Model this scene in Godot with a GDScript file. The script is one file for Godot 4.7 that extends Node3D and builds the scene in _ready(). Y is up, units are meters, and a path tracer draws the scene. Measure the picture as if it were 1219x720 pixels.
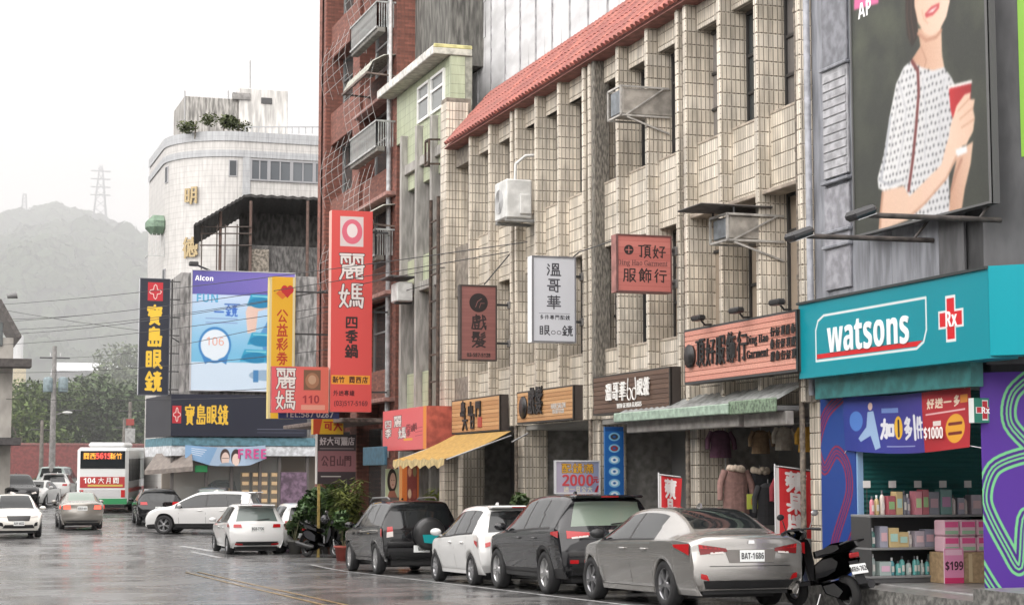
extends Node3D
# A wet street in a small town under low cloud: a row of shophouses on the right, traffic and hills beyond.

# ---------- camera geometry: pixel (1219 x 720 photograph) to a direction ----------
const FOCAL := 2150.0
const EYE := 2.0
var pitch := atan(205.0 / FOCAL)
var yaw := atan(708.0 / (FOCAL / cos(pitch)))

func ray(px, py) -> Vector3:
	var c := Vector3(px - 610.0, 360.0 - py, FOCAL)
	var y: float = c.y * cos(pitch) + c.z * sin(pitch)
	var z: float = c.z * cos(pitch) - c.y * sin(pitch)
	return Vector3(c.x * cos(yaw) + z * sin(yaw), y, -(z * cos(yaw) - c.x * sin(yaw)))

func at_x(px, py, x) -> Vector3:
	var r := ray(px, py)
	return r * (x / r.x) + Vector3(0, EYE, 0)

func at_z(px, py, z) -> Vector3:
	var r := ray(px, py)
	return r * (z / r.z) + Vector3(0, EYE, 0)

func on_ground(px, py) -> Vector3:
	var r := ray(px, py)
	var t := 5.0 / absf(r.z)
	for i in 4000:
		var p: Vector3 = r * t + Vector3(0, EYE, 0)
		if p.y <= ground_y(p.z):
			return p
		t += 0.1 / absf(r.z)
	return r * t

const GROUND := [[60.0, 0.9], [0.0, 0.62], [-24.0, 0.12], [-44.0, -0.35], [-57.0, -0.4], [-72.0, -0.22], [-88.0, 0.08], [-130.0, 0.7], [-220.0, 1.2], [-2000.0, 2.0]]

func ground_y(z) -> float:
	for i in GROUND.size() - 1:
		var a = GROUND[i]
		var b = GROUND[i + 1]
		if z <= a[0] and z >= b[0]:
			var t: float = (a[0] - z) / (a[0] - b[0])
			return lerpf(a[1], b[1], t)
	return GROUND[0][1] if z > 0 else 2.0

# ---------- mesh builder ----------
class Build:
	var st := SurfaceTool.new()
	var o := Vector3.ZERO
	var count := 0
	var xf := Transform3D.IDENTITY
	var tint := Color.WHITE
	func _init(origin := Vector3.ZERO):
		o = origin
		st.begin(Mesh.PRIMITIVE_TRIANGLES)
	func vert(p: Vector3, n: Vector3, uv := Vector2.ZERO):
		st.set_color(tint)
		st.set_normal(n)
		st.set_uv(uv)
		st.add_vertex(p - o)
	# corners counter-clockwise seen from the front
	func tri(a: Vector3, b: Vector3, c: Vector3, ua := Vector2.ZERO, ub := Vector2.ZERO, uc := Vector2.ZERO):
		a = xf * a; b = xf * b; c = xf * c
		var n := (b - a).cross(c - a).normalized()
		vert(a, n, ua); vert(c, n, uc); vert(b, n, ub)
		count += 1
	func quad(a: Vector3, b: Vector3, c: Vector3, d: Vector3, u0 := Vector2(0, 1), u1 := Vector2(1, 1), u2 := Vector2(1, 0), u3 := Vector2(0, 0)):
		a = xf * a; b = xf * b; c = xf * c; d = xf * d
		var n := (c - a).cross(d - b).normalized()
		vert(a, n, u0); vert(c, n, u2); vert(b, n, u1)
		vert(a, n, u0); vert(d, n, u3); vert(c, n, u2)
		count += 2
	func mquad(a, b, c, d):  # uv in metres
		var w: float = (b - a).length()
		var h: float = (d - a).length()
		quad(a, b, c, d, Vector2(0, h), Vector2(w, h), Vector2(w, 0), Vector2(0, 0))
	func squad(a: Vector3, b: Vector3, c: Vector3, d: Vector3, na: Vector3, nb: Vector3, nc: Vector3, nd: Vector3, u0 := Vector2.ZERO, u1 := Vector2.ZERO, u2 := Vector2.ZERO, u3 := Vector2.ZERO):
		a = xf * a; b = xf * b; c = xf * c; d = xf * d
		na = (xf.basis * na).normalized(); nb = (xf.basis * nb).normalized(); nc = (xf.basis * nc).normalized(); nd = (xf.basis * nd).normalized()
		vert(a, na, u0); vert(c, nc, u2); vert(b, nb, u1)
		vert(a, na, u0); vert(d, nd, u3); vert(c, nc, u2)
		count += 2
	# box from corner to corner
	func span(p: Vector3, q: Vector3):
		var a := p.min(q)
		var b := p.max(q)
		mquad(Vector3(a.x, a.y, b.z), Vector3(b.x, a.y, b.z), Vector3(b.x, b.y, b.z), Vector3(a.x, b.y, b.z))
		mquad(Vector3(b.x, a.y, a.z), Vector3(a.x, a.y, a.z), Vector3(a.x, b.y, a.z), Vector3(b.x, b.y, a.z))
		mquad(Vector3(a.x, a.y, a.z), Vector3(a.x, a.y, b.z), Vector3(a.x, b.y, b.z), Vector3(a.x, b.y, a.z))
		mquad(Vector3(b.x, a.y, b.z), Vector3(b.x, a.y, a.z), Vector3(b.x, b.y, a.z), Vector3(b.x, b.y, b.z))
		mquad(Vector3(a.x, b.y, b.z), Vector3(b.x, b.y, b.z), Vector3(b.x, b.y, a.z), Vector3(a.x, b.y, a.z))
		mquad(Vector3(a.x, a.y, a.z), Vector3(b.x, a.y, a.z), Vector3(b.x, a.y, b.z), Vector3(a.x, a.y, b.z))
		return self
	func box(c: Vector3, s: Vector3):
		return span(c - s / 2, c + s / 2)
	# box with chamfered edges
	func cbox(c: Vector3, s: Vector3, e := 0.02):
		var h := s / 2
		e = minf(e, minf(h.x, minf(h.y, h.z)) * 0.9)
		var k := h - Vector3(e, e, e)
		for ax in 3:
			var u := (ax + 1) % 3
			var w := (ax + 2) % 3
			for sg in [-1, 1]:
				var pts := []
				for m in [[-1, -1], [1, -1], [1, 1], [-1, 1]]:
					var p := Vector3.ZERO
					p[ax] = h[ax] * sg
					p[u] = k[u] * m[0] * sg
					p[w] = k[w] * m[1]
					pts.append(c + p)
				var t := pts.map(func(p): return Vector2(p.z if ax == 0 else p.x, -p.z if ax == 1 else -p.y))
				quad(pts[0], pts[1], pts[2], pts[3], t[0], t[1], t[2], t[3])
		for ax in 3:
			var u := (ax + 1) % 3
			var w := (ax + 2) % 3
			for su in [-1, 1]:
				for sw in [-1, 1]:
					var pts := []
					for m in [[-1, 0], [1, 0], [1, 1], [-1, 1]]:
						var p := Vector3.ZERO
						p[ax] = k[ax] * m[0]
						p[u] = (h[u] if m[1] == 0 else k[u]) * su
						p[w] = (k[w] if m[1] == 0 else h[w]) * sw
						pts.append(c + p)
					if su * sw > 0:
						pts.reverse()
					mquad(pts[0], pts[1], pts[2], pts[3])
		for sx in [-1, 1]:
			for sy in [-1, 1]:
				for sz in [-1, 1]:
					var a := c + Vector3(h.x * sx, k.y * sy, k.z * sz)
					var b := c + Vector3(k.x * sx, h.y * sy, k.z * sz)
					var d := c + Vector3(k.x * sx, k.y * sy, h.z * sz)
					if sx * sy * sz > 0:
						tri(a, b, d)
					else:
						tri(a, d, b)
		return self
	func tube(pts: Array, r, sides := 8, caps := true):
		var rings := []
		var last := Vector3.ZERO
		for i in pts.size():
			var p: Vector3 = pts[i]
			var dir: Vector3 = (pts[mini(i + 1, pts.size() - 1)] - pts[maxi(i - 1, 0)]).normalized()
			var side: Vector3 = last
			if i == 0:
				side = dir.cross(Vector3.UP if absf(dir.y) < 0.9 else Vector3.RIGHT).normalized()
			else:
				side = (last - dir * last.dot(dir)).normalized()
			last = side
			var up := side.cross(dir)
			var rad: float = r[i] if r is Array else r
			var ring := []
			for k in sides:
				var t := TAU * k / sides
				var n := side * cos(t) + up * sin(t)
				ring.append([p + n * rad, n])
			rings.append(ring)
		for i in rings.size() - 1:
			for k in sides:
				var a = rings[i][k]
				var b = rings[i][(k + 1) % sides]
				var c = rings[i + 1][(k + 1) % sides]
				var d = rings[i + 1][k]
				squad(a[0], d[0], c[0], b[0], a[1], d[1], c[1], b[1])
		if caps:
			for k in range(1, sides - 1):
				tri(rings[0][0][0], rings[0][k][0], rings[0][k + 1][0])
				var e: Array = rings[-1]
				tri(e[0][0], e[k + 1][0], e[k][0])
		return self
	# profile: [radius, height] pairs, turned about the y axis of frame t
	func lathe(profile: Array, seg := 20, t := Transform3D.IDENTITY, smooth := true):
		var keep := xf
		xf = xf * t
		for i in profile.size() - 1:
			var p = profile[i]
			var q = profile[i + 1]
			var nn := Vector2(q[1] - p[1], p[0] - q[0]).normalized()
			var n0 := nn
			var n1 := nn
			if smooth:
				if i > 0:
					var z = profile[i - 1]
					n0 = (nn + Vector2(p[1] - z[1], z[0] - p[0]).normalized()).normalized()
				if i < profile.size() - 2:
					var z = profile[i + 2]
					n1 = (nn + Vector2(z[1] - q[1], q[0] - z[0]).normalized()).normalized()
			for k in seg:
				var a := TAU * k / seg
				var b := TAU * (k + 1) / seg
				var ca := Vector3(cos(a), 0, -sin(a))
				var cb := Vector3(cos(b), 0, -sin(b))
				squad(ca * p[0] + Vector3.UP * p[1], cb * p[0] + Vector3.UP * p[1], cb * q[0] + Vector3.UP * q[1], ca * q[0] + Vector3.UP * q[1],
					ca * n0.x + Vector3.UP * n0.y, cb * n0.x + Vector3.UP * n0.y, cb * n1.x + Vector3.UP * n1.y, ca * n1.x + Vector3.UP * n1.y)
		xf = keep
		return self
	func ball(c: Vector3, s: Vector3, seg := 12):
		var prof := []
		for i in seg / 2 + 1:
			var t := -PI / 2 + PI * i / (seg / 2)
			prof.append([cos(t), sin(t)])
		var keep := xf
		xf = xf * Transform3D(Basis.from_scale(s), c)
		for i in prof.size() - 1:
			for k in seg:
				var q := []
				for m in [[k, i], [k + 1, i], [k + 1, i + 1], [k, i + 1]]:
					var a: float = TAU * m[0] / seg
					q.append(Vector3(cos(a) * prof[m[1]][0], prof[m[1]][1], -sin(a) * prof[m[1]][0]))
				var nn := q.map(func(p): return p / (s * s))
				squad(q[0], q[1], q[2], q[3], nn[0], nn[1], nn[2], nn[3])
		xf = keep
		return self
	# flat outline in the xy plane of frame t, from z = 0 back to z = -depth
	func prism(outline: Array, depth: float, t := Transform3D.IDENTITY):
		var poly := PackedVector2Array(outline)
		if Geometry2D.is_polygon_clockwise(poly):
			poly.reverse()
		var keep := xf
		xf = xf * t
		var ix := Geometry2D.triangulate_polygon(poly)
		for i in range(0, ix.size(), 3):
			var a := poly[ix[i]]
			var b := poly[ix[i + 1]]
			var c := poly[ix[i + 2]]
			if (b - a).cross(c - a) < 0:
				var s := b
				b = c
				c = s
			tri(Vector3(a.x, a.y, 0), Vector3(b.x, b.y, 0), Vector3(c.x, c.y, 0), a, b, c)
			tri(Vector3(a.x, a.y, -depth), Vector3(c.x, c.y, -depth), Vector3(b.x, b.y, -depth), a, c, b)
		for i in poly.size():
			var a := poly[i]
			var b := poly[(i + 1) % poly.size()]
			mquad(Vector3(a.x, a.y, -depth), Vector3(b.x, b.y, -depth), Vector3(b.x, b.y, 0), Vector3(a.x, a.y, 0))
		xf = keep
		return self
	func beam(a: Vector3, b: Vector3, w: float, h := -1.0):
		var dir := (b - a).normalized()
		var side := dir.cross(Vector3.UP if absf(dir.y) < 0.95 else Vector3.BACK).normalized()
		var up := side.cross(dir)
		var keep := xf
		xf = xf * Transform3D(Basis(dir, up, -side if dir.cross(up).dot(side) < 0 else side), (a + b) / 2)
		box(Vector3.ZERO, Vector3((b - a).length(), h if h > 0 else w, w))
		xf = keep
		return self
	func mesh() -> ArrayMesh:
		return st.commit()

# ---------- things and parts ----------
var taken := {}
func numbered(called: String) -> String:
	var n: int = taken.get(called, -1) + 1
	taken[called] = n
	return called if n == 0 else "%s_%03d" % [called, n]

func thing(called: String, label: String, category: String, at := Vector3.ZERO, turn := 0.0, group := "") -> Node3D:
	var t := Node3D.new()
	t.name = numbered(called)
	add_child(t)
	t.position = at
	t.rotation.y = turn
	tag(t, label, category, group)
	return t

func tag(t: Node, label: String, category: String, group := ""):
	t.set_meta("label", label)
	t.set_meta("category", category)
	if group:
		t.set_meta("group", group)

func part(parent: Node3D, called: String, b, m: Material, label := "") -> MeshInstance3D:
	var i := MeshInstance3D.new()
	i.mesh = b.mesh() if b is Build else b
	i.material_override = m
	i.name = called
	parent.add_child(i, true)
	if label:
		i.set_meta("label", label)
	return i

func struct(called: String, b, m: Material) -> MeshInstance3D:
	var i := MeshInstance3D.new()
	i.mesh = b.mesh() if b is Build else b
	i.material_override = m
	i.name = numbered(called)
	i.set_meta("kind", "structure")
	add_child(i)
	return i

func letters(parent: Node3D, txt: String, at: Vector3, basis: Basis, height: float, m: Material, depth := 0.004, font := "Droid Sans", bold := true, squeeze := 1.0, called := "lettering") -> MeshInstance3D:
	var f := SystemFont.new()
	f.font_names = [font]
	f.font_weight = 700 if bold else 400
	var tm := TextMesh.new()
	tm.font = f
	tm.font_size = 64
	tm.pixel_size = height / 46.0
	tm.depth = depth
	tm.curve_step = 2.0
	tm.text = txt
	var i := MeshInstance3D.new()
	i.mesh = tm
	i.material_override = m
	i.name = called
	parent.add_child(i, true)
	i.transform = Transform3D(basis * Basis.from_scale(Vector3(squeeze, 1, 1)), at)
	return i

# ---------- materials ----------
var mats := {}
var tex := {}

func noise_tex(key: String, frequency: float, low: float, high: float, size := 512, kind := FastNoiseLite.TYPE_SIMPLEX_SMOOTH, octaves := 5) -> NoiseTexture2D:
	if tex.has(key):
		return tex[key]
	var n := FastNoiseLite.new()
	n.noise_type = kind
	n.seed = key.hash() % 1000
	n.frequency = frequency
	n.fractal_octaves = octaves
	var t := NoiseTexture2D.new()
	t.width = size
	t.height = size
	t.seamless = true
	t.noise = n
	var g := Gradient.new()
	g.set_color(0, Color(low, low, low))
	g.set_color(1, Color(high, high, high))
	g.set_offset(0, 0.25)
	g.set_offset(1, 0.75)
	t.color_ramp = g
	tex[key] = t
	return t

# a plain material; r, g, b are linear reflectances
func mat(r, g, b, rough := 0.6, metal := 0.0) -> StandardMaterial3D:
	var key := "%.3f %.3f %.3f %.2f %.2f" % [r, g, b, rough, metal]
	if mats.has(key):
		return mats[key]
	var m := StandardMaterial3D.new()
	m.albedo_color = Color(r, g, b).linear_to_srgb()
	m.roughness = rough
	m.metallic = metal
	mats[key] = m
	return m

# a weathered material: a noise grain over the colour, fixed to the place
func worn(r, g, b, rough := 0.7, grain := "mottle", scale := Vector3(0.5, 0.5, 0.5), metal := 0.0) -> StandardMaterial3D:
	var key := "w %.3f %.3f %.3f %.2f %s %s" % [r, g, b, rough, grain, scale]
	if mats.has(key):
		return mats[key]
	var m := StandardMaterial3D.new()
	m.albedo_color = Color(r, g, b).linear_to_srgb()
	m.roughness = rough
	m.metallic = metal
	m.albedo_texture = tex[grain]
	m.uv1_triplanar = true
	m.uv1_world_triplanar = true
	m.uv1_scale = scale
	mats[key] = m
	return m

func make_textures():
	noise_tex("mottle", 0.014, 0.8, 1.0)
	noise_tex("soft", 0.01, 0.86, 1.0)
	noise_tex("strong", 0.02, 0.62, 1.0)
	noise_tex("grain", 0.12, 0.8, 1.0, 256)
	noise_tex("wet", 0.006, 0.1, 0.55)

func glass(r := 0.02, g := 0.025, b := 0.028, rough := 0.05) -> StandardMaterial3D:
	var m := mat(r, g, b, rough)
	m.metallic_specular = 0.5
	return m

func clear_glass() -> StandardMaterial3D:
	if mats.has("clear"):
		return mats["clear"]
	var m := StandardMaterial3D.new()
	m.transparency = BaseMaterial3D.TRANSPARENCY_ALPHA
	m.albedo_color = Color(0.8, 0.85, 0.85, 0.12)
	m.roughness = 0.03
	mats["clear"] = m
	return m

func paint(r, g, b, metal := 0.0) -> StandardMaterial3D:
	var key := "p %.3f %.3f %.3f" % [r, g, b]
	if mats.has(key):
		return mats[key]
	var m := StandardMaterial3D.new()
	m.albedo_color = Color(r, g, b).linear_to_srgb()
	m.roughness = 0.42 if metal < 0.1 else 0.27
	m.metallic = metal
	m.metallic_specular = 0.12
	m.clearcoat_enabled = true
	m.clearcoat = 1.0
	m.clearcoat_roughness = 0.03
	mats[key] = m
	return m

func lit(r, g, b, e := 1.0) -> StandardMaterial3D:
	var m := StandardMaterial3D.new()
	m.albedo_color = Color(r, g, b).linear_to_srgb()
	m.roughness = 0.5
	m.emission_enabled = true
	m.emission = Color(r, g, b).linear_to_srgb()
	m.emission_energy_multiplier = e
	return m

# ---------- brush strokes of the Chinese lettering: polylines in a 100 x 100 square, y down ----------
const RADICAL := {
	"kou": [[12, 18, 12, 90], [12, 18, 88, 18, 88, 90], [12, 88, 88, 88]],
	"ri": [[15, 5, 15, 95], [15, 5, 85, 5, 85, 95], [15, 50, 85, 50], [15, 93, 85, 93]],
	"eye": [[15, 5, 15, 95], [15, 5, 85, 5, 85, 95], [15, 35, 85, 35], [15, 64, 85, 64], [15, 93, 85, 93]],
	"yue": [[22, 5, 20, 60, 5, 98], [22, 5, 85, 5, 85, 95, 70, 90], [22, 35, 85, 35], [22, 62, 85, 62]],
	"tree": [[5, 30, 95, 30], [50, 2, 50, 98], [50, 32, 8, 82], [50, 32, 92, 82]],
	"nv": [[40, 2, 20, 60, 85, 97], [75, 25, 50, 70, 8, 97], [2, 38, 98, 38]],
	"zi": [[15, 10, 85, 10, 50, 38], [50, 38, 50, 92, 30, 85], [2, 52, 98, 52]],
	"ma": [[20, 5, 20, 60], [20, 5, 85, 5], [20, 23, 80, 23], [20, 42, 80, 42], [52, 5, 52, 60], [20, 60, 92, 60, 85, 97, 70, 90], [8, 72, 4, 92], [28, 74, 30, 90], [46, 73, 50, 88], [62, 72, 68, 85]],
	"jin": [[50, 2, 5, 38], [50, 2, 95, 38], [25, 42, 75, 42], [50, 42, 50, 92], [12, 62, 88, 62], [25, 70, 35, 86], [75, 70, 64, 86], [2, 94, 98, 94]],
	"bei": [[20, 3, 20, 68], [20, 3, 80, 3, 80, 68], [20, 24, 80, 24], [20, 46, 80, 46], [20, 68, 80, 68], [38, 74, 10, 97], [62, 74, 92, 97]],
	"ye": [[5, 5, 95, 5], [50, 5, 42, 20], [20, 20, 20, 75], [20, 20, 80, 20, 80, 75], [20, 38, 80, 38], [20, 56, 80, 56], [20, 75, 80, 75], [38, 80, 8, 98], [62, 80, 94, 98]],
	"chi": [[70, 2, 20, 30], [80, 28, 10, 60], [50, 48, 50, 98]],
	"shui": [[30, 8, 70, 22], [10, 35, 50, 48], [15, 95, 70, 58]],
	"cao": [[2, 50, 98, 50], [30, 15, 30, 85], [70, 15, 70, 85]],
	"ge": [[2, 38, 98, 30], [45, 2, 60, 60, 95, 95, 98, 75], [85, 55, 25, 95], [70, 8, 88, 20]],
	"you": [[10, 12, 85, 12, 60, 60, 5, 97], [15, 30, 60, 70, 97, 97]],
	"shan": [[50, 5, 50, 85], [10, 35, 10, 88, 90, 88], [90, 35, 90, 92]],
	"men": [[8, 3, 8, 98], [8, 3, 42, 3, 42, 38, 8, 38], [8, 20, 42, 20], [92, 3, 92, 92, 80, 98], [92, 3, 58, 3, 58, 38, 92, 38], [58, 20, 92, 20]],
	"li": [[50, 2, 50, 18], [15, 20, 85, 20], [32, 35, 42, 70], [70, 35, 58, 70], [2, 85, 98, 85]],
	"er": [[35, 2, 30, 60, 5, 95], [65, 2, 65, 85, 95, 88, 95, 65]],
	"mian": [[50, 0, 50, 25], [8, 60, 8, 30, 92, 30, 88, 60]],
	"wang": [[10, 10, 90, 10], [15, 50, 85, 50], [2, 92, 98, 92], [50, 10, 50, 92]],
	"fou": [[30, 2, 10, 30], [20, 18, 90, 18], [2, 48, 98, 48], [50, 18, 50, 88], [15, 58, 15, 92, 85, 92], [85, 58, 85, 92]],
	"min": [[15, 10, 15, 88], [15, 10, 85, 10, 85, 88], [38, 10, 38, 88], [62, 10, 62, 88], [0, 90, 100, 90]],
	"gen": [[20, 3, 20, 92, 45, 80], [20, 3, 80, 3, 80, 48], [20, 25, 80, 25], [20, 48, 80, 48], [85, 55, 55, 70], [40, 50, 60, 75, 98, 97]],
	"ke": [[2, 8, 98, 8], [80, 8, 80, 92, 62, 86], [18, 32, 18, 72], [18, 32, 55, 32, 55, 72], [18, 70, 55, 70]],
	"hair": [[80, 3, 15, 35], [85, 33, 20, 65], [92, 63, 15, 98]],
	"ren": [[70, 2, 10, 55], [45, 35, 45, 98]],
	"niu": [[28, 5, 12, 35], [20, 28, 90, 28], [2, 60, 98, 60], [52, 2, 52, 98]],
	"dao": [[10, 12, 88, 12, 80, 92, 62, 85], [50, 12, 40, 60, 8, 95]],
	"guang": [[50, 0, 50, 12], [12, 14, 98, 14], [12, 14, 12, 60, 0, 98]],
	"xi": [[50, 2, 10, 45], [40, 18, 88, 18, 60, 65, 5, 98], [35, 40, 55, 55]],
	"food": [[50, 0, 5, 35], [50, 0, 95, 35], [50, 20, 50, 32], [22, 35, 22, 92, 45, 82], [22, 35, 78, 35, 78, 65], [22, 50, 78, 50], [22, 65, 78, 65], [90, 68, 60, 78], [45, 66, 95, 97]],
	"axe": [[85, 3, 20, 15], [20, 15, 20, 60, 3, 97], [20, 42, 98, 42], [65, 42, 65, 98]],
	"force": [[8, 28, 88, 28, 80, 92, 60, 84], [48, 2, 42, 50, 8, 96]],
	"ba": [[38, 5, 5, 60], [60, 5, 95, 60]],
	"bi": [[25, 5, 25, 80, 85, 85, 85, 65], [85, 20, 28, 42]],
}
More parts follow.
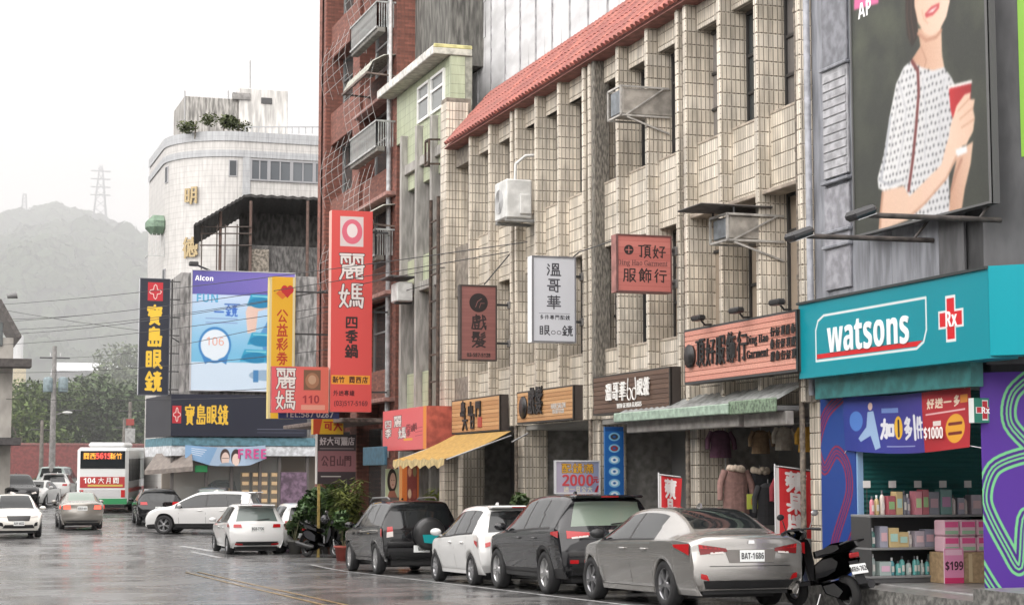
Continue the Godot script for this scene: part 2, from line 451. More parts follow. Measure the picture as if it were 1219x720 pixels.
# each character: [radical, x, y, width, height] pieces, and strokes of its own
const GLYPH := {
	"明": [["ri", 0, 12, 38, 76], ["yue", 46, 4, 52, 94]],
	"德": [["chi", 0, 0, 30, 100], [34, 14, 98, 14], [65, 2, 65, 22], [38, 26, 38, 46, 96, 46, 96, 26, 38, 26], [57, 26, 57, 46], [76, 26, 76, 46], [34, 56, 98, 56], [36, 66, 30, 90], [48, 64, 50, 92, 82, 92, 84, 80], [64, 62, 70, 74], [88, 66, 98, 84]],
	"寶": [["mian", 0, 0, 100, 40], ["wang", 12, 26, 34, 26], ["fou", 52, 24, 40, 30], ["bei", 15, 54, 70, 46]],
	"島": [[45, 0, 35, 10], [22, 10, 22, 62], [22, 10, 78, 10, 78, 36], [22, 22, 78, 22], [22, 36, 78, 36], [22, 49, 95, 49], [22, 62, 92, 62, 88, 95, 75, 92], ["shan", 8, 66, 62, 32]],
	"眼": [["eye", 0, 8, 34, 84], ["gen", 40, 2, 60, 96]],
	"鏡": [["jin", 0, 0, 44, 98], ["li", 48, 0, 52, 36], ["ri", 54, 38, 40, 28], ["er", 48, 66, 52, 34]],
	"麗": [[3, 4, 45, 4], [55, 4, 97, 4], [8, 14, 8, 38], [8, 14, 42, 14, 42, 38], [22, 20, 28, 32], [58, 14, 58, 38], [58, 14, 92, 14, 92, 38], [72, 20, 78, 32], ["guang", 3, 40, 97, 60], [20, 54, 92, 54, 92, 66, 20, 66], [45, 46, 45, 66], [68, 46, 68, 66], ["bi", 22, 68, 34, 32], ["bi", 60, 68, 38, 32]],
	"媽": [["nv", 0, 8, 40, 88], ["ma", 42, 2, 58, 96]],
	"四": [[8, 12, 8, 90], [8, 12, 92, 12, 92, 90], [8, 88, 92, 88], [38, 12, 32, 55, 20, 62], [60, 12, 60, 55, 80, 58]],
	"季": [[75, 0, 30, 8], [5, 18, 95, 18], [50, 5, 50, 48], [48, 20, 8, 48], [52, 20, 94, 48], ["zi", 10, 50, 80, 50]],
	"鍋": [["jin", 0, 0, 44, 98], [55, 3, 55, 42], [55, 3, 90, 3, 90, 42], [55, 22, 75, 22, 75, 42], [48, 42, 48, 98], [48, 42, 98, 42, 98, 95, 88, 95], ["kou", 60, 56, 26, 30]],
	"公": [["ba", 0, 0, 100, 70], [45, 45, 20, 90, 75, 85], [62, 62, 85, 97]],
	"益": [[30, 2, 38, 18], [70, 2, 60, 18], [5, 24, 95, 24], ["ba", 15, 26, 70, 40], ["min", 5, 56, 90, 42]],
	"彩": [[55, 2, 10, 12], [12, 18, 20, 30], [30, 16, 34, 28], [52, 14, 44, 28], ["tree", 0, 30, 58, 66], ["hair", 58, 4, 42, 92]],
	"券": [[30, 2, 36, 14], [70, 2, 62, 14], [15, 18, 85, 18], [5, 38, 95, 38], [50, 4, 44, 40, 8, 66], [58, 40, 94, 66], ["dao", 25, 56, 55, 42]],
	"頂": [[0, 10, 40, 10], [22, 10, 22, 90, 8, 84], ["ye", 40, 0, 60, 98]],
	"好": [["nv", 0, 5, 46, 92], ["zi", 48, 5, 52, 92]],
	"服": [["yue", 0, 4, 42, 94], [52, 5, 52, 98], [52, 5, 92, 5, 92, 30, 78, 28], ["you", 52, 40, 46, 58]],
	"飾": [["food", 0, 0, 48, 98], [62, 0, 48, 25], [56, 14, 98, 14], [58, 36, 58, 82], [58, 36, 94, 36, 94, 80, 84, 78], [76, 22, 76, 98]],
	"行": [["chi", 0, 0, 38, 98], [48, 14, 94, 14], [42, 42, 98, 42], [74, 42, 74, 94, 58, 88]],
	"溫": [["shui", 0, 4, 24, 90], ["kou", 34, -4, 56, 56], [62, 12, 48, 36], [62, 22, 78, 36], ["min", 28, 54, 72, 42]],
	"哥": [["ke", 12, 0, 80, 50], ["ke", 2, 48, 96, 52]],
	"華": [["cao", 5, 0, 90, 24], [15, 30, 85, 30], [5, 48, 95, 48], [30, 36, 30, 62], [70, 36, 70, 62], [12, 64, 88, 64], [2, 80, 98, 80], [50, 24, 50, 100]],
	"戲": [[30, 0, 30, 14], [30, 8, 52, 8], [8, 16, 8, 55, 0, 90], [8, 16, 58, 16, 54, 26], [18, 30, 50, 26], [34, 20, 34, 40, 54, 40], [14, 46, 56, 46], ["kou", 16, 48, 38, 26], [20, 76, 26, 86], [50, 76, 42, 86], [8, 92, 60, 92], ["ge", 56, 0, 44, 98]],
	"髮": [[10, 2, 10, 40], [10, 4, 52, 4], [10, 14, 48, 14], [10, 24, 48, 24], [2, 34, 58, 34], [20, 34, 10, 50], [36, 36, 56, 50], ["hair", 60, 2, 38, 46], [5, 62, 95, 62], [40, 50, 28, 80, 5, 98], ["you", 30, 70, 65, 30], [70, 52, 84, 58]],
	"蘋": [["cao", 0, 0, 100, 22], [24, 26, 24, 44], [24, 34, 40, 34], [8, 30, 8, 44], [2, 46, 46, 46], [24, 50, 24, 70], [10, 54, 4, 66], [38, 54, 44, 62], [44, 66, 8, 98], ["ye", 48, 24, 52, 76]],
	"果": [["ri", 18, 2, 64, 46], ["tree", 0, 44, 100, 56]],
	"牌": [[12, 5, 12, 60, 2, 98], [12, 36, 42, 36], [32, 8, 32, 36], [12, 60, 38, 60, 38, 98], [68, 0, 60, 10], [52, 10, 52, 44], [52, 10, 94, 10, 94, 44], [52, 27, 94, 27], [52, 44, 94, 44], [73, 10, 73, 44], [70, 44, 50, 64], [44, 66, 100, 66], [76, 52, 76, 100]],
	"新": [["li", 0, 0, 50, 44], ["tree", 0, 44, 52, 54], ["axe", 54, 4, 46, 94]],
	"竹": [[20, 2, 4, 40], [15, 22, 46, 22], [30, 22, 30, 95], [66, 2, 52, 40], [60, 22, 97, 22], [78, 22, 78, 92, 66, 86]],
	"關": [["men", 0, 0, 100, 100], [30, 44, 22, 56, 34, 60, 22, 72], [68, 44, 60, 56, 72, 60, 60, 72], [30, 76, 30, 94], [68, 76, 68, 94], [24, 84, 76, 84]],
	"西": [[2, 8, 98, 8], [12, 30, 12, 95], [12, 30, 88, 30, 88, 95], [12, 93, 88, 93], [38, 8, 36, 50, 22, 65], [62, 8, 62, 58, 80, 60]],
	"店": [["guang", 0, 0, 100, 98], [55, 20, 55, 55], [55, 36, 90, 36], ["kou", 30, 54, 58, 42]],
	"加": [["force", 0, 4, 52, 92], ["kou", 58, 22, 40, 62]],
	"多": [["xi", 18, 0, 60, 54], ["xi", 25, 42, 68, 56]],
	"件": [["ren", 0, 0, 34, 98], ["niu", 32, 0, 68, 98]],
	"配": [[0, 6, 50, 6], [6, 24, 6, 95], [6, 24, 46, 24, 46, 95], [6, 93, 46, 93], [20, 6, 18, 50], [34, 6, 34, 50], [6, 70, 46, 70], [58, 10, 92, 10, 92, 46], [60, 46, 92, 46], [60, 46, 60, 88, 98, 88, 98, 72]],
	"滿": [["shui", 0, 4, 24, 90], [30, 16, 98, 16], [46, 4, 46, 26, 80, 26], [80, 4, 80, 26], [64, 26, 64, 94], [34, 38, 34, 96], [34, 38, 96, 38, 96, 94, 86, 92], [46, 50, 52, 74], [78, 50, 84, 74]],
	"元": [[20, 8, 80, 8], [2, 38, 98, 38], [38, 38, 32, 70, 5, 96], [62, 38, 62, 88, 95, 90, 95, 68]],
	"外": [["xi", 0, 2, 52, 96], [70, 2, 70, 98], [70, 36, 96, 58]],
	"送": [[50, 10, 58, 20], [84, 8, 76, 20], [40, 26, 96, 26], [36, 46, 99, 46], [66, 26, 62, 50, 38, 74], [68, 50, 96, 74], [10, 12, 20, 24], [4, 40, 22, 40, 10, 78], [4, 92, 18, 80, 40, 92, 98, 94]],
	"專": [[8, 10, 92, 10], [50, 0, 50, 54], [20, 20, 20, 44], [20, 20, 80, 20, 80, 44], [20, 32, 80, 32], [20, 44, 80, 44], [10, 56, 84, 54], [2, 68, 98, 68], [70, 58, 70, 96, 56, 92], [24, 76, 38, 90]],
	"線": [[28, 2, 8, 28, 34, 28, 6, 56, 40, 54], [10, 70, 4, 90], [22, 68, 24, 88], [36, 66, 42, 82], [66, 0, 60, 10], [52, 10, 52, 44], [52, 10, 94, 10, 94, 44], [52, 27, 94, 27], [52, 44, 94, 44], [74, 44, 74, 96, 62, 92], [48, 58, 66, 58, 46, 92], [96, 54, 78, 66, 99, 94]],
	"可": [["ke", 0, 0, 100, 100]],
	"一": [[4, 50, 96, 50]],
	"鐘": [["jin", 0, 0, 44, 98], ["li", 48, 0, 52, 38], ["ri", 54, 40, 40, 30], [50, 80, 98, 80], [74, 70, 74, 96], [46, 97, 99, 97]],
	"山": [["shan", 0, 0, 100, 100]],
	"門": [["men", 0, 0, 100, 100]],
	"大": [[4, 34, 96, 34], [50, 2, 46, 40, 6, 96], [52, 40, 94, 96]],
	"日": [["ri", 12, 0, 76, 100]],
	"月": [["yue", 10, 0, 80, 100]],
	"金": [["jin", 0, 0, 100, 100]],
}

func strokes(ch: String) -> Array:
	var out := []
	for s in GLYPH.get(ch, []):
		if s[0] is String:
			for q in RADICAL[s[0]]:
				var line := PackedVector2Array()
				for i in range(0, q.size(), 2):
					line.append(Vector2(s[1] + q[i] * s[3] / 100.0, s[2] + q[i + 1] * s[4] / 100.0) / 100.0)
				out.append(line)
		else:
			var line := PackedVector2Array()
			for i in range(0, s.size(), 2):
				line.append(Vector2(s[i], s[i + 1]) / 100.0)
			out.append(line)
	return out

# one raised character as a mesh of its own: lower left corner at `at`, in the plane spanned by basis x and y
func character(parent: Node3D, ch: String, at: Vector3, basis: Basis, w: float, h: float, thick: float, depth: float, m: Material, called := "character"):
	var b := Build.new()
	b.xf = Transform3D(basis, at)
	var k := 0
	for line in strokes(ch):
		for i in line.size() - 1:
			var p := Vector2(line[i].x * w, (1 - line[i].y) * h)
			var q := Vector2(line[i + 1].x * w, (1 - line[i + 1].y) * h)
			var d := (q - p).normalized()
			var n := Vector2(-d.y, d.x) * thick / 2 * (1.0 if absf(d.x) < 0.5 else 0.82)
			p -= d * thick * 0.4
			q += d * thick * 0.4
			b.prism([p + n, p - n, q - n, q + n], depth, Transform3D(Basis(), Vector3(0, 0, depth + k * 0.0012)))
			k += 1
	return part(parent, called, b, m)

# ---------- flat print: a picture drawn by code, for sign faces and posters ----------
class Ink:
	var im: Image
	var w: int
	var h: int
	func _init(width: int, height: int, c: Color):
		w = width
		h = height
		im = Image.create(w, h, false, Image.FORMAT_RGB8)
		im.fill(c)
	func rect(x, y, ww, hh, c: Color):
		im.fill_rect(Rect2i(int(x * w), int(y * h), maxi(1, int(ww * w)), maxi(1, int(hh * h))), c)
	func dab(x: int, y: int, c: Color, a: float):
		if a > 0.0 and x >= 0 and y >= 0 and x < w and y < h:
			im.set_pixel(x, y, im.get_pixel(x, y).lerp(c, minf(a, 1.0)))
	# coordinates in pixels
	func seg(p: Vector2, q: Vector2, r: float, c: Color):
		var lo := p.min(q) - Vector2(r + 1, r + 1)
		var hi := p.max(q) + Vector2(r + 1, r + 1)
		for y in range(maxi(0, int(lo.y)), mini(h - 1, int(hi.y)) + 1):
			for x in range(maxi(0, int(lo.x)), mini(w - 1, int(hi.x)) + 1):
				var s := Vector2(x + 0.5, y + 0.5)
				dab(x, y, c, r + 0.5 - s.distance_to(Geometry2D.get_closest_point_to_segment(s, p, q)))
	# polygons, ellipses and curves in fractions of the picture
	func poly(pts: Array, c: Color, c2 = null, soft := 0.0):
		var pp := PackedVector2Array()
		var lo := Vector2(1e9, 1e9)
		var hi := -lo
		for p in pts:
			var v := Vector2(p[0] * w, p[1] * h)
			pp.append(v)
			lo = lo.min(v)
			hi = hi.max(v)
		for y in range(maxi(0, int(lo.y)), mini(h - 1, int(hi.y)) + 1):
			for x in range(maxi(0, int(lo.x)), mini(w - 1, int(hi.x)) + 1):
				var a := 0.0
				for s in [Vector2(0.25, 0.25), Vector2(0.75, 0.25), Vector2(0.25, 0.75), Vector2(0.75, 0.75)]:
					if Geometry2D.is_point_in_polygon(Vector2(x, y) + s, pp):
						a += 0.25
				if a > 0:
					var cc: Color = c
					if c2 != null:
						cc = c.lerp(c2, clampf((x - lo.x) / (hi.x - lo.x + 1), 0, 1))
					dab(x, y, cc, a)
	func oval(cx, cy, rx, ry, c: Color):
		for y in range(maxi(0, int((cy - ry) * h) - 1), mini(h - 1, int((cy + ry) * h) + 1) + 1):
			for x in range(maxi(0, int((cx - rx) * w) - 1), mini(w - 1, int((cx + rx) * w) + 1) + 1):
				var d := Vector2(((x + 0.5) / w - cx) / rx, ((y + 0.5) / h - cy) / ry).length()
				dab(x, y, c, (1.0 - d) * minf(rx * w, ry * h) + 0.5)
	func curve(pts: Array, r: float, c: Color, close := false):
		var v := pts.map(func(p): return Vector2(p[0] * w, p[1] * h))
		for i in v.size() - (0 if close else 1):
			seg(v[i], v[(i + 1) % v.size()], r, c)
	# photographic print: softened edges and a fine grain
	func soften(passes: int, grain: float):
		var rng := RandomNumberGenerator.new()
		rng.seed = w
		for n in passes:
			var src := im.duplicate() as Image
			for y in range(1, h - 1):
				for x in range(1, w - 1):
					im.set_pixel(x, y, (src.get_pixel(x, y) * 2.0 + src.get_pixel(x - 1, y) + src.get_pixel(x + 1, y) + src.get_pixel(x, y - 1) + src.get_pixel(x, y + 1)) / 6.0)
		for y in h:
			for x in w:
				var g := rng.randf_range(-grain, grain)
				var c := im.get_pixel(x, y)
				im.set_pixel(x, y, Color(c.r + g, c.g + g, c.b + g))
	func texture() -> ImageTexture:
		return ImageTexture.create_from_image(im)

# a character in fractions of the picture
func ink_char(k: Ink, ch: String, x, y, ww, hh, thick: float, c: Color):
	for line in strokes(ch):
		for i in line.size() - 1:
			k.seg(Vector2((x + line[i].x * ww) * k.w, (y + line[i].y * hh) * k.h), Vector2((x + line[i + 1].x * ww) * k.w, (y + line[i + 1].y * hh) * k.h), thick, c)

func print_mat(k: Ink, rough := 0.45) -> StandardMaterial3D:
	var m := StandardMaterial3D.new()
	m.albedo_texture = k.texture()
	m.albedo_color = Color(0.88, 0.88, 0.88)
	m.roughness = rough
	m.texture_repeat = false
	return m

func rgb(r, g, b) -> Color:
	return Color(r / 255.0, g / 255.0, b / 255.0)

# ---------- vehicles ----------
func spline(pts: Array, u: float) -> Array:
	var i := clampi(int(u), 0, pts.size() - 2)
	var t := u - i
	var a = pts[maxi(i - 1, 0)]
	var b = pts[i]
	var c = pts[i + 1]
	var d = pts[mini(i + 2, pts.size() - 1)]
	var out := []
	for k in b.size():
		var m0: float = (c[k] - a[k]) * 0.42
		var m1: float = (d[k] - b[k]) * 0.42
		var t2 := t * t
		var t3 := t2 * t
		out.append((2 * t3 - 3 * t2 + 1) * b[k] + (t3 - 2 * t2 + t) * m0 + (-2 * t3 + 3 * t2) * c[k] + (t3 - t2) * m1)
	return out

# control points run from the rear bumper over the roof to the front bumper: [distance from the rear, height, half-width of the top edge, shoulder height, half-width of the shoulder]
const SHAPES := {
	"sedan": {"len": 4.67, "high": 1.43, "half": 0.905, "sill": 0.2, "axles": [1.07, 3.87], "wheel": 0.335, "arch": 0.375, "bow": 0.16, "nose": 0.34,
		"rear_glass": [6.25, 8.0], "front_glass": [10.2, 12.0], "side": [1.32, 3.42], "pillar": 2.22, "cut": 0.08, "door": [1.45, 2.25, 3.35],
		"pts": [[0.14, 0.27, 0.66, 0.25, 0.72], [0.02, 0.42, 0.76, 0.40, 0.80], [0.0, 0.60, 0.79, 0.58, 0.83], [0.03, 0.82, 0.77, 0.79, 0.85], [0.05, 1.0, 0.71, 0.90, 0.865], [0.22, 1.045, 0.66, 0.93, 0.88], [0.62, 1.075, 0.63, 0.955, 0.90],
			[1.05, 1.27, 0.585, 0.955, 0.905], [1.5, 1.40, 0.565, 0.95, 0.905], [2.15, 1.43, 0.56, 0.94, 0.905], [2.72, 1.385, 0.57, 0.93, 0.905], [3.2, 1.20, 0.64, 0.92, 0.90], [3.62, 1.0, 0.70, 0.90, 0.895],
			[4.15, 0.91, 0.70, 0.83, 0.87], [4.48, 0.78, 0.68, 0.72, 0.81], [4.63, 0.63, 0.66, 0.59, 0.75], [4.67, 0.46, 0.64, 0.43, 0.71], [4.58, 0.25, 0.60, 0.23, 0.66]]},
	"suv": {"len": 4.57, "high": 1.67, "half": 0.92, "sill": 0.27, "axles": [0.98, 3.64], "wheel": 0.36, "arch": 0.41, "bow": 0.14, "nose": 0.30,
		"rear_glass": [4.15, 5.75], "front_glass": [9.1, 10.95], "side": [0.62, 3.2], "pillar": 1.98, "cut": 0.08, "door": [1.15, 2.0, 3.05],
		"pts": [[0.14, 0.32, 0.68, 0.30, 0.74], [0.02, 0.48, 0.79, 0.46, 0.84], [0.0, 0.72, 0.81, 0.70, 0.87], [0.05, 0.97, 0.80, 0.93, 0.89], [0.10, 1.10, 0.77, 1.05, 0.90], [0.30, 1.42, 0.66, 1.09, 0.91], [0.33, 1.585, 0.62, 1.09, 0.91],
			[0.75, 1.655, 0.60, 1.08, 0.915], [1.6, 1.675, 0.60, 1.06, 0.92], [2.35, 1.63, 0.60, 1.03, 0.92], [2.85, 1.42, 0.66, 1.01, 0.915], [3.4, 1.12, 0.73, 0.99, 0.905],
			[3.95, 1.03, 0.74, 0.93, 0.89], [4.35, 0.90, 0.72, 0.82, 0.83], [4.52, 0.72, 0.70, 0.67, 0.77], [4.57, 0.52, 0.68, 0.49, 0.73], [4.48, 0.30, 0.64, 0.28, 0.70]]},
	"boxy": {"len": 4.45, "high": 1.69, "half": 0.91, "sill": 0.30, "axles": [0.88, 3.52], "wheel": 0.36, "arch": 0.41, "bow": 0.08, "nose": 0.26,
		"rear_glass": [4.15, 5.7], "front_glass": [9.1, 10.95], "side": [0.36, 3.08], "pillar": 1.9, "cut": 0.04, "door": [1.05, 1.92, 2.95],
		"pts": [[0.12, 0.36, 0.72, 0.34, 0.77], [0.02, 0.50, 0.80, 0.48, 0.84], [0.0, 0.72, 0.82, 0.70, 0.87], [0.02, 0.98, 0.80, 0.94, 0.885], [0.05, 1.10, 0.77, 1.05, 0.89], [0.16, 1.45, 0.69, 1.07, 0.90], [0.20, 1.63, 0.65, 1.07, 0.90],
			[0.6, 1.68, 0.63, 1.06, 0.905], [1.5, 1.69, 0.63, 1.05, 0.91], [2.3, 1.65, 0.63, 1.03, 0.91], [2.75, 1.45, 0.68, 1.02, 0.905], [3.25, 1.14, 0.74, 1.0, 0.90],
			[3.9, 1.06, 0.75, 0.96, 0.885], [4.25, 0.93, 0.73, 0.85, 0.83], [4.40, 0.74, 0.71, 0.69, 0.78], [4.45, 0.54, 0.69, 0.51, 0.74], [4.36, 0.33, 0.66, 0.31, 0.71]]},
	"hatch": {"len": 3.98, "high": 1.52, "half": 0.85, "sill": 0.21, "axles": [0.72, 3.22], "wheel": 0.305, "arch": 0.345, "bow": 0.15, "nose": 0.30,
		"rear_glass": [4.15, 5.75], "front_glass": [8.9, 10.95], "side": [0.5, 3.05], "pillar": 1.72, "cut": 0.08, "door": [0.95, 1.75, 2.8],
		"pts": [[0.13, 0.26, 0.62, 0.24, 0.68], [0.02, 0.40, 0.72, 0.38, 0.77], [0.0, 0.62, 0.74, 0.60, 0.80], [0.05, 0.86, 0.73, 0.83, 0.82], [0.10, 0.98, 0.71, 0.94, 0.83], [0.30, 1.28, 0.62, 0.97, 0.84], [0.36, 1.44, 0.57, 0.97, 0.84],
			[0.75, 1.505, 0.555, 0.96, 0.845], [1.4, 1.52, 0.55, 0.94, 0.85], [2.0, 1.47, 0.555, 0.91, 0.85], [2.55, 1.24, 0.61, 0.89, 0.845], [3.15, 0.97, 0.67, 0.86, 0.835],
			[3.55, 0.86, 0.67, 0.78, 0.81], [3.82, 0.72, 0.65, 0.66, 0.75], [3.94, 0.58, 0.63, 0.54, 0.69], [3.98, 0.42, 0.61, 0.40, 0.66], [3.9, 0.24, 0.58, 0.22, 0.63]]},
}

var shells := {}

func shell(shape: String, stretch := Vector3.ONE) -> Dictionary:
	var key := shape + str(stretch)
	if shells.has(key):
		return shells[key]
	var s: Dictionary = SHAPES[shape]
	var pts: Array = s.pts.map(func(p): return [p[0] * stretch.z, p[1] * stretch.y, p[2] * stretch.x, p[3] * stretch.y, p[4] * stretch.x])
	var length: float = s.len * stretch.z
	var sill: float = s.sill * stretch.y
	var axles: Array = s.axles.map(func(a): return a * stretch.z)
	var st := []
	var u := 0.0
	while u < pts.size() - 1.0001:
		var p := spline(pts, u)
		p.append(u)
		st.append(p)
		var q := spline(pts, minf(u + 0.1, pts.size() - 1.001))
		var step: float = Vector2(q[0] - p[0], q[1] - p[1]).length()
		u += 0.1 * clampf(0.04 / maxf(step, 0.001), 0.3, 1.8)
	var last := spline(pts, pts.size() - 1.0001)
	last.append(pts.size() - 1.0)
	st.append(last)
	var grid := []
	for p in st:
		var row := []
		for q in ring(p, sill, axles, s.arch, s.wheel):
			var end: float = clampf(1 - p[0] / 0.7, 0, 1) * s.bow + clampf(1 - (length - p[0]) / 0.8, 0, 1) * -s.nose
			var x: float = q.x / (s.half * stretch.x)
			row.append(Vector3(q.x, q.y, length / 2 - (p[0] + end * x * x)))
		var full := []
		for k in row.size():
			full.append(Vector3(-row[k].x, row[k].y, row[k].z))
		for k in range(row.size() - 2, -1, -1):
			full.append(row[k])
		grid.append(full)
	var normals := []
	for i in grid.size():
		var nr := []
		for j in grid[0].size():
			var du: Vector3 = grid[mini(i + 1, grid.size() - 1)][j] - grid[maxi(i - 1, 0)][j]
			var dv: Vector3 = grid[i][mini(j + 1, grid[0].size() - 1)] - grid[i][maxi(j - 1, 0)]
			if du.length() < 1e-5 or dv.length() < 1e-5:
				du = grid[mini(i + 2, grid.size() - 1)][j] - grid[maxi(i - 2, 0)][j]
			nr.append(dv.cross(du).normalized())
		normals.append(nr)
	var d := {"grid": grid, "normals": normals, "st": st, "pts": pts, "length": length, "sill": sill, "axles": axles, "spec": s, "stretch": stretch}
	shells[key] = d
	return d

func ring(p: Array, sill: float, axles: Array, arch: float, wheel: float) -> Array:
	var d: float = p[0]
	var ytop: float = p[1]
	var wt: float = p[2]
	var ys: float = minf(p[3], ytop - 0.015)
	var ws: float = p[4]
	var low := minf(sill, ys - 0.02)
	for a in axles:
		if absf(d - a) < arch:
			low = maxf(low, wheel + sqrt(arch * arch - (d - a) * (d - a)) - 0.015)
	low = minf(low, ys - 0.01)
	var out := []
	out.append(Vector2(side_half(low, ys, ws, sill) - 0.09, low))
	for t in [0.0, 0.2, 0.42, 0.62, 0.76, 0.9, 1.0]:
		var y := lerpf(low, ys, t)
		out.append(Vector2(side_half(y, ys, ws, sill), y))
	var edge := ytop - 0.035
	if edge < ys:
		edge = lerpf(ys, ytop, 0.5)
	for t in [0.07, 0.48, 0.88]:
		out.append(Vector2(lerpf(ws, wt, t) + sin(t * PI) * 0.02, lerpf(ys, edge, t)))
	out.append(Vector2(wt, edge))
	out.append(Vector2(wt - 0.07, lerpf(edge, ytop, 0.55)))
	out.append(Vector2(wt * 0.5, lerpf(edge, ytop, 0.9)))
	out.append(Vector2(0, ytop))
	return out

func side_half(y: float, ys: float, ws: float, sill: float) -> float:
	var t := clampf((ys - y) / maxf(ys - sill, 0.2), 0, 1)
	return ws - 0.075 * t * t + 0.012 * sin(t * PI * 1.6)

# a patch that follows the side of the body, given as corners (distance from rear, height), counter-clockwise seen from that side
func side_at(sh: Dictionary, d: float, y: float, sgn: float, off: float) -> Vector3:
	var best: Array = sh.st[0]
	var lo := 0
	for i in range(4, sh.st.size()):
		if sh.st[i][0] >= d and sh.st[i][5] > 5.0:
			lo = i
			break
	best = sh.st[lo]
	var ys: float = minf(best[3], best[1] - 0.015)
	var ws: float = best[4]
	var x := side_half(y, ys, ws, sh.sill)
	if y > ys:
		var t: float = clampf((y - ys) / maxf(best[1] - 0.035 - ys, 0.02), 0, 1)
		x = lerpf(ws, best[2], t) + sin(t * PI) * 0.02
	var s: Dictionary = sh.spec
	var end: float = clampf(1 - d / 0.7, 0, 1) * s.bow + clampf(1 - (sh.length - d) / 0.8, 0, 1) * -s.nose
	var f: float = x / (s.half * sh.stretch.x)
	return Vector3(sgn * (x + off), y, sh.length / 2 - (d + end * f * f))

func end_at(sh: Dictionary, x: float, y: float, front: bool, off: float) -> Vector3:
	var st: Array = sh.st
	var s: Dictionary = sh.spec
	var f: float = x / (s.half * sh.stretch.x)
	if front:
		for i in range(st.size() - 1, 0, -1):
			if st[i][1] <= y and st[i - 1][1] > y:
				var t: float = (y - st[i][1]) / (st[i - 1][1] - st[i][1])
				var d := lerpf(st[i][0], st[i - 1][0], t)
				var end: float = clampf(1 - (sh.length - d) / 0.8, 0, 1) * -s.nose
				return Vector3(x, y, sh.length / 2 - (d + end * f * f) - off)
	for i in st.size() - 1:
		if st[i][1] <= y and st[i + 1][1] > y:
			var t: float = (y - st[i][1]) / (st[i + 1][1] - st[i][1])
			var d := lerpf(st[i][0], st[i + 1][0], t)
			var end: float = clampf(1 - d / 0.7, 0, 1) * s.bow
			return Vector3(x, y, sh.length / 2 - (d + end * f * f) + off)
	return Vector3(x, y, sh.length / 2 + off)

func patch(b: Build, f: Callable, c: Array, nu := 6, nv := 3):
	for i in nu:
		for j in nv:
			var q := []
			for m in [[i, j], [i + 1, j], [i + 1, j + 1], [i, j + 1]]:
				var u: float = float(m[0]) / nu
				var v: float = float(m[1]) / nv
				var p: Vector2 = c[0].lerp(c[1], u).lerp(c[3].lerp(c[2], u), v)
				q.append(f.call(p.x, p.y))
			b.quad(q[0], q[1], q[2], q[3])

func rear_patch(sh, c: Array, off := 0.008, b: Build = null) -> Build:
	if b == null:
		b = Build.new()
	patch(b, func(x, y): return end_at(sh, x, y, false, off), c)
	return b

func front_patch(sh, c: Array, off := 0.008, b: Build = null) -> Build:
	if b == null:
		b = Build.new()
	patch(b, func(x, y): return end_at(sh, x, y, true, off), [c[1], c[0], c[3], c[2]])
	return b

# corners given as (distance from rear, height) from rear bottom, front bottom, front top, rear top
func side_patch(sh, sgn: float, c: Array, off := 0.006, b: Build = null) -> Build:
	if b == null:
		b = Build.new()
	var cc := c if sgn > 0 else [c[1], c[0], c[3], c[2]]
	patch(b, func(d, y): return side_at(sh, d, y, sgn, off), cc, 8, 3)
	return b

func v2(x, y) -> Vector2:
	return Vector2(x, y)

func wheel(parent: Node3D, at: Vector3, sgn: float, r: float, spokes: int, rim_mat: Material, called := "wheel"):
	var w := Node3D.new()
	w.name = called
	parent.add_child(w, true)
	w.position = at
	var t := Transform3D(Basis(Vector3(0, sgn, 0), Vector3(sgn, 0, 0), Vector3(0, 0, -1)), Vector3.ZERO)
	var tyre := Build.new()
	tyre.lathe([[r * 0.66, -0.10], [r * 0.9, -0.105], [r * 0.985, -0.08], [r, -0.05], [r, 0.05], [r * 0.985, 0.08], [r * 0.9, 0.105], [r * 0.68, 0.10], [r * 0.66, 0.085]], 28, t)
	part(w, "tyre", tyre, mat(0.018, 0.018, 0.019, 0.75))
	var back := Build.new()
	back.lathe([[r * 0.66, -0.02], [r * 0.3, -0.03], [0.001, -0.03]], 20, t)
	part(w, "brake_disc", back, mat(0.03, 0.03, 0.03, 0.6, 0.5))
	var rim := Build.new()
	rim.lathe([[r * 0.60, -0.03], [r * 0.63, 0.07], [r * 0.67, 0.09], [r * 0.69, 0.086], [r * 0.69, 0.05]], 28, t)
	rim.lathe([[r * 0.17, 0.03], [r * 0.16, 0.075], [r * 0.1, 0.085], [0.001, 0.085]], 14, t)
	for k in spokes:
		for e in [-0.14, 0.14] if spokes <= 6 else [0.0]:
			var a: float = TAU * k / spokes + e
			var a0: float = TAU * k / spokes + e * 0.4
			var wd := 0.034 if spokes <= 6 else 0.03
			var d0 := t.basis * Vector3(cos(a0), 0, sin(a0))
			var d1 := t.basis * Vector3(cos(a), 0, sin(a))
			var ax := t.basis.y
			rim.beam(d0 * r * 0.12 + ax * 0.062, d1 * r * 0.64 + ax * 0.068, wd, 0.03)
	part(w, "rim", rim, rim_mat)
	return w

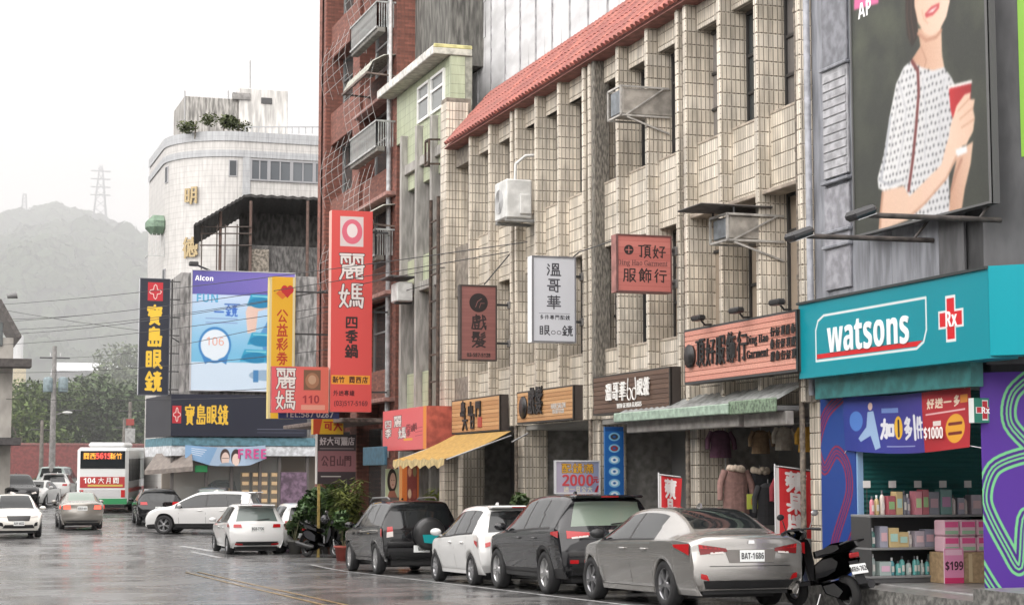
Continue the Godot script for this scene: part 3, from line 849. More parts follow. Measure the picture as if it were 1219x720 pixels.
# a car: body, panes, wheels, lamps, plate, mirrors; `o` holds what differs
func car(label: String, group: String, shape: String, at: Vector3, turn: float, o: Dictionary) -> Node3D:
	var sh := shell(shape, o.get("stretch", Vector3.ONE))
	var s: Dictionary = sh.spec
	var k: Vector3 = sh.stretch
	var t := thing(o.get("called", "parked_car"), label, o.get("category", "car"), at, turn, group)
	if o.has("tilt"):
		t.rotation.x = o.tilt
	var pm: Material = o.paint
	var dark := mat(0.015, 0.015, 0.016, 0.5)
	var gm := glass(0.012, 0.014, 0.015)
	var g: Array = sh.grid
	var nn: Array = sh.normals
	var st: Array = sh.st
	var body := Build.new()
	var panes := {}
	var mid: int = (g[0].size() - 1) / 2
	var trims := [Build.new(), Build.new()]
	var skirts := [Build.new(), Build.new()]
	for i in g.size() - 1:
		var u: float = (st[i][5] + st[i + 1][5]) / 2
		var d: float = (st[i][0] + st[i + 1][0]) / 2 / k.z
		var gap: float = st[i][1] - st[i][3]
		for j in g[0].size() - 1:
			var jj: int = j if j < mid else g[0].size() - 2 - j   # 0 at the sill .. mid-1 at the middle
			var into := body
			var trim: Build = trims[0 if j < mid else 1]
			var which := ""
			if jj >= 12 and u > s.rear_glass[0] and u < s.rear_glass[1]:
				which = "rear_window"
			elif jj >= 12 and u > s.front_glass[0] and u < s.front_glass[1]:
				which = "windscreen"
			elif (jj == 8 or jj == 9) and d > s.side[0] + (s.cut * 0.6 if jj == 9 else 0.0) and d < s.side[1] and gap > 0.13 * k.y:
				if absf(d - s.pillar) < 0.045 or (d < s.door[0] + 0.05 and d > s.door[0] - 0.01 and jj == 8 and shape != "sedan") or (d < s.door[0] + 0.12 and d > s.door[0] + 0.06 and jj == 9 and shape != "sedan"):
					into = trim
				else:
					which = "side_window"
			elif jj == 7 and d > s.side[0] and d < s.side[1]:
				into = trim
			elif jj <= 1 and o.get("cladding", false):
				into = skirts[0 if j < mid else 1]
			if which:
				if which == "side_window":
					which += str(0 if j < mid else 1) + ("f" if d > s.pillar else "r")
				if not panes.has(which):
					panes[which] = Build.new()
				into = panes[which]
			into.squad(g[i][j], g[i][j + 1], g[i + 1][j + 1], g[i + 1][j], nn[i][j], nn[i][j + 1], nn[i + 1][j + 1], nn[i + 1][j])
	part(t, "body", body, pm)
	for w in trims:
		part(t, "window_trim", w, dark)
	if o.get("cladding", false):
		for w in skirts:
			part(t, "cladding", w, dark)
	for p in panes:
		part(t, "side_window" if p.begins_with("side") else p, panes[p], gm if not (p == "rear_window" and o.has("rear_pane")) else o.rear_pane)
	var L: float = sh.length
	var hw: float = s.half * k.x
	var under := Build.new()
	under.box(Vector3(0, 0.42 * k.y, 0), Vector3(hw * 2 - 0.5, 0.42, L - 0.5))
	part(t, "underbody", under, dark)
	for a in sh.axles:
		for sg in [-1.0, 1.0]:
			wheel(t, Vector3(sg * (hw - 0.13), s.wheel, L / 2 - a), sg, s.wheel, o.get("spokes", 5), o.get("rim", mat(0.45, 0.45, 0.46, 0.3, 0.8)))
	for a in sh.axles:
		var well := Build.new()
		well.box(Vector3(0, s.wheel + 0.12, L / 2 - a), Vector3(hw * 2 - 0.46, 0.62, 0.74))
		part(t, "wheel_well", well, dark)
	# door seams and handles
	for sg in [-1.0, 1.0]:
		for dd in s.door:
			var x: float = dd * k.z
			var y1: float = sh.pts[8][3] - 0.01
			var seam := side_patch(sh, sg, [v2(x, sh.sill + 0.1), v2(x + 0.009, sh.sill + 0.1), v2(x + 0.009, y1), v2(x, y1)], 0.002)
			part(t, "door_seam", seam, dark)
		for dd in [s.door[0] + 0.22, s.door[1] + 0.22]:
			var h := Build.new()
			var hp := side_at(sh, dd * k.z, sh.pts[8][3] - 0.13, sg, 0.018)
			h.cbox(hp, Vector3(0.03, 0.035, 0.19), 0.012)
			part(t, "door_handle", h, o.get("handle", pm))
		var mir := Build.new()
		var mp := side_at(sh, (s.door[2] - 0.05) * k.z, sh.pts[9][3] + 0.02, sg, 0.12)
		mir.ball(mp + Vector3(0, 0.07, 0), Vector3(0.12, 0.075, 0.07), 12)
		mir.beam(mp + Vector3(-sg * 0.14, -0.01, 0), mp + Vector3(-sg * 0.02, 0.03, 0), 0.035)
		part(t, "wing_mirror", mir, o.get("mirror", pm))
		var line := Build.new()
		side_patch(sh, sg, [v2(s.axles[0] * k.z + s.arch + 0.05, sh.sill + 0.005), v2(s.axles[1] * k.z - s.arch - 0.05, sh.sill + 0.005), v2(s.axles[1] * k.z - s.arch - 0.05, sh.sill + 0.075), v2(s.axles[0] * k.z + s.arch + 0.05, sh.sill + 0.075)], 0.012, line)
		part(t, "sill_trim", line, dark if o.get("cladding", false) else pm)
	# roof antenna
	if o.get("fin", true):
		var fin := Build.new()
		var p: Array = spline(sh.pts, 8.3)
		fin.prism([v2(0, 0), v2(0.18, 0), v2(0.05, 0.065), v2(0.0, 0.06)], 0.03, Transform3D(Basis(Vector3(0, 0, -1), Vector3.UP, Vector3.RIGHT), Vector3(0.015, p[1] - 0.005, L / 2 - p[0] + 0.05)))
		part(t, "roof_antenna", fin, pm)
	# lamps at the tail
	var red := mat(0.42, 0.012, 0.015, 0.15)
	if o.get("lights_on", false):
		red = lit(1.0, 0.10, 0.06, 0.4)
	var pale := mat(0.6, 0.55, 0.52, 0.2)
	for lamp in o.get("tail", []):    # [kind, colour, corners], mirrored
		for sg in [-1.0, 1.0]:
			var lb := Build.new()
			var cm: Material = {"red": red, "dark_red": mat(0.16, 0.008, 0.01, 0.15), "pale": pale, "dark": dark, "amber": mat(0.5, 0.16, 0.03, 0.2), "chrome": mat(0.7, 0.7, 0.7, 0.15, 0.9)}[lamp[1]]
			if lamp[0] == "rear":
				var c: Array = lamp[2]
				rear_patch(sh, c if sg > 0 else [v2(-c[1].x, c[1].y), v2(-c[0].x, c[0].y), v2(-c[3].x, c[3].y), v2(-c[2].x, c[2].y)], 0.012, lb)
			elif lamp[0] == "front":
				var c: Array = lamp[2]
				front_patch(sh, c if sg > 0 else [v2(-c[1].x, c[1].y), v2(-c[0].x, c[0].y), v2(-c[3].x, c[3].y), v2(-c[2].x, c[2].y)], 0.012, lb)
			else:
				side_patch(sh, sg, lamp[2], 0.010, lb)
			part(t, lamp[3] if lamp.size() > 3 else "tail_lamp", lb, cm)
	for f in o.get("fascia", []):     # [name, end, material, corners, offset]
		var fb := Build.new()
		if f[1] == "rear":
			rear_patch(sh, f[3], f[4] if f.size() > 4 else 0.006, fb)
		else:
			front_patch(sh, f[3], f[4] if f.size() > 4 else 0.006, fb)
		part(t, f[0], fb, f[2])
	if o.has("plate"):
		var pl: Array = o.plate   # [text, height, front]
		var front: bool = pl.size() > 2 and pl[2]
		var pp := end_at(sh, 0, pl[1], front, 0.012)
		var q := Build.new()
		q.cbox(pp, Vector3(0.38, 0.16, 0.012), 0.005)
		var pn := part(t, "number_plate", q, mat(0.75, 0.77, 0.76, 0.4))
		var bs := Basis() if not front else Basis(Vector3.UP, PI)
		letters(pn, pl[0], pp + Vector3(0, 0, -0.009 if front else 0.009), bs, 0.085, mat(0.02, 0.02, 0.022), 0.003, "Droid Sans", true, 0.68)
	if o.get("wiper", false):
		var wb := Build.new()
		var a := end_at(sh, 0.0, sh.pts[4][1] + 0.06, false, 0.03)
		var c := end_at(sh, 0.38, sh.pts[4][1] + 0.10, false, 0.03)
		wb.tube([a, c], 0.012, 6)
		part(t, "rear_wiper", wb, dark)
	if o.get("spoiler", false):
		var sp := Build.new()
		var p: Array = sh.pts[6]
		sp.cbox(Vector3(0, p[1] + 0.035 * k.y, L / 2 - p[0] + 0.03), Vector3(p[2] * 1.95, 0.05, 0.30), 0.02)
		part(t, "roof_spoiler", sp, pm)
		var bl := Build.new()
		bl.box(Vector3(0, p[1] + 0.03 * k.y, L / 2 - p[0] + 0.186), Vector3(0.3, 0.02, 0.012))
		part(t, "brake_lamp", bl, mat(0.3, 0.01, 0.01, 0.2))
	return t

# ---------- the scene ----------
const WALL := 13.0       # x of the shop fronts on the right of the street

func _ready():
	var cam := Camera3D.new()
	cam.name = "camera"
	add_child(cam)
	cam.position = Vector3(0, EYE, 0)
	cam.rotation = Vector3(pitch, -yaw, 0)
	cam.fov = rad_to_deg(2 * atan(360.0 / FOCAL))
	cam.near = 0.5
	cam.far = 6000.0
	cam.current = true
	var sky_mat := ProceduralSkyMaterial.new()
	# an overcast sky: the zenith is about three times as bright as the horizon
	sky_mat.sky_top_color = Color(0.985, 0.99, 1.0)
	sky_mat.sky_horizon_color = Color(0.40, 0.406, 0.418)
	sky_mat.sky_curve = 1.4
	sky_mat.sky_energy_multiplier = 1.2
	sky_mat.ground_horizon_color = Color(0.5, 0.5, 0.5)
	sky_mat.ground_bottom_color = Color(0.3, 0.3, 0.3)
	sky_mat.sun_angle_max = 1.0
	var env := Environment.new()
	env.background_mode = Environment.BG_SKY
	env.sky = Sky.new()
	env.sky.sky_material = sky_mat
	env.background_energy_multiplier = 1.0
	env.tonemap_mode = Environment.TONE_MAPPER_LINEAR
	env.tonemap_exposure = 3.8
	env.fog_enabled = true
	env.fog_density = 0.00008
	env.fog_light_color = Color(0.93, 0.94, 0.95)
	env.volumetric_fog_enabled = true
	env.volumetric_fog_density = 0.0
	env.sdfgi_enabled = true
	env.ssao_enabled = true
	env.ssil_enabled = true
	var we := WorldEnvironment.new()
	we.name = "environment"
	we.environment = env
	add_child(we)
	var sun := DirectionalLight3D.new()
	sun.name = "sun_behind_cloud"
	add_child(sun)
	sun.light_energy = 0.5
	sun.light_color = Color(1.0, 0.985, 0.975)
	sun.light_angular_distance = 110.0
	sun.shadow_enabled = true
	sun.rotation = Vector3(deg_to_rad(-46), deg_to_rad(-62), 0)
	make_textures()
	build_ground()
	build_hills()
	mist()
	opposite_row()
	tiled_row()
	drugstore()
	green_house()
	brick_block()
	metal_building()
	optician_corner()
	tower()
	left_side()
	street_signs()
	shop_goods()
	traffic()
	plants()
	wires()

func strip(b: Build, x0: float, x1: float, z0: float, z1: float, lift: float, step := 2.0):
	var n := maxi(1, int(ceil(absf(z1 - z0) / step)))
	for i in n:
		var a := lerpf(z0, z1, float(i) / n)
		var c := lerpf(z0, z1, float(i + 1) / n)
		b.quad(Vector3(x0, ground_y(a) + lift, a), Vector3(x1, ground_y(a) + lift, a), Vector3(x1, ground_y(c) + lift, c), Vector3(x0, ground_y(c) + lift, c), Vector2(x0, a), Vector2(x1, a), Vector2(x1, c), Vector2(x0, c))

func build_ground():
	# wet asphalt, one sheet to the horizon
	var g := Build.new()
	strip(g, -700, 900, 60, -130, 0.0, 2.0)
	strip(g, -700, 900, -130, -2000, 0.0, 60.0)
	var road := StandardMaterial3D.new()
	road.albedo_color = Color(0.14, 0.138, 0.137).linear_to_srgb()
	road.albedo_texture = noise_tex("asphalt", 0.03, 0.78, 1.0, 1024)
	road.roughness = 1.0
	road.roughness_texture = noise_tex("puddle", 0.005, 0.14, 0.34, 1024)
	road.uv1_triplanar = true
	road.uv1_world_triplanar = true
	road.uv1_scale = Vector3(0.07, 0.07, 0.07)
	road.metallic_specular = 0.85
	struct("road", g, road)
	# painted lines
	var white := worn(0.55, 0.55, 0.55, 0.3, "strong", Vector3(0.6, 0.6, 0.6))
	var yellow := worn(0.36, 0.25, 0.11, 0.3, "strong", Vector3(0.6, 0.6, 0.6))
	var l := Build.new()
	strip(l, 9.86, 9.97, -14, -47.5, 0.006, 1.0)
	struct("parking_bay_line", l, white)
	var y := Build.new()
	yellow_line(y, 0.0)
	struct("yellow_line", y, yellow)
	y = Build.new()
	yellow_line(y, -0.3)
	struct("yellow_line", y, yellow)
	var stop := Build.new()
	var sa := on_ground(240, 651)
	for r in [[215, 650, 258, 657, 0.14], [228, 657, 262, 664, 0.1]]:
		var a := on_ground(r[0], r[1])
		var c := on_ground(r[2], r[3])
		var d := (c - a).normalized()
		var n: Vector3 = Vector3(-d.z, 0, d.x) * r[4]
		stop.quad(a - n + Vector3(0, 0.008, 0), c - n + Vector3(0, 0.008, 0), c + n + Vector3(0, 0.008, 0), a + n + Vector3(0, 0.008, 0))
	struct("lane_mark", stop, white)
	# footway under the arcades
	var f := Build.new()
	var e := Build.new()
	var fz := [-12.0, -19.5, -24.9, -30.0, -34.8, -40.0, -44.9, -50.5, -56.0, -61.5]
	for i in fz.size() - 1:
		var h: float = maxf(ground_y(fz[i]), ground_y(fz[i + 1])) + 0.24
		f.quad(Vector3(12.35, h, fz[i]), Vector3(19, h, fz[i]), Vector3(19, h, fz[i + 1]), Vector3(12.35, h, fz[i + 1]))
		e.quad(Vector3(12.35, -1.5, fz[i + 1]), Vector3(12.35, -1.5, fz[i]), Vector3(12.35, h, fz[i]), Vector3(12.35, h, fz[i + 1]))
		e.quad(Vector3(12.35, -1.5, fz[i]), Vector3(19, -1.5, fz[i]), Vector3(19, h, fz[i]), Vector3(12.35, h, fz[i]))
	struct("footway", f, worn(0.20, 0.19, 0.18, 0.3, "mottle", Vector3(0.8, 0.8, 0.8)))
	struct("kerb", e, worn(0.22, 0.215, 0.2, 0.5, "strong", Vector3(0.8, 0.8, 0.8)))

func yellow_line(b: Build, dx: float):
	var pts := [on_ground(236, 681), on_ground(300, 696), on_ground(360, 709), on_ground(405, 719)]
	pts.append(pts[3] + (pts[3] - pts[2]) * 3.0)
	for i in pts.size() - 1:
		var a: Vector3 = pts[i] + Vector3(dx, 0, 0)
		var c: Vector3 = pts[i + 1] + Vector3(dx, 0, 0)
		a.y = ground_y(a.z) + 0.006
		c.y = ground_y(c.z) + 0.006
		b.quad(a + Vector3(-0.04, 0, 0), a + Vector3(0.04, 0, 0), c + Vector3(0.04, 0, 0), c + Vector3(-0.04, 0, 0))

func build_hills():
	var n := FastNoiseLite.new()
	n.seed = 5
	n.frequency = 0.012
	n.fractal_octaves = 5
	# ridge line by pixel column at 640 m
	var ridge := [[-700, 330], [-400, 300], [-150, 285], [0, 262], [35, 256], [60, 252], [85, 255], [110, 263], [150, 280], [175, 292], [200, 300], [300, 330], [500, 345], [800, 320], [1300, 300], [1900, 330]]
	var h := Build.new()
	var cols := 220
	var rows := 26
	var verts := []
	for i in cols + 1:
		var px := lerpf(-700, 1900, float(i) / cols)
		var py := 330.0
		for k in ridge.size() - 1:
			if px >= ridge[k][0] and px <= ridge[k + 1][0]:
				py = lerpf(ridge[k][1], ridge[k + 1][1], (px - ridge[k][0]) / float(ridge[k + 1][0] - ridge[k][0]))
		var top := at_z(px, py, -640.0)
		var col := []
		for j in rows + 1:
			var t := float(j) / rows
			var z := lerpf(-330.0, -640.0, t)
			var x := top.x * (0.75 + 0.25 * t)
			var y := lerpf(1.5, top.y, pow(t, 0.85)) + n.get_noise_2d(x, z) * 22.0 * sin(t * PI) + n.get_noise_2d(x * 6, z * 6) * 3.0 * minf(1, t * 4)
			col.append(Vector3(x, y, z))
		col.append(Vector3(top.x * 1.1, 1.0, -760))
		verts.append(col)
	for i in cols:
		for j in rows + 1:
			h.quad(verts[i][j], verts[i + 1][j], verts[i + 1][j + 1], verts[i][j + 1])
	struct("hill", h, worn(0.05, 0.075, 0.035, 0.9, "strong", Vector3(0.02, 0.02, 0.02)))
	# the wood that covers the slope, too far to count
	var crown := Build.new()
	var rng := RandomNumberGenerator.new()
	rng.seed = 11
	for k in 60:
		var d := Vector3(rng.randfn(), absf(rng.randfn()), rng.randfn()).normalized()
		var p := d * rng.randf_range(0.6, 1.0)
		var s := rng.randf_range(0.25, 0.5)
		var u := d.cross(Vector3(rng.randf(), rng.randf(), rng.randf())).normalized() * s
		var w := d.cross(u).normalized() * s
		crown.squad(p - u - w, p + u - w, p + u + w, p - u + w, d, d, d, d)
	var mm := MultiMesh.new()
	mm.transform_format = MultiMesh.TRANSFORM_3D
	mm.mesh = crown.mesh()
	var spots := []
	for i in 9000:
		var a := rng.randi_range(40, 150)
		var j := int(sqrt(rng.randf()) * rows)
		var q: Vector3 = verts[a][j].lerp(verts[a + 1][mini(j + 1, rows)], rng.randf())
		var s := rng.randf_range(1.8, 3.6)
		spots.append(Transform3D(Basis(Vector3.UP, rng.randf() * TAU).scaled(Vector3(s, s * rng.randf_range(0.7, 1.2), s)), q))
	mm.instance_count = spots.size()
	for i in spots.size():
		mm.set_instance_transform(i, spots[i])
	var wood := MultiMeshInstance3D.new()
	wood.name = "hillside_wood"
	wood.multimesh = mm
	wood.material_override = mat(0.05, 0.08, 0.03, 0.8)
	add_child(wood)
	tag(wood, "far hillside wood fading into the mist", "forest")
	wood.set_meta("kind", "stuff")
	# pylons on the ridge
	for p in [[118, 196, 285, -600.0, 1.0], [28, 230, 262, -640.0, 0.5]]:
		var base := at_z(p[0], p[2] + 6, p[3])
		var tip := at_z(p[0], p[1], p[3])
		var hgt: float = tip.y - base.y
		var t := thing("pylon", "tall lattice pylon with many crossarms on the hazy ridge" if p[4] == 1.0 else "small faint lattice tower further along the misty ridge", "pylon", base, 0.0, "")
		var b := Build.new()
		for sx in [-1, 1]:
			for sz in [-1, 1]:
				b.beam(Vector3(sx * hgt * 0.11, 0, sz * hgt * 0.11), Vector3(sx * 0.5, hgt * 0.97, sz * 0.5), 0.35)
		for k in 9:
			var f0 := k / 9.0
			var f1 := (k + 1) / 9.0
			var w0 := lerpf(hgt * 0.11, 0.5, f0)
			var w1 := lerpf(hgt * 0.11, 0.5, f1)
			b.beam(Vector3(-w0, hgt * f0, w0), Vector3(w1, hgt * f1, w1), 0.2)
			b.beam(Vector3(w0, hgt * f0, w0), Vector3(-w1, hgt * f1, w1), 0.2)
		part(t, "lattice", b, mat(0.2, 0.21, 0.22, 0.6))
		if p[4] == 1.0:
			for k in 4:
				var arm := Build.new()
				arm.beam(Vector3(-3.2, hgt * (0.62 + k * 0.1), 0), Vector3(3.2, hgt * (0.62 + k * 0.1), 0), 0.4)
				part(t, "crossarm", arm, mat(0.2, 0.21, 0.22, 0.6))

func mist():
	# low cloud lying in front of and over the hillside
	var f := FogVolume.new()
	f.name = numbered("mist")
	f.shape = RenderingServer.FOG_VOLUME_SHAPE_BOX
	f.size = Vector3(1400, 150, 562)
	f.position = Vector3(150, 70, -381)
	var m := FogMaterial.new()
	m.density = 0.0032
	m.albedo = Color(0.99, 0.995, 1.0)
	f.material = m
	add_child(f)
	f.set_meta("kind", "structure")

# ---------- the long tiled shophouse row ----------
func tile_mat(r, g, b) -> StandardMaterial3D:
	var key := "tile %.3f %.3f" % [r, b]
	if mats.has(key):
		return mats[key]
	if not tex.has("flutes"):
		var im := Image.create(64, 64, false, Image.FORMAT_RGB8)
		var hm := Image.create(64, 64, false, Image.FORMAT_RGB8)
		var rng := RandomNumberGenerator.new()
		rng.seed = 3
		for x in 64:
			var d: float = minf(x % 32, 32 - x % 32)
			for y in 64:
				var v := 0.46 + 0.08 * rng.randf() if d < 2.2 else 0.93 + 0.07 * rng.randf()
				if x >= 32 and d >= 2.2:
					v *= 0.95
				im.set_pixel(x, y, Color(v, v * 0.97, v * 0.93) if d < 2.2 else Color(v, v, v))
				var hh: float = clampf((d - 1.0) / 3.0, 0, 1)
				hm.set_pixel(x, y, Color(hh, hh, hh))
		tex["flutes"] = ImageTexture.create_from_image(im)
		tex["flute_relief"] = ImageTexture.create_from_image(hm)
		noise_tex("streak", 0.012, 0.8, 1.0, 512)
	var m := StandardMaterial3D.new()
	m.albedo_color = Color(r, g, b).linear_to_srgb()
	m.roughness = 0.38
	m.albedo_texture = tex["flutes"]
	m.uv1_scale = Vector3(1 / 0.17, 2.0, 1)
	m.heightmap_enabled = true
	m.heightmap_texture = tex["flute_relief"]
	m.heightmap_scale = 0.2
	m.detail_enabled = true
	m.detail_albedo = tex["streak"]
	m.detail_blend_mode = BaseMaterial3D.BLEND_MODE_MUL
	m.detail_uv_layer = BaseMaterial3D.DETAIL_UV_2
	m.uv2_triplanar = true
	m.uv2_world_triplanar = true
	m.uv2_scale = Vector3(0.55, 0.1, 0.55)
	mats[key] = m
	return m

const FINS := [557.3, 581.0, 607.0, 637.0, 664.5, 694.4, 735.7, 771.3, 808.3, 859.4, 904.3, 955.7]
const EAVE := 10.45
var fin_z := []

func sash_window(parent: Node3D, x: float, z0: float, z1: float, y0: float, y1: float, rows: Array, pane_mat: Material, frame_mat: Material, thick := 0.05):
	# z0 is the far side; a frame, its bars and panes, facing the street (-x)
	var w := Node3D.new()
	w.name = "window"
	parent.add_child(w, true)
	var o: Vector3 = parent.position
	w.position = Vector3(x, y0, (z0 + z1) / 2) - o
	var h := y1 - y0
	var l := absf(z1 - z0)
	var f := Build.new()
	for e in [-1, 1]:
		f.box(Vector3(0, h / 2, e * (l / 2 - thick / 2)), Vector3(0.07, h, thick))
	f.box(Vector3(0, thick / 2, 0), Vector3(0.066, thick, l - 2 * thick))
	f.box(Vector3(0, h - thick / 2, 0), Vector3(0.066, thick, l - 2 * thick))
	for r in rows:
		f.box(Vector3(0.003, h * r, 0), Vector3(0.06, thick, l - 2 * thick))
	part(w, "frame", f, frame_mat)
	var cuts := [0.0] + rows + [1.0]
	for i in cuts.size() - 1:
		var p := Build.new()
		var a: float = h * cuts[i] + thick / 2
		var c: float = h * cuts[i + 1] - thick / 2
		var tilt := (0.012 if i % 2 else -0.008)
		p.quad(Vector3(0.01 + tilt, a, -l / 2 + thick), Vector3(0.01, a, l / 2 - thick), Vector3(0.01 - tilt, c, l / 2 - thick), Vector3(0.01, c, -l / 2 + thick))
		part(w, "pane", p, pane_mat)
	return w

func tiled_row():
	for x in FINS:
		fin_z.append(at_x(x, 565, WALL - 0.23).z)
	var zfar := at_x(534.7, 565, WALL).z
	var znear := at_x(966, 565, WALL).z
	var base := Vector3(WALL, ground_y((zfar + znear) / 2), (zfar + znear) / 2)
	var t := thing("tiled_shophouse", "long three storey shophouse faced with beige ribbed tiles under a red tiled eave", "building", base)
	var mortar := worn(0.23, 0.20, 0.165, 0.85, "mottle")
	var tone := [tile_mat(0.80, 0.72, 0.60), tile_mat(0.74, 0.665, 0.55), tile_mat(0.84, 0.765, 0.65)]
	# the body behind the tiles: upper storeys, as piers and bands so that the windows are real openings
	var core := Build.new(base)
	core.span(Vector3(WALL + 0.42, 3.1, zfar), Vector3(WALL + 6, EAVE - 0.1, znear))
	part(t, "wall", core, mat(0.30, 0.28, 0.25, 0.9))
	var bays := []    # [far z, near z] of each window bay
	var edges := [at_x(547, 565, WALL - 0.23).z] + fin_z
	for i in edges.size() - 1:
		bays.append([edges[i] + 0.12, edges[i + 1]])
	var bands := Build.new(base)
	for y in [[3.1, 4.45], [6.55, 7.82], [9.9, EAVE]]:
		bands.span(Vector3(WALL + 0.012, y[0], zfar + 0.5), Vector3(WALL + 0.42, y[1], znear - 0.02))
	part(t, "mortar_band", bands, mortar)
	# tile courses
	var blocks := []    # [from, to, is fin]
	var course := 0.2335
	var fins := Build.new(base)
	var pairs := {5: 1, 8: 1, 2: 1}
	for i in fin_z.size():
		var zs := [fin_z[i]]
		if pairs.has(i):
			zs.append(fin_z[i] + 0.36)
		for z in zs:
			fins.span(Vector3(WALL - 0.22, 3.1, z + 0.01), Vector3(WALL + 0.42, EAVE, z + 0.11))
			var y := 3.1
			while y < EAVE - 0.05:
				blocks.append([Vector3(WALL - 0.23, y, z), Vector3(WALL + 0.36, minf(y + course - 0.011, EAVE), z + 0.12), "fin"])
				y += course
	# the end pier
	var pz := zfar
	fins.span(Vector3(WALL - 0.24, ground_y(pz), pz + 0.01), Vector3(WALL + 0.42, 11.75, pz + 0.5))
	var y0 := 0.2
	while y0 < 11.6:
		blocks.append([Vector3(WALL - 0.25, y0, pz), Vector3(WALL + 0.36, y0 + course - 0.011, pz + 0.52), "pier"])
		y0 += course
	part(t, "mortar_pier", fins, mortar)
	for b in bays:
		for y in [[3.1, 4.45], [6.55, 7.82], [9.9, EAVE]]:
			var yy: float = y[1]
			while yy > y[0] + 0.02:
				blocks.append([Vector3(WALL, maxf(yy - course + 0.011, y[0]), b[0]), Vector3(WALL + 0.1, yy, b[1]), "band"])
				yy -= course
	blocks.sort_custom(func(p, q): return p[0].z > q[0].z)
	var shared := {}
	var rest := Build.new(base)
	var rng := RandomNumberGenerator.new()
	rng.seed = 21
	for i in blocks.size():
		var p: Vector3 = blocks[i][0]
		var q: Vector3 = blocks[i][1]
		if i < 300:
			var s := q - p
			var key := "%.2f %.3f %.3f" % [s.x, s.y, s.z]
			if not shared.has(key):
				var b := Build.new()
				b.cbox(Vector3.ZERO, s, 0.008)
				shared[key] = b.mesh()
			var m := part(t, "tile_course", shared[key], tone[rng.randi() % 3])
			m.position = (p + q) / 2 - base + Vector3(rng.randf_range(-0.002, 0.002), 0, 0)
		else:
			rest.cbox((p + q) / 2, q - p, 0.008)
	part(t, "tile_courses_beyond", rest, tone[0]).set_meta("kind", "stuff")
	# windows
	var panes := [glass(0.13, 0.12, 0.115, 0.12), glass(0.19, 0.175, 0.165, 0.15), glass(0.05, 0.055, 0.055, 0.08), glass(0.32, 0.26, 0.20, 0.2)]
	var frame := mat(0.035, 0.033, 0.032, 0.5)
	for i in bays.size():
		var b: Array = bays[i]
		var rows := [0.72] if i < 9 else [0.62, 0.3]
		sash_window(t, WALL + 0.30, b[0], b[1], 7.86, 9.88, rows, panes[(i * 7 + 1) % 3], frame)
		var low: Material = panes[(i * 5) % 3] if i < 8 else panes[3]
		sash_window(t, WALL + 0.30, b[0], b[1], 4.49, 6.53, [0.7] if i % 2 else [0.68, 0.34], low, frame)
		for sy in [7.84, 4.47]:
			var sill := Build.new(base)
			sill.cbox(Vector3(WALL + 0.14, sy, (b[0] + b[1]) / 2), Vector3(0.30, 0.05, b[1] - b[0] - 0.01), 0.01)
			part(t, "window_sill", sill, worn(0.42, 0.36, 0.29, 0.6))
		if i >= 9:
			var lintel := Build.new(base)
			lintel.cbox(Vector3(WALL + 0.0, 6.53, (b[0] + b[1]) / 2), Vector3(0.34, 0.07, b[1] - b[0] - 0.01), 0.012)
			part(t, "window_lintel", lintel, worn(0.36, 0.30, 0.24, 0.6))
	# roof: rows of barrel tiles on a sloping bed
	var e0 := Vector3(WALL - 0.34, EAVE - 0.03, 0)
	var e1 := Vector3(WALL + 0.75, EAVE + 1.22, 0)
	var r0 := zfar + 0.62
	var bed := Build.new(base)
	bed.xf = Transform3D(Basis.IDENTITY, Vector3.ZERO)
	bed.prism([v2(e0.x, e0.y - 0.06), v2(e1.x, e1.y - 0.06), v2(e1.x + 1.0, e1.y - 0.06), v2(e1.x + 1.0, EAVE - 0.06), v2(e0.x + 0.1, EAVE - 0.10)], znear - r0, Transform3D(Basis.IDENTITY, Vector3(0, 0, znear)))
	part(t, "roof_bed", bed, worn(0.25, 0.10, 0.08, 0.8))
	var dir := (e1 - e0).normalized()
	var nrm := Vector3(-dir.y, dir.x, 0)
	var tile := Build.new()
	var tl := 0.34
	for k in 6:
		var a0 := PI * k / 6.0
		var a1 := PI * (k + 1) / 6.0
		var c0 := Vector3(0, 0, 0.1 * cos(a0)) + nrm * 0.095 * sin(a0)
		var c1 := Vector3(0, 0, 0.1 * cos(a1)) + nrm * 0.095 * sin(a1)
		tile.quad(c0 - nrm * 0.0, c0 * 0.86 + dir * tl, c1 * 0.86 + dir * tl, c1)
		tile.tri(Vector3.ZERO, c0, c1)
	var tile_mesh := tile.mesh()
	var red := [worn(0.27, 0.072, 0.052, 0.55, "mottle"), worn(0.26, 0.06, 0.045, 0.55, "mottle"), worn(0.35, 0.095, 0.065, 0.55, "mottle")]
	var spots := []
	var count := int((znear - r0) / 0.225)
	for k in count:
		for r in 6:
			spots.append(Vector3(0, 0, znear - 0.12 - k * 0.225) + e0 + dir * (r * 0.315) + nrm * (0.012 + 0.004 * (r % 2)))
	# those past x = 810 in the photograph stand above its upper edge
	var far := Build.new(base)
	var seen_tiles := spots.filter(func(p): return p.z < -29.0)
	var used := 0
	for p in spots:
		if p.z < -29.0 and used < 300:
			used += 1
			var m := part(t, "roof_tile", tile_mesh, red[rng.randi() % 3])
			m.position = p - base
		else:
			far.xf = Transform3D(Basis.IDENTITY, p)
			for k in 4:
				var a0 := PI * k / 4.0
				var a1 := PI * (k + 1) / 4.0
				var c0 := Vector3(0, 0, 0.1 * cos(a0)) + nrm * 0.095 * sin(a0)
				var c1 := Vector3(0, 0, 0.1 * cos(a1)) + nrm * 0.095 * sin(a1)
				far.quad(c0, c0 * 0.86 + dir * tl, c1 * 0.86 + dir * tl, c1)
				far.tri(Vector3.ZERO, c0, c1)
	part(t, "roof_tiles_beyond", far, red[0]).set_meta("kind", "stuff")
	var cap := Build.new(base)
	cap.tube([e1 + Vector3(0.05, 0, r0), e1 + Vector3(0.05, 0, znear)], 0.11, 10)
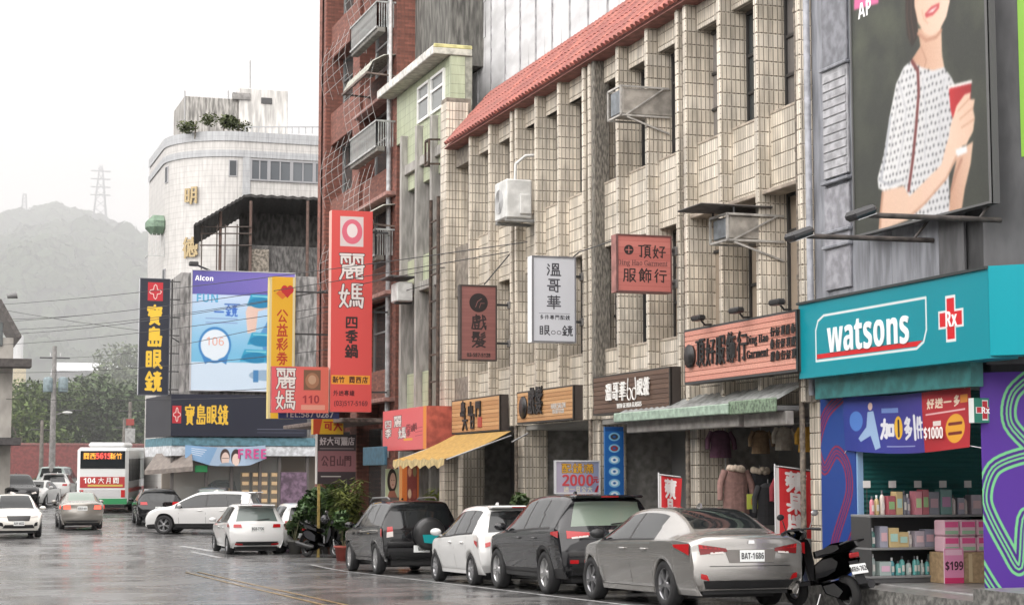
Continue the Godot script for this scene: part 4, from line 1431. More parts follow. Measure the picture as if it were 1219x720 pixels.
	part(t, "roof_ridge", cap, red[1])
	# ground floor: columns between the shops, ceiling, recessed shop fronts
	for x in [at_x(547, 565, WALL).z, fin_z[2], fin_z[5], fin_z[8], fin_z[11] - 0.1]:
		var col := Build.new(base)
		col.span(Vector3(WALL - 0.02, ground_y(x), x + 0.02), Vector3(WALL + 0.52, 3.1, x + 0.42))
		part(t, "mortar_column", col, mortar)
		var cb := Build.new(base)
		var y := 2.98
		while y > ground_y(x) + 0.3:
			cb.cbox(Vector3(WALL + 0.25, y, x + 0.22), Vector3(0.58, course - 0.011, 0.44), 0.008)
			y -= course
		part(t, "tiled_column", cb, tone[0])
	var ceil := Build.new(base)
	ceil.span(Vector3(WALL + 0.02, 3.0, zfar), Vector3(WALL + 6, 3.098, znear))
	part(t, "arcade_ceiling", ceil, mat(0.25, 0.24, 0.22, 0.8))
	var back := Build.new(base)
	back.span(Vector3(WALL + 2.6, -0.4, zfar), Vector3(WALL + 6, 3.0, fin_z[8]))
	back.span(Vector3(WALL + 5.5, -0.4, fin_z[8] + 0.02), Vector3(WALL + 6, 3.0, znear))
	part(t, "shop_wall", back, worn(0.26, 0.25, 0.23, 0.8))
	for z in [zfar + 0.1, fin_z[2] + 0.15, fin_z[5] + 0.15, fin_z[8] + 0.15, znear - 0.15]:
		var split := Build.new(base)
		split.span(Vector3(WALL + 0.54, -0.4, z), Vector3(WALL + 5.6, 2.99, z + 0.12))
		part(t, "party_wall", split, worn(0.30, 0.29, 0.27, 0.8))
	# shop doors and panes under the arcade
	for d in [[fin_z[0] - 0.2, fin_z[1]], [fin_z[1] + 0.1, fin_z[2] - 0.1], [fin_z[3] - 0.9, fin_z[3] + 0.4], [fin_z[3] + 0.6, fin_z[5] - 0.3], [fin_z[6] - 0.8, fin_z[6] + 0.5], [fin_z[6] + 0.7, fin_z[8] - 0.2]]:
		var y := ground_y(d[0]) + 0.3
		sash_window(t, WALL + 2.5, d[0], d[1], y, 2.75, [0.8], glass(0.02, 0.022, 0.022, 0.06), mat(0.30, 0.30, 0.29, 0.4, 0.3), 0.07)
	# drain pipes
	for z in [fin_z[2] + 0.21, fin_z[5] + 0.22, fin_z[8] + 0.22, znear + 0.02]:
		var pipe := Build.new(base)
		pipe.tube([Vector3(WALL - 0.14, EAVE - 0.1, z), Vector3(WALL - 0.14, 0.6, z)], 0.045, 8)
		for y in [9.2, 7.0, 5.0, 3.4]:
			pipe.tube([Vector3(WALL - 0.14, y, z), Vector3(WALL - 0.14, y + 0.07, z)], 0.06, 8)
		part(t, "drain_pipe", pipe, worn(0.24, 0.20, 0.16, 0.6, "strong", Vector3(1, 1, 1)))
	# the stained pipe chase of the third unit, grown over with black lichen
	var ch := Build.new(base)
	ch.cbox(Vector3(WALL - 0.05, 7.2, fin_z[5] + 0.62), Vector3(0.35, 7.0, 0.16), 0.02)
	part(t, "pipe_chase", ch, worn(0.22, 0.2, 0.17, 0.9, "strong", Vector3(2.2, 0.5, 2.2)), "pipe chase streaked with black lichen")

# ---------- the drugstore on the corner ----------
const STREET := Basis(Vector3(0, 0, 1), Vector3(0, 1, 0), Vector3(-1, 0, 0))     # x runs towards the viewer, z out into the street
const LOOK := Basis(Vector3(1, 0, 0), Vector3(0, 1, 0), Vector3(0, 0, 1))        # faces up the street towards the viewer

func face(parent: Node3D, called: String, origin: Vector3, bs: Basis, w: float, h: float, m: Material, off := 0.0, label := "") -> MeshInstance3D:
	var b := Build.new()
	b.xf = Transform3D(bs, origin)
	b.quad(Vector3(0, 0, off), Vector3(w, 0, off), Vector3(w, h, off), Vector3(0, h, off))
	return part(parent, called, b, m, label)

# a box sign: lower left front corner, frame, size; returns the node (its parts use the sign's own axes)
func box_sign(called: String, label: String, category: String, corner: Vector3, bs: Basis, w: float, h: float, d: float, front: Material, cabinet: Material, frame: Material = null, edge := 0.04, group := "") -> Node3D:
	var t := thing(called, label, category, corner, 0.0, group)
	t.basis = bs
	var c := Build.new()
	c.span(Vector3(0, 0, -d), Vector3(w, h, 0))
	part(t, "cabinet", c, cabinet)
	face(t, "sign_face", Vector3.ZERO, Basis.IDENTITY, w, h, front, 0.003)
	if frame:
		for r in [[0, 0, w, edge], [0, h - edge, w, edge]]:
			var f := Build.new()
			f.span(Vector3(r[0], r[1], -0.02), Vector3(r[0] + r[2], r[1] + r[3], 0.02))
			part(t, "frame_rail", f, frame)
		for r in [[0, edge, edge, h - 2 * edge], [w - edge, edge, edge, h - 2 * edge]]:
			var f := Build.new()
			f.span(Vector3(r[0], r[1], -0.02), Vector3(r[0] + r[2], r[1] + r[3], 0.02))
			part(t, "frame_stile", f, frame)
	return t

func drugstore():
	var z0 := -24.87                      # party line with the tiled row
	var zb := at_x(1028, 565, WALL).z     # near side of the blue pillar
	var zc := at_x(1180, 565, WALL).z     # corner, where the front turns by 45 degrees
	var base := Vector3(WALL, 0.45, (z0 + zc) / 2)
	var t := thing("drugstore_building", "corner drugstore building clad in grey metal sheet above a teal sign", "building", base)
	var grey := worn(0.30, 0.31, 0.34, 0.42, "mottle", Vector3(0.7, 0.12, 0.7), 0.2)
	var dark := worn(0.055, 0.055, 0.057, 0.6, "mottle", Vector3(0.6, 0.2, 0.6))
	var core := Build.new(base)
	core.prism([v2(WALL + 0.05, -z0), v2(WALL + 0.05, -zc), v2(WALL + 2.6, -zc - 2.55), v2(WALL + 6, -zc - 2.55), v2(WALL + 6, -z0)], 10.0, Transform3D(Basis(Vector3(1, 0, 0), Vector3(0, 0, -1), Vector3(0, 1, 0)), Vector3(0, 13.3, 0)))
	part(t, "wall", core, dark)
	# cladding sheets of the street front, each a sheet with folded edges
	var zs := [z0]
	while zs[-1] < zc - 0.5:
		zs.append(minf(zs[-1] + 0.62, zc))
	for i in zs.size() - 1:
		var p := Build.new(base)
		p.cbox(Vector3(WALL + 0.01, 8.2, (zs[i] + zs[i + 1]) / 2), Vector3(0.05 + 0.004 * (i % 2), 9.6, zs[i + 1] - zs[i] - 0.012), 0.01)
		part(t, "cladding_sheet", p, grey if zs[i] < -23.0 or i < 6 else worn(0.12, 0.12, 0.125, 0.5, "mottle", Vector3(0.6, 0.15, 0.6)))
	# the old window bay beside the billboard
	var wa := at_x(988, 565, WALL - 0.05).z
	var wb := at_x(1018, 565, WALL - 0.05).z
	var wmid := (wa + wb) / 2
	for r in [[8.15, 13.0, worn(0.22, 0.225, 0.25, 0.5)], [6.45, 8.1, worn(0.42, 0.42, 0.44, 0.6)], [4.75, 6.3, worn(0.33, 0.33, 0.36, 0.5)]]:
		var p := Build.new(base)
		p.cbox(Vector3(WALL - 0.035, (r[0] + r[1]) / 2, wmid), Vector3(0.05, r[1] - r[0], wb - wa), 0.012)
		part(t, "window_panel", p, r[2])
	for y in [6.38, 8.12, 5.4, 5.62]:
		var p := Build.new(base)
		p.cbox(Vector3(WALL - 0.06, y, wmid), Vector3(0.09, 0.05, wb - wa + 0.06), 0.01)
		part(t, "window_rail", p, grey)
	for i in 12:
		var p := Build.new(base)
		p.cbox(Vector3(WALL - 0.066, 6.5 + i * 0.133, wmid), Vector3(0.02, 0.11, wb - wa - 0.06), 0.008)
		part(t, "shutter_slat", p, worn(0.42, 0.42, 0.44, 0.6))
	var pipe := Build.new(base)
	var pz := at_x(970, 565, WALL - 0.08).z
	pipe.tube([Vector3(WALL - 0.1, 13, pz), Vector3(WALL - 0.1, 3.2, pz)], 0.06, 10)
	part(t, "downpipe", pipe, worn(0.45, 0.46, 0.5, 0.45))
	# cut corner of the upper storeys
	var n45 := Vector3(-1, 0, 1).normalized()
	var r45 := Vector3(1, 0, 1).normalized()
	var corner_basis := Basis(r45, Vector3.UP, n45)
	for i in 4:
		var p := Build.new(base)
		p.xf = Transform3D(corner_basis, Vector3(WALL - 0.01, 0, zc))
		p.cbox(Vector3(0.4 + i * 0.82, 8.2, 0.02), Vector3(0.8, 9.6, 0.05), 0.01)
		part(t, "cladding_sheet", p, worn(0.10, 0.10, 0.105, 0.5, "mottle", Vector3(0.6, 0.15, 0.6)))
	# ground floor: blue pillar, recess, purple corner pillar
	var za := at_x(986, 565, WALL).z
	var blue := Ink.new(128, 384, rgb(28, 70, 150))
	wave(blue, [[0.95, 0.0], [0.2, 0.12], [-0.1, 0.3], [0.1, 0.42], [0.45, 0.33], [0.75, 0.4], [0.8, 0.55], [0.35, 0.82], [0.6, 0.9], [1.2, 0.62]], rgb(150, 40, 80), rgb(28, 60, 135))
	var bp := Build.new(base)
	bp.span(Vector3(WALL - 0.1, 0.3, za), Vector3(WALL + 0.4, 3.3, zb - 0.02))
	part(t, "blue_pillar", bp, mat(0.012, 0.06, 0.30, 0.4))
	face(t, "pillar_print", Vector3(WALL - 0.103, 0.46, za) - base, STREET, zb - 0.02 - za, 2.8, print_mat(blue), 0.0, "blue pillar print with dark red looping band")
	var side := Build.new(base)
	side.span(Vector3(WALL - 0.09, 0.3, zb - 0.018), Vector3(WALL + 0.0, 3.3, zb + 0.02))
	part(t, "pillar_edge", side, mat(0.25, 0.4, 0.6, 0.4))
	var purple := Ink.new(192, 384, rgb(84, 44, 150))
	wave(purple, [[0.55, -0.02], [0.28, 0.08], [0.25, 0.2], [0.5, 0.33], [0.36, 0.32], [0.1, 0.37], [0.02, 0.5], [0.2, 0.68], [0.3, 0.74], [0.36, 0.55], [0.6, 0.66], [0.58, 0.8], [0.3, 0.9], [0.1, 0.85], [-0.1, 0.7]], rgb(120, 205, 140), rgb(70, 30, 130))
	var pp := Build.new(base)
	pp.xf = Transform3D(corner_basis, Vector3(WALL - 0.12, 0, zc))
	pp.span(Vector3(0, -0.2, -0.6), Vector3(1.5, 3.3, 0))
	part(t, "purple_pillar", pp, mat(0.09, 0.025, 0.30, 0.4))
	face(t, "pillar_print", Vector3(WALL - 0.12, 0.0, zc) - base + n45 * 0.003, corner_basis, 1.5, 3.3, print_mat(purple), 0.0, "purple pillar print with light green looping band")
	# roller shutter of the recess, one corrugated curtain of narrow slats
	var sh := Build.new(base)
	var y := 0.45
	while y < 3.3:
		sh.quad(Vector3(WALL + 0.002, y, zb + 0.0), Vector3(WALL + 4, y, zb + 0.0), Vector3(WALL + 4, y + 0.035, zb + 0.022), Vector3(WALL + 0.002, y + 0.035, zb + 0.022))
		sh.quad(Vector3(WALL + 0.002, y + 0.035, zb + 0.022), Vector3(WALL + 4, y + 0.035, zb + 0.022), Vector3(WALL + 4, y + 0.07, zb + 0.0), Vector3(WALL + 0.002, y + 0.07, zb + 0.0))
		y += 0.07
	part(t, "roller_shutter", sh, mat(0.015, 0.105, 0.10, 0.45))
	var cl := Build.new(base)
	cl.span(Vector3(WALL + 0.1, 3.25, zb - 0.1), Vector3(WALL + 4, 3.35, zc - 0.1))
	part(t, "recess_ceiling", cl, mat(0.30, 0.33, 0.33, 0.7))
	var rw := Build.new(base)
	rw.span(Vector3(WALL + 4.0, 0.4, zb - 1), Vector3(WALL + 4.3, 3.4, zc + 2.0))
	part(t, "recess_wall", rw, mat(0.30, 0.31, 0.31, 0.7))
	var lw := Build.new(base)
	lw.span(Vector3(WALL + 0.4, 0.3, z0 + 0.02), Vector3(WALL + 5, 3.32, zb - 0.03))
	part(t, "inner_wall", lw, mat(0.25, 0.26, 0.27, 0.7))
	var step := Build.new(base)
	step.cbox(Vector3(WALL + 1.4, 0.40, (zb + zc) / 2 + 0.5), Vector3(3.0, 0.16, zc - zb + 1.2), 0.02)
	part(t, "door_step", step, worn(0.24, 0.235, 0.23, 0.35))
	# teal valance under the sign
	var va := Build.new(base)
	var vz := at_x(975, 565, WALL - 0.25).z
	va.span(Vector3(WALL - 0.28, 3.12, vz), Vector3(WALL - 0.1, 3.52, zc + 0.05))
	part(t, "valance", va, worn(0.03, 0.17, 0.17, 0.45, "mottle"))
	drug_sign(zc, corner_basis, n45, r45)
	billboard(zc)
	# green poster on the cut corner
	var gz := Vector3(WALL + 0.36, 6.05, zc + 0.36) + n45 * 0.06
	box_sign("billboard", "plain bright green billboard on the cut corner above the drugstore", "billboard", gz, corner_basis, 1.6, 2.1, 0.05, mat(0.22, 0.45, 0.04, 0.4), mat(0.1, 0.1, 0.1))
	# floodlights on long arms
	for l in [[1090, 962, 281, "black floodlight on the long arm over the salmon sign"], [1168, 1036, 256, "black floodlight on an arm in front of the coffee poster"]]:
		var root := at_x(l[0], l[2] - 8, WALL - 0.3)
		var tip := at_z(l[1], l[2], root.z)
		root.y = tip.y + 0.02
		var lt := thing("floodlight", l[3], "floodlight", root)
		var arm := Build.new(root)
		arm.tube([root + Vector3(0.3, 0.0, 0), tip], 0.035, 8)
		arm.tube([root + Vector3(-0.02, 0, 0), root + Vector3(0.28, 0.35, 0)], 0.02, 6)
		part(lt, "arm", arm, worn(0.06, 0.05, 0.045, 0.7, "strong"))
		var head := Build.new(root)
		head.xf = Transform3D(Basis(Vector3.BACK, 0.35), tip + Vector3(-0.12, 0.02, 0))
		head.cbox(Vector3(0, 0, 0), Vector3(0.36, 0.12, 0.26), 0.04)
		part(lt, "lamp_head", head, mat(0.02, 0.02, 0.022, 0.4))
		var gl := Build.new(root)
		gl.xf = head.xf
		gl.box(Vector3(0.02, -0.066, 0), Vector3(0.28, 0.01, 0.2))
		part(lt, "lamp_glass", gl, mat(0.35, 0.36, 0.37, 0.15))

func wave(k: Ink, pts: Array, c: Color, inner: Color):
	var smooth := []
	for i in pts.size() - 1:
		for s in 6:
			smooth.append(spline(pts, i + s / 6.0))
	k.curve(smooth, 13.0, c)
	k.curve(smooth, 8.5, inner)
	k.curve(smooth, 4.5, c)
	k.curve(smooth, 1.2, inner)

func drug_sign(zc: float, corner_basis: Basis, n45: Vector3, r45: Vector3):
	var X := WALL - 0.45
	var a := at_x(953, 451, X)
	var b := at_x(953, 363, X)
	var c := at_x(1180, 423, X)
	var w := c.z - a.z
	var h := b.y - a.y
	var k := Ink.new(640, 144, rgb(0, 150, 165))
	var u := func(px): return (at_x(px, 565, X).z - a.z) / w
	var o0: float = u.call(975)
	var o1: float = u.call(1108)
	var r := 0.05
	k.curve([[o0, 0.79], [o0, 0.38], [o0 + r * 0.3, 0.26], [o0 + r, 0.20], [o1, 0.20], [o1, 0.58], [o1 - r * 0.3, 0.72], [o1 - r, 0.79]], 2.4, rgb(235, 240, 240), true)
	k.poly([[o0 + 0.005, 0.70], [o1 - 0.018, 0.70], [o1 - 0.05, 0.765], [o0 + 0.005, 0.765]], rgb(225, 40, 45))
	var cx: float = (u.call(1124) + u.call(1152)) / 2
	var hx := 0.272 * h / w
	for e in [[1.0, rgb(240, 240, 240)], [0.88, rgb(225, 35, 45)]]:
		var s: float = e[0]
		var q: float = 0.4 if s == 1.0 else 0.30
		k.rect(cx - hx * s, 0.5 - 0.272 * q * 1.0, hx * 2 * s, 0.272 * 2 * q, e[1])
		k.rect(cx - hx * q, 0.5 - 0.272 * s, hx * 2 * q, 0.272 * 2 * s, e[1])
	var t := box_sign("shop_sign", "long teal drugstore sign with rounded white lettering wrapping the corner", "sign", a, STREET, w, h, 0.4, print_mat(k, 0.35), mat(0.0, 0.22, 0.27, 0.4))
	var white := mat(0.8, 0.82, 0.82, 0.35)
	var tx: float = (u.call(990) + u.call(1088)) / 2 * w
	var sq: float = (u.call(1088) - u.call(990)) * w
	var l := letters(t, "watsons", Vector3(tx, h * 0.50, 0.012), Basis.IDENTITY, 0.46, white, 0.012, "Droid Sans", true, 1.0)
	var tm: TextMesh = l.mesh
	l.scale.x = sq / tm.get_aabb().size.x
	letters(t, "Rx", Vector3(cx * w, h * 0.5, 0.006), Basis.IDENTITY, 0.2, white, 0.005, "Droid Sans", true, 0.9)
	# the part of the sign on the cut corner
	var k2 := Build.new(a)
	k2.xf = Transform3D(corner_basis, c)
	k2.span(Vector3(0.002, 0, -0.4), Vector3(2.6, h, 0))
	var p := part(t, "corner_cabinet", k2, mat(0.0, 0.255, 0.31, 0.35))
	p.transform = Transform3D(STREET.inverse(), Vector3.ZERO)
	var fr := Build.new()
	fr.xf = Transform3D(STREET.inverse() * corner_basis, STREET.inverse() * (c - a))
	fr.tube([Vector3(0.62, 0.24, 0.02), Vector3(0.60, 0.72, 0.02), Vector3(0.68, 0.88, 0.02), Vector3(0.85, 0.92, 0.02), Vector3(2.3, 0.92, 0.02), Vector3(2.3, 0.42, 0.02), Vector3(2.1, 0.24, 0.02), Vector3(0.62, 0.24, 0.02)], 0.03, 6)
	part(t, "emblem_frame", fr, white)
	var cap := Build.new()
	cap.span(Vector3(-0.03, h, -0.42), Vector3(w, h + 0.035, 0.03))
	part(t, "top_trim", cap, mat(0.03, 0.035, 0.035, 0.6))

func billboard(zc: float):
	var X := WALL - 0.28
	var bl := at_x(1018.5, 283, X)
	var br := at_x(1182, 241, X)
	var w := br.z - bl.z
	var h := 5.2
	var W := 288
	var H := 448
	var k := Ink.new(W, H, rgb(64, 66, 60))
	var uv := func(p): 
		var q := at_x(p[0], p[1], X)
		return [(q.z - bl.z) / w, 1.0 - (q.y - bl.y) / h]
	var m := func(pts): return pts.map(uv)
	# blurred greenery behind the figure
	var rng := RandomNumberGenerator.new()
	rng.seed = 8
	var n := FastNoiseLite.new()
	n.seed = 4
	n.frequency = 0.014
	for yy in H:
		for xx in W:
			var v := n.get_noise_2d(xx, yy * 0.8) * 0.5 + 0.5
			k.im.set_pixel(xx, yy, rgb(58, 60, 54).lerp(rgb(110, 116, 92), clampf(v * 1.3 - 0.4, 0, 1) * clampf(1.4 - yy / 330.0, 0.25, 1)))
	var skin := rgb(232, 196, 172)
	var skin2 := rgb(205, 160, 134)
	k.poly(m.call([[1018, -10], [1018, 12], [1047, 4], [1047, -10]]), rgb(225, 110, 160))
	k.poly(m.call([[1080, -40], [1079, 15], [1081, 42], [1087, 56], [1094, 44], [1093, 20], [1089, -40]]), rgb(48, 36, 30))
	k.poly(m.call([[1094, 34], [1097, 55], [1086, 72], [1104, 90], [1126, 82], [1123, 66], [1122, 34]]), skin2, skin)
	k.poly(m.call([[1089, -40], [1090, 8], [1094, 27], [1102, 40], [1110, 43], [1120, 36], [1128, 20], [1132, 2], [1134, -40]]), skin, rgb(242, 214, 194))
	k.poly(m.call([[1102, 17], [1110, 8], [1120, 3], [1119, 10], [1112, 18], [1104, 21]]), rgb(200, 80, 85))
	k.poly(m.call([[1105, 16], [1111, 11], [1118, 7], [1112, 14]]), rgb(245, 240, 238))
	# blouse
	var blouse: Array = m.call([[1086, 72], [1077, 80], [1068, 100], [1060, 140], [1053, 185], [1046, 212], [1047, 224], [1056, 229], [1076, 220], [1079, 240], [1090, 268], [1132, 256], [1131, 210], [1139, 175], [1142, 125], [1140, 105], [1134, 92], [1125, 80], [1112, 84], [1098, 80]])
	k.poly(blouse, rgb(238, 238, 238), rgb(214, 214, 216))
	var bp := PackedVector2Array()
	for p in blouse:
		bp.append(Vector2(p[0], p[1]))
	for yy in range(60, H, 9):
		for xx in range(4, W, 8):
			var q := Vector2((xx + (4 if yy % 2 else 0) + rng.randf_range(-1, 1)) / W, (yy + rng.randf_range(-1, 1)) / H)
			if Geometry2D.is_point_in_polygon(q, bp):
				k.oval(q.x, q.y, 1.5 / W, 1.7 / H, rgb(70, 72, 76))
	k.curve(m.call([[1077, 84], [1070, 110], [1066, 150], [1060, 190]]), 1.0, rgb(196, 196, 198))
	k.curve(m.call([[1079, 222], [1088, 180], [1090, 140]]), 1.0, rgb(200, 200, 202))
	# far arm, near forearm, hands and cup
	k.poly(m.call([[1142, 180], [1160, 168], [1157, 195], [1150, 225], [1146, 252], [1131, 256], [1133, 225]]), skin2, skin)
	k.poly(m.call([[1051, 228], [1077, 221], [1084, 234], [1122, 196], [1128, 172], [1136, 150], [1150, 152], [1146, 178], [1128, 214], [1098, 248], [1082, 262], [1047, 276]]), skin, rgb(238, 206, 184))
	k.poly(m.call([[1131, 104], [1158, 97], [1157, 118], [1154, 148], [1138, 152], [1133, 130]]), rgb(196, 46, 50), rgb(160, 34, 40))
	k.poly(m.call([[1130, 106], [1130, 102], [1158, 95], [1159, 99]]), rgb(240, 236, 232))
	k.poly(m.call([[1133, 150], [1140, 126], [1150, 112], [1157, 110], [1156, 118], [1162, 118], [1160, 130], [1162, 140], [1160, 156], [1152, 172], [1140, 176], [1130, 172]]), rgb(240, 208, 186), skin)
	for f in [[1142, 132, 1155, 118], [1144, 142, 1160, 128], [1146, 152, 1161, 142]]:
		k.curve(m.call([[f[0], f[1]], [f[2], f[3]]]), 0.9, skin2)
	k.poly(m.call([[1139, 178], [1152, 173], [1153, 181], [1140, 187]]), rgb(240, 240, 240))
	k.curve(m.call([[1087, 73], [1094, 84], [1095, 110], [1092, 150], [1088, 190], [1083, 226]]), 2.6, rgb(120, 60, 58))
	for f in [[[1072, 100], [1080, 130], [1076, 170], [1070, 205]], [[1100, 95], [1104, 140], [1102, 190]], [[1126, 95], [1120, 130], [1121, 170]]]:
		k.curve(m.call(f), 1.3, rgb(205, 206, 210))
	k.curve(m.call([[1094, 40], [1104, 48], [1116, 44], [1122, 36]]), 2.0, rgb(196, 148, 124))
	k.curve(m.call([[1098, 56], [1104, 72], [1102, 80]]), 1.0, rgb(190, 146, 122))
	k.curve(m.call([[1084, 258], [1104, 240], [1128, 212], [1140, 186]]), 1.6, rgb(206, 164, 140))
	k.curve(m.call([[1099, 12], [1101, 22], [1106, 28]]), 0.8, rgb(210, 168, 146))
	for f in [[[1082, -10], [1081, 20], [1085, 48]], [[1086, -10], [1086, 22], [1090, 46]]]:
		k.curve(m.call(f), 0.8, rgb(92, 70, 56))
	k.curve(m.call([[1052, 230], [1050, 250], [1049, 270]]), 2.4, rgb(198, 152, 128))
	k.curve(m.call([[1134, 226], [1140, 205], [1146, 190]]), 2.2, rgb(186, 140, 118))
	k.curve(m.call([[1061, 140], [1056, 180], [1050, 214]]), 2.4, rgb(190, 192, 198))
	k.curve(m.call([[1048, 214], [1060, 220], [1074, 214]]), 1.4, rgb(180, 182, 188))
	k.soften(4, 0.018)
	var t := box_sign("billboard", "large billboard poster of a woman in dotted blouse holding a red cup", "billboard", bl, STREET, w, h, 0.12, print_mat(k, 0.5), mat(0.06, 0.06, 0.06), mat(0.10, 0.10, 0.10, 0.4), 0.03)
	letters(t, "AP", Vector3(0.42, h * 0.625, 0.006), Basis.IDENTITY, 0.22, mat(0.8, 0.8, 0.8), 0.003)

# ---------- the other buildings ----------
func slab(parent: Node3D, called: String, p: Vector3, q: Vector3, m: Material, bevel := 0.015, label := "") -> MeshInstance3D:
	var b := Build.new(parent.position)
	b.cbox((p + q) / 2, (p - q).abs(), bevel)
	return part(parent, called, b, m, label)

func pole(parent: Node3D, called: String, pts: Array, r, m: Material, sides := 8) -> MeshInstance3D:
	var b := Build.new(parent.position)
	b.tube(pts, r, sides)
	return part(parent, called, b, m)

func small_tile_mat(key: String, r, g, b, pitch_u: float, pitch_v: float, line := 0.75) -> StandardMaterial3D:
	if mats.has(key):
		return mats[key]
	var im := Image.create(64, 64, false, Image.FORMAT_RGB8)
	var rng := RandomNumberGenerator.new()
	rng.seed = 6
	for x in 64:
		for y in 64:
			var v := 0.94 + rng.randf() * 0.06
			if x < 4 or y < 5:
				v = line
			im.set_pixel(x, y, Color(v, v, v))
	var m := StandardMaterial3D.new()
	m.albedo_color = Color(r, g, b).linear_to_srgb()
	m.albedo_texture = ImageTexture.create_from_image(im)
	m.uv1_triplanar = true
	m.uv1_world_triplanar = true
	m.uv1_scale = Vector3(1 / pitch_u, 1 / pitch_v, 1 / pitch_u)
	m.roughness = 0.45
	m.detail_enabled = true
	m.detail_albedo = noise_tex("rain_streak", 0.025, 0.9, 1.0, 512)
	m.detail_blend_mode = BaseMaterial3D.BLEND_MODE_MUL
	m.detail_uv_layer = BaseMaterial3D.DETAIL_UV_2
	m.uv2_triplanar = true
	m.uv2_world_triplanar = true
	m.uv2_scale = Vector3(0.5, 0.06, 0.5)
	mats[key] = m
	return m

func brick_mat() -> StandardMaterial3D:
	if mats.has("brick"):
		return mats["brick"]
	var im := Image.create(128, 128, false, Image.FORMAT_RGB8)
	var rng := RandomNumberGenerator.new()
	rng.seed = 9
	var row := 16
	for r in 8:
		for c in 5:
			var v := rng.randf_range(0.7, 1.0)
			var off := 16 if r % 2 else 0
			for x in 32:
				for y in row:
					var px := (c * 32 + x - off + 128) % 128
					var cc := Color(v, v * rng.randf_range(0.9, 1), v * 0.95)
					if x < 2 or y < 2:
						cc = Color(0.75, 0.8, 0.85)
					im.set_pixel(px, r * row + y, cc)
	var m := StandardMaterial3D.new()
	m.albedo_color = Color(0.27, 0.108, 0.074).linear_to_srgb()
	m.albedo_texture = ImageTexture.create_from_image(im)
	m.uv1_triplanar = true
	m.uv1_world_triplanar = true
	m.uv1_scale = Vector3(1.05, 1.9, 1.05)
	m.roughness = 0.75
	m.detail_enabled = true
	m.detail_albedo = noise_tex("rain_streak", 0.025, 0.9, 1.0, 512)
	m.detail_blend_mode = BaseMaterial3D.BLEND_MODE_MUL
	m.detail_uv_layer = BaseMaterial3D.DETAIL_UV_2
	m.uv2_triplanar = true
	m.uv2_world_triplanar = true
	m.uv2_scale = Vector3(0.6, 0.1, 0.6)
	mats["brick"] = m
	return m

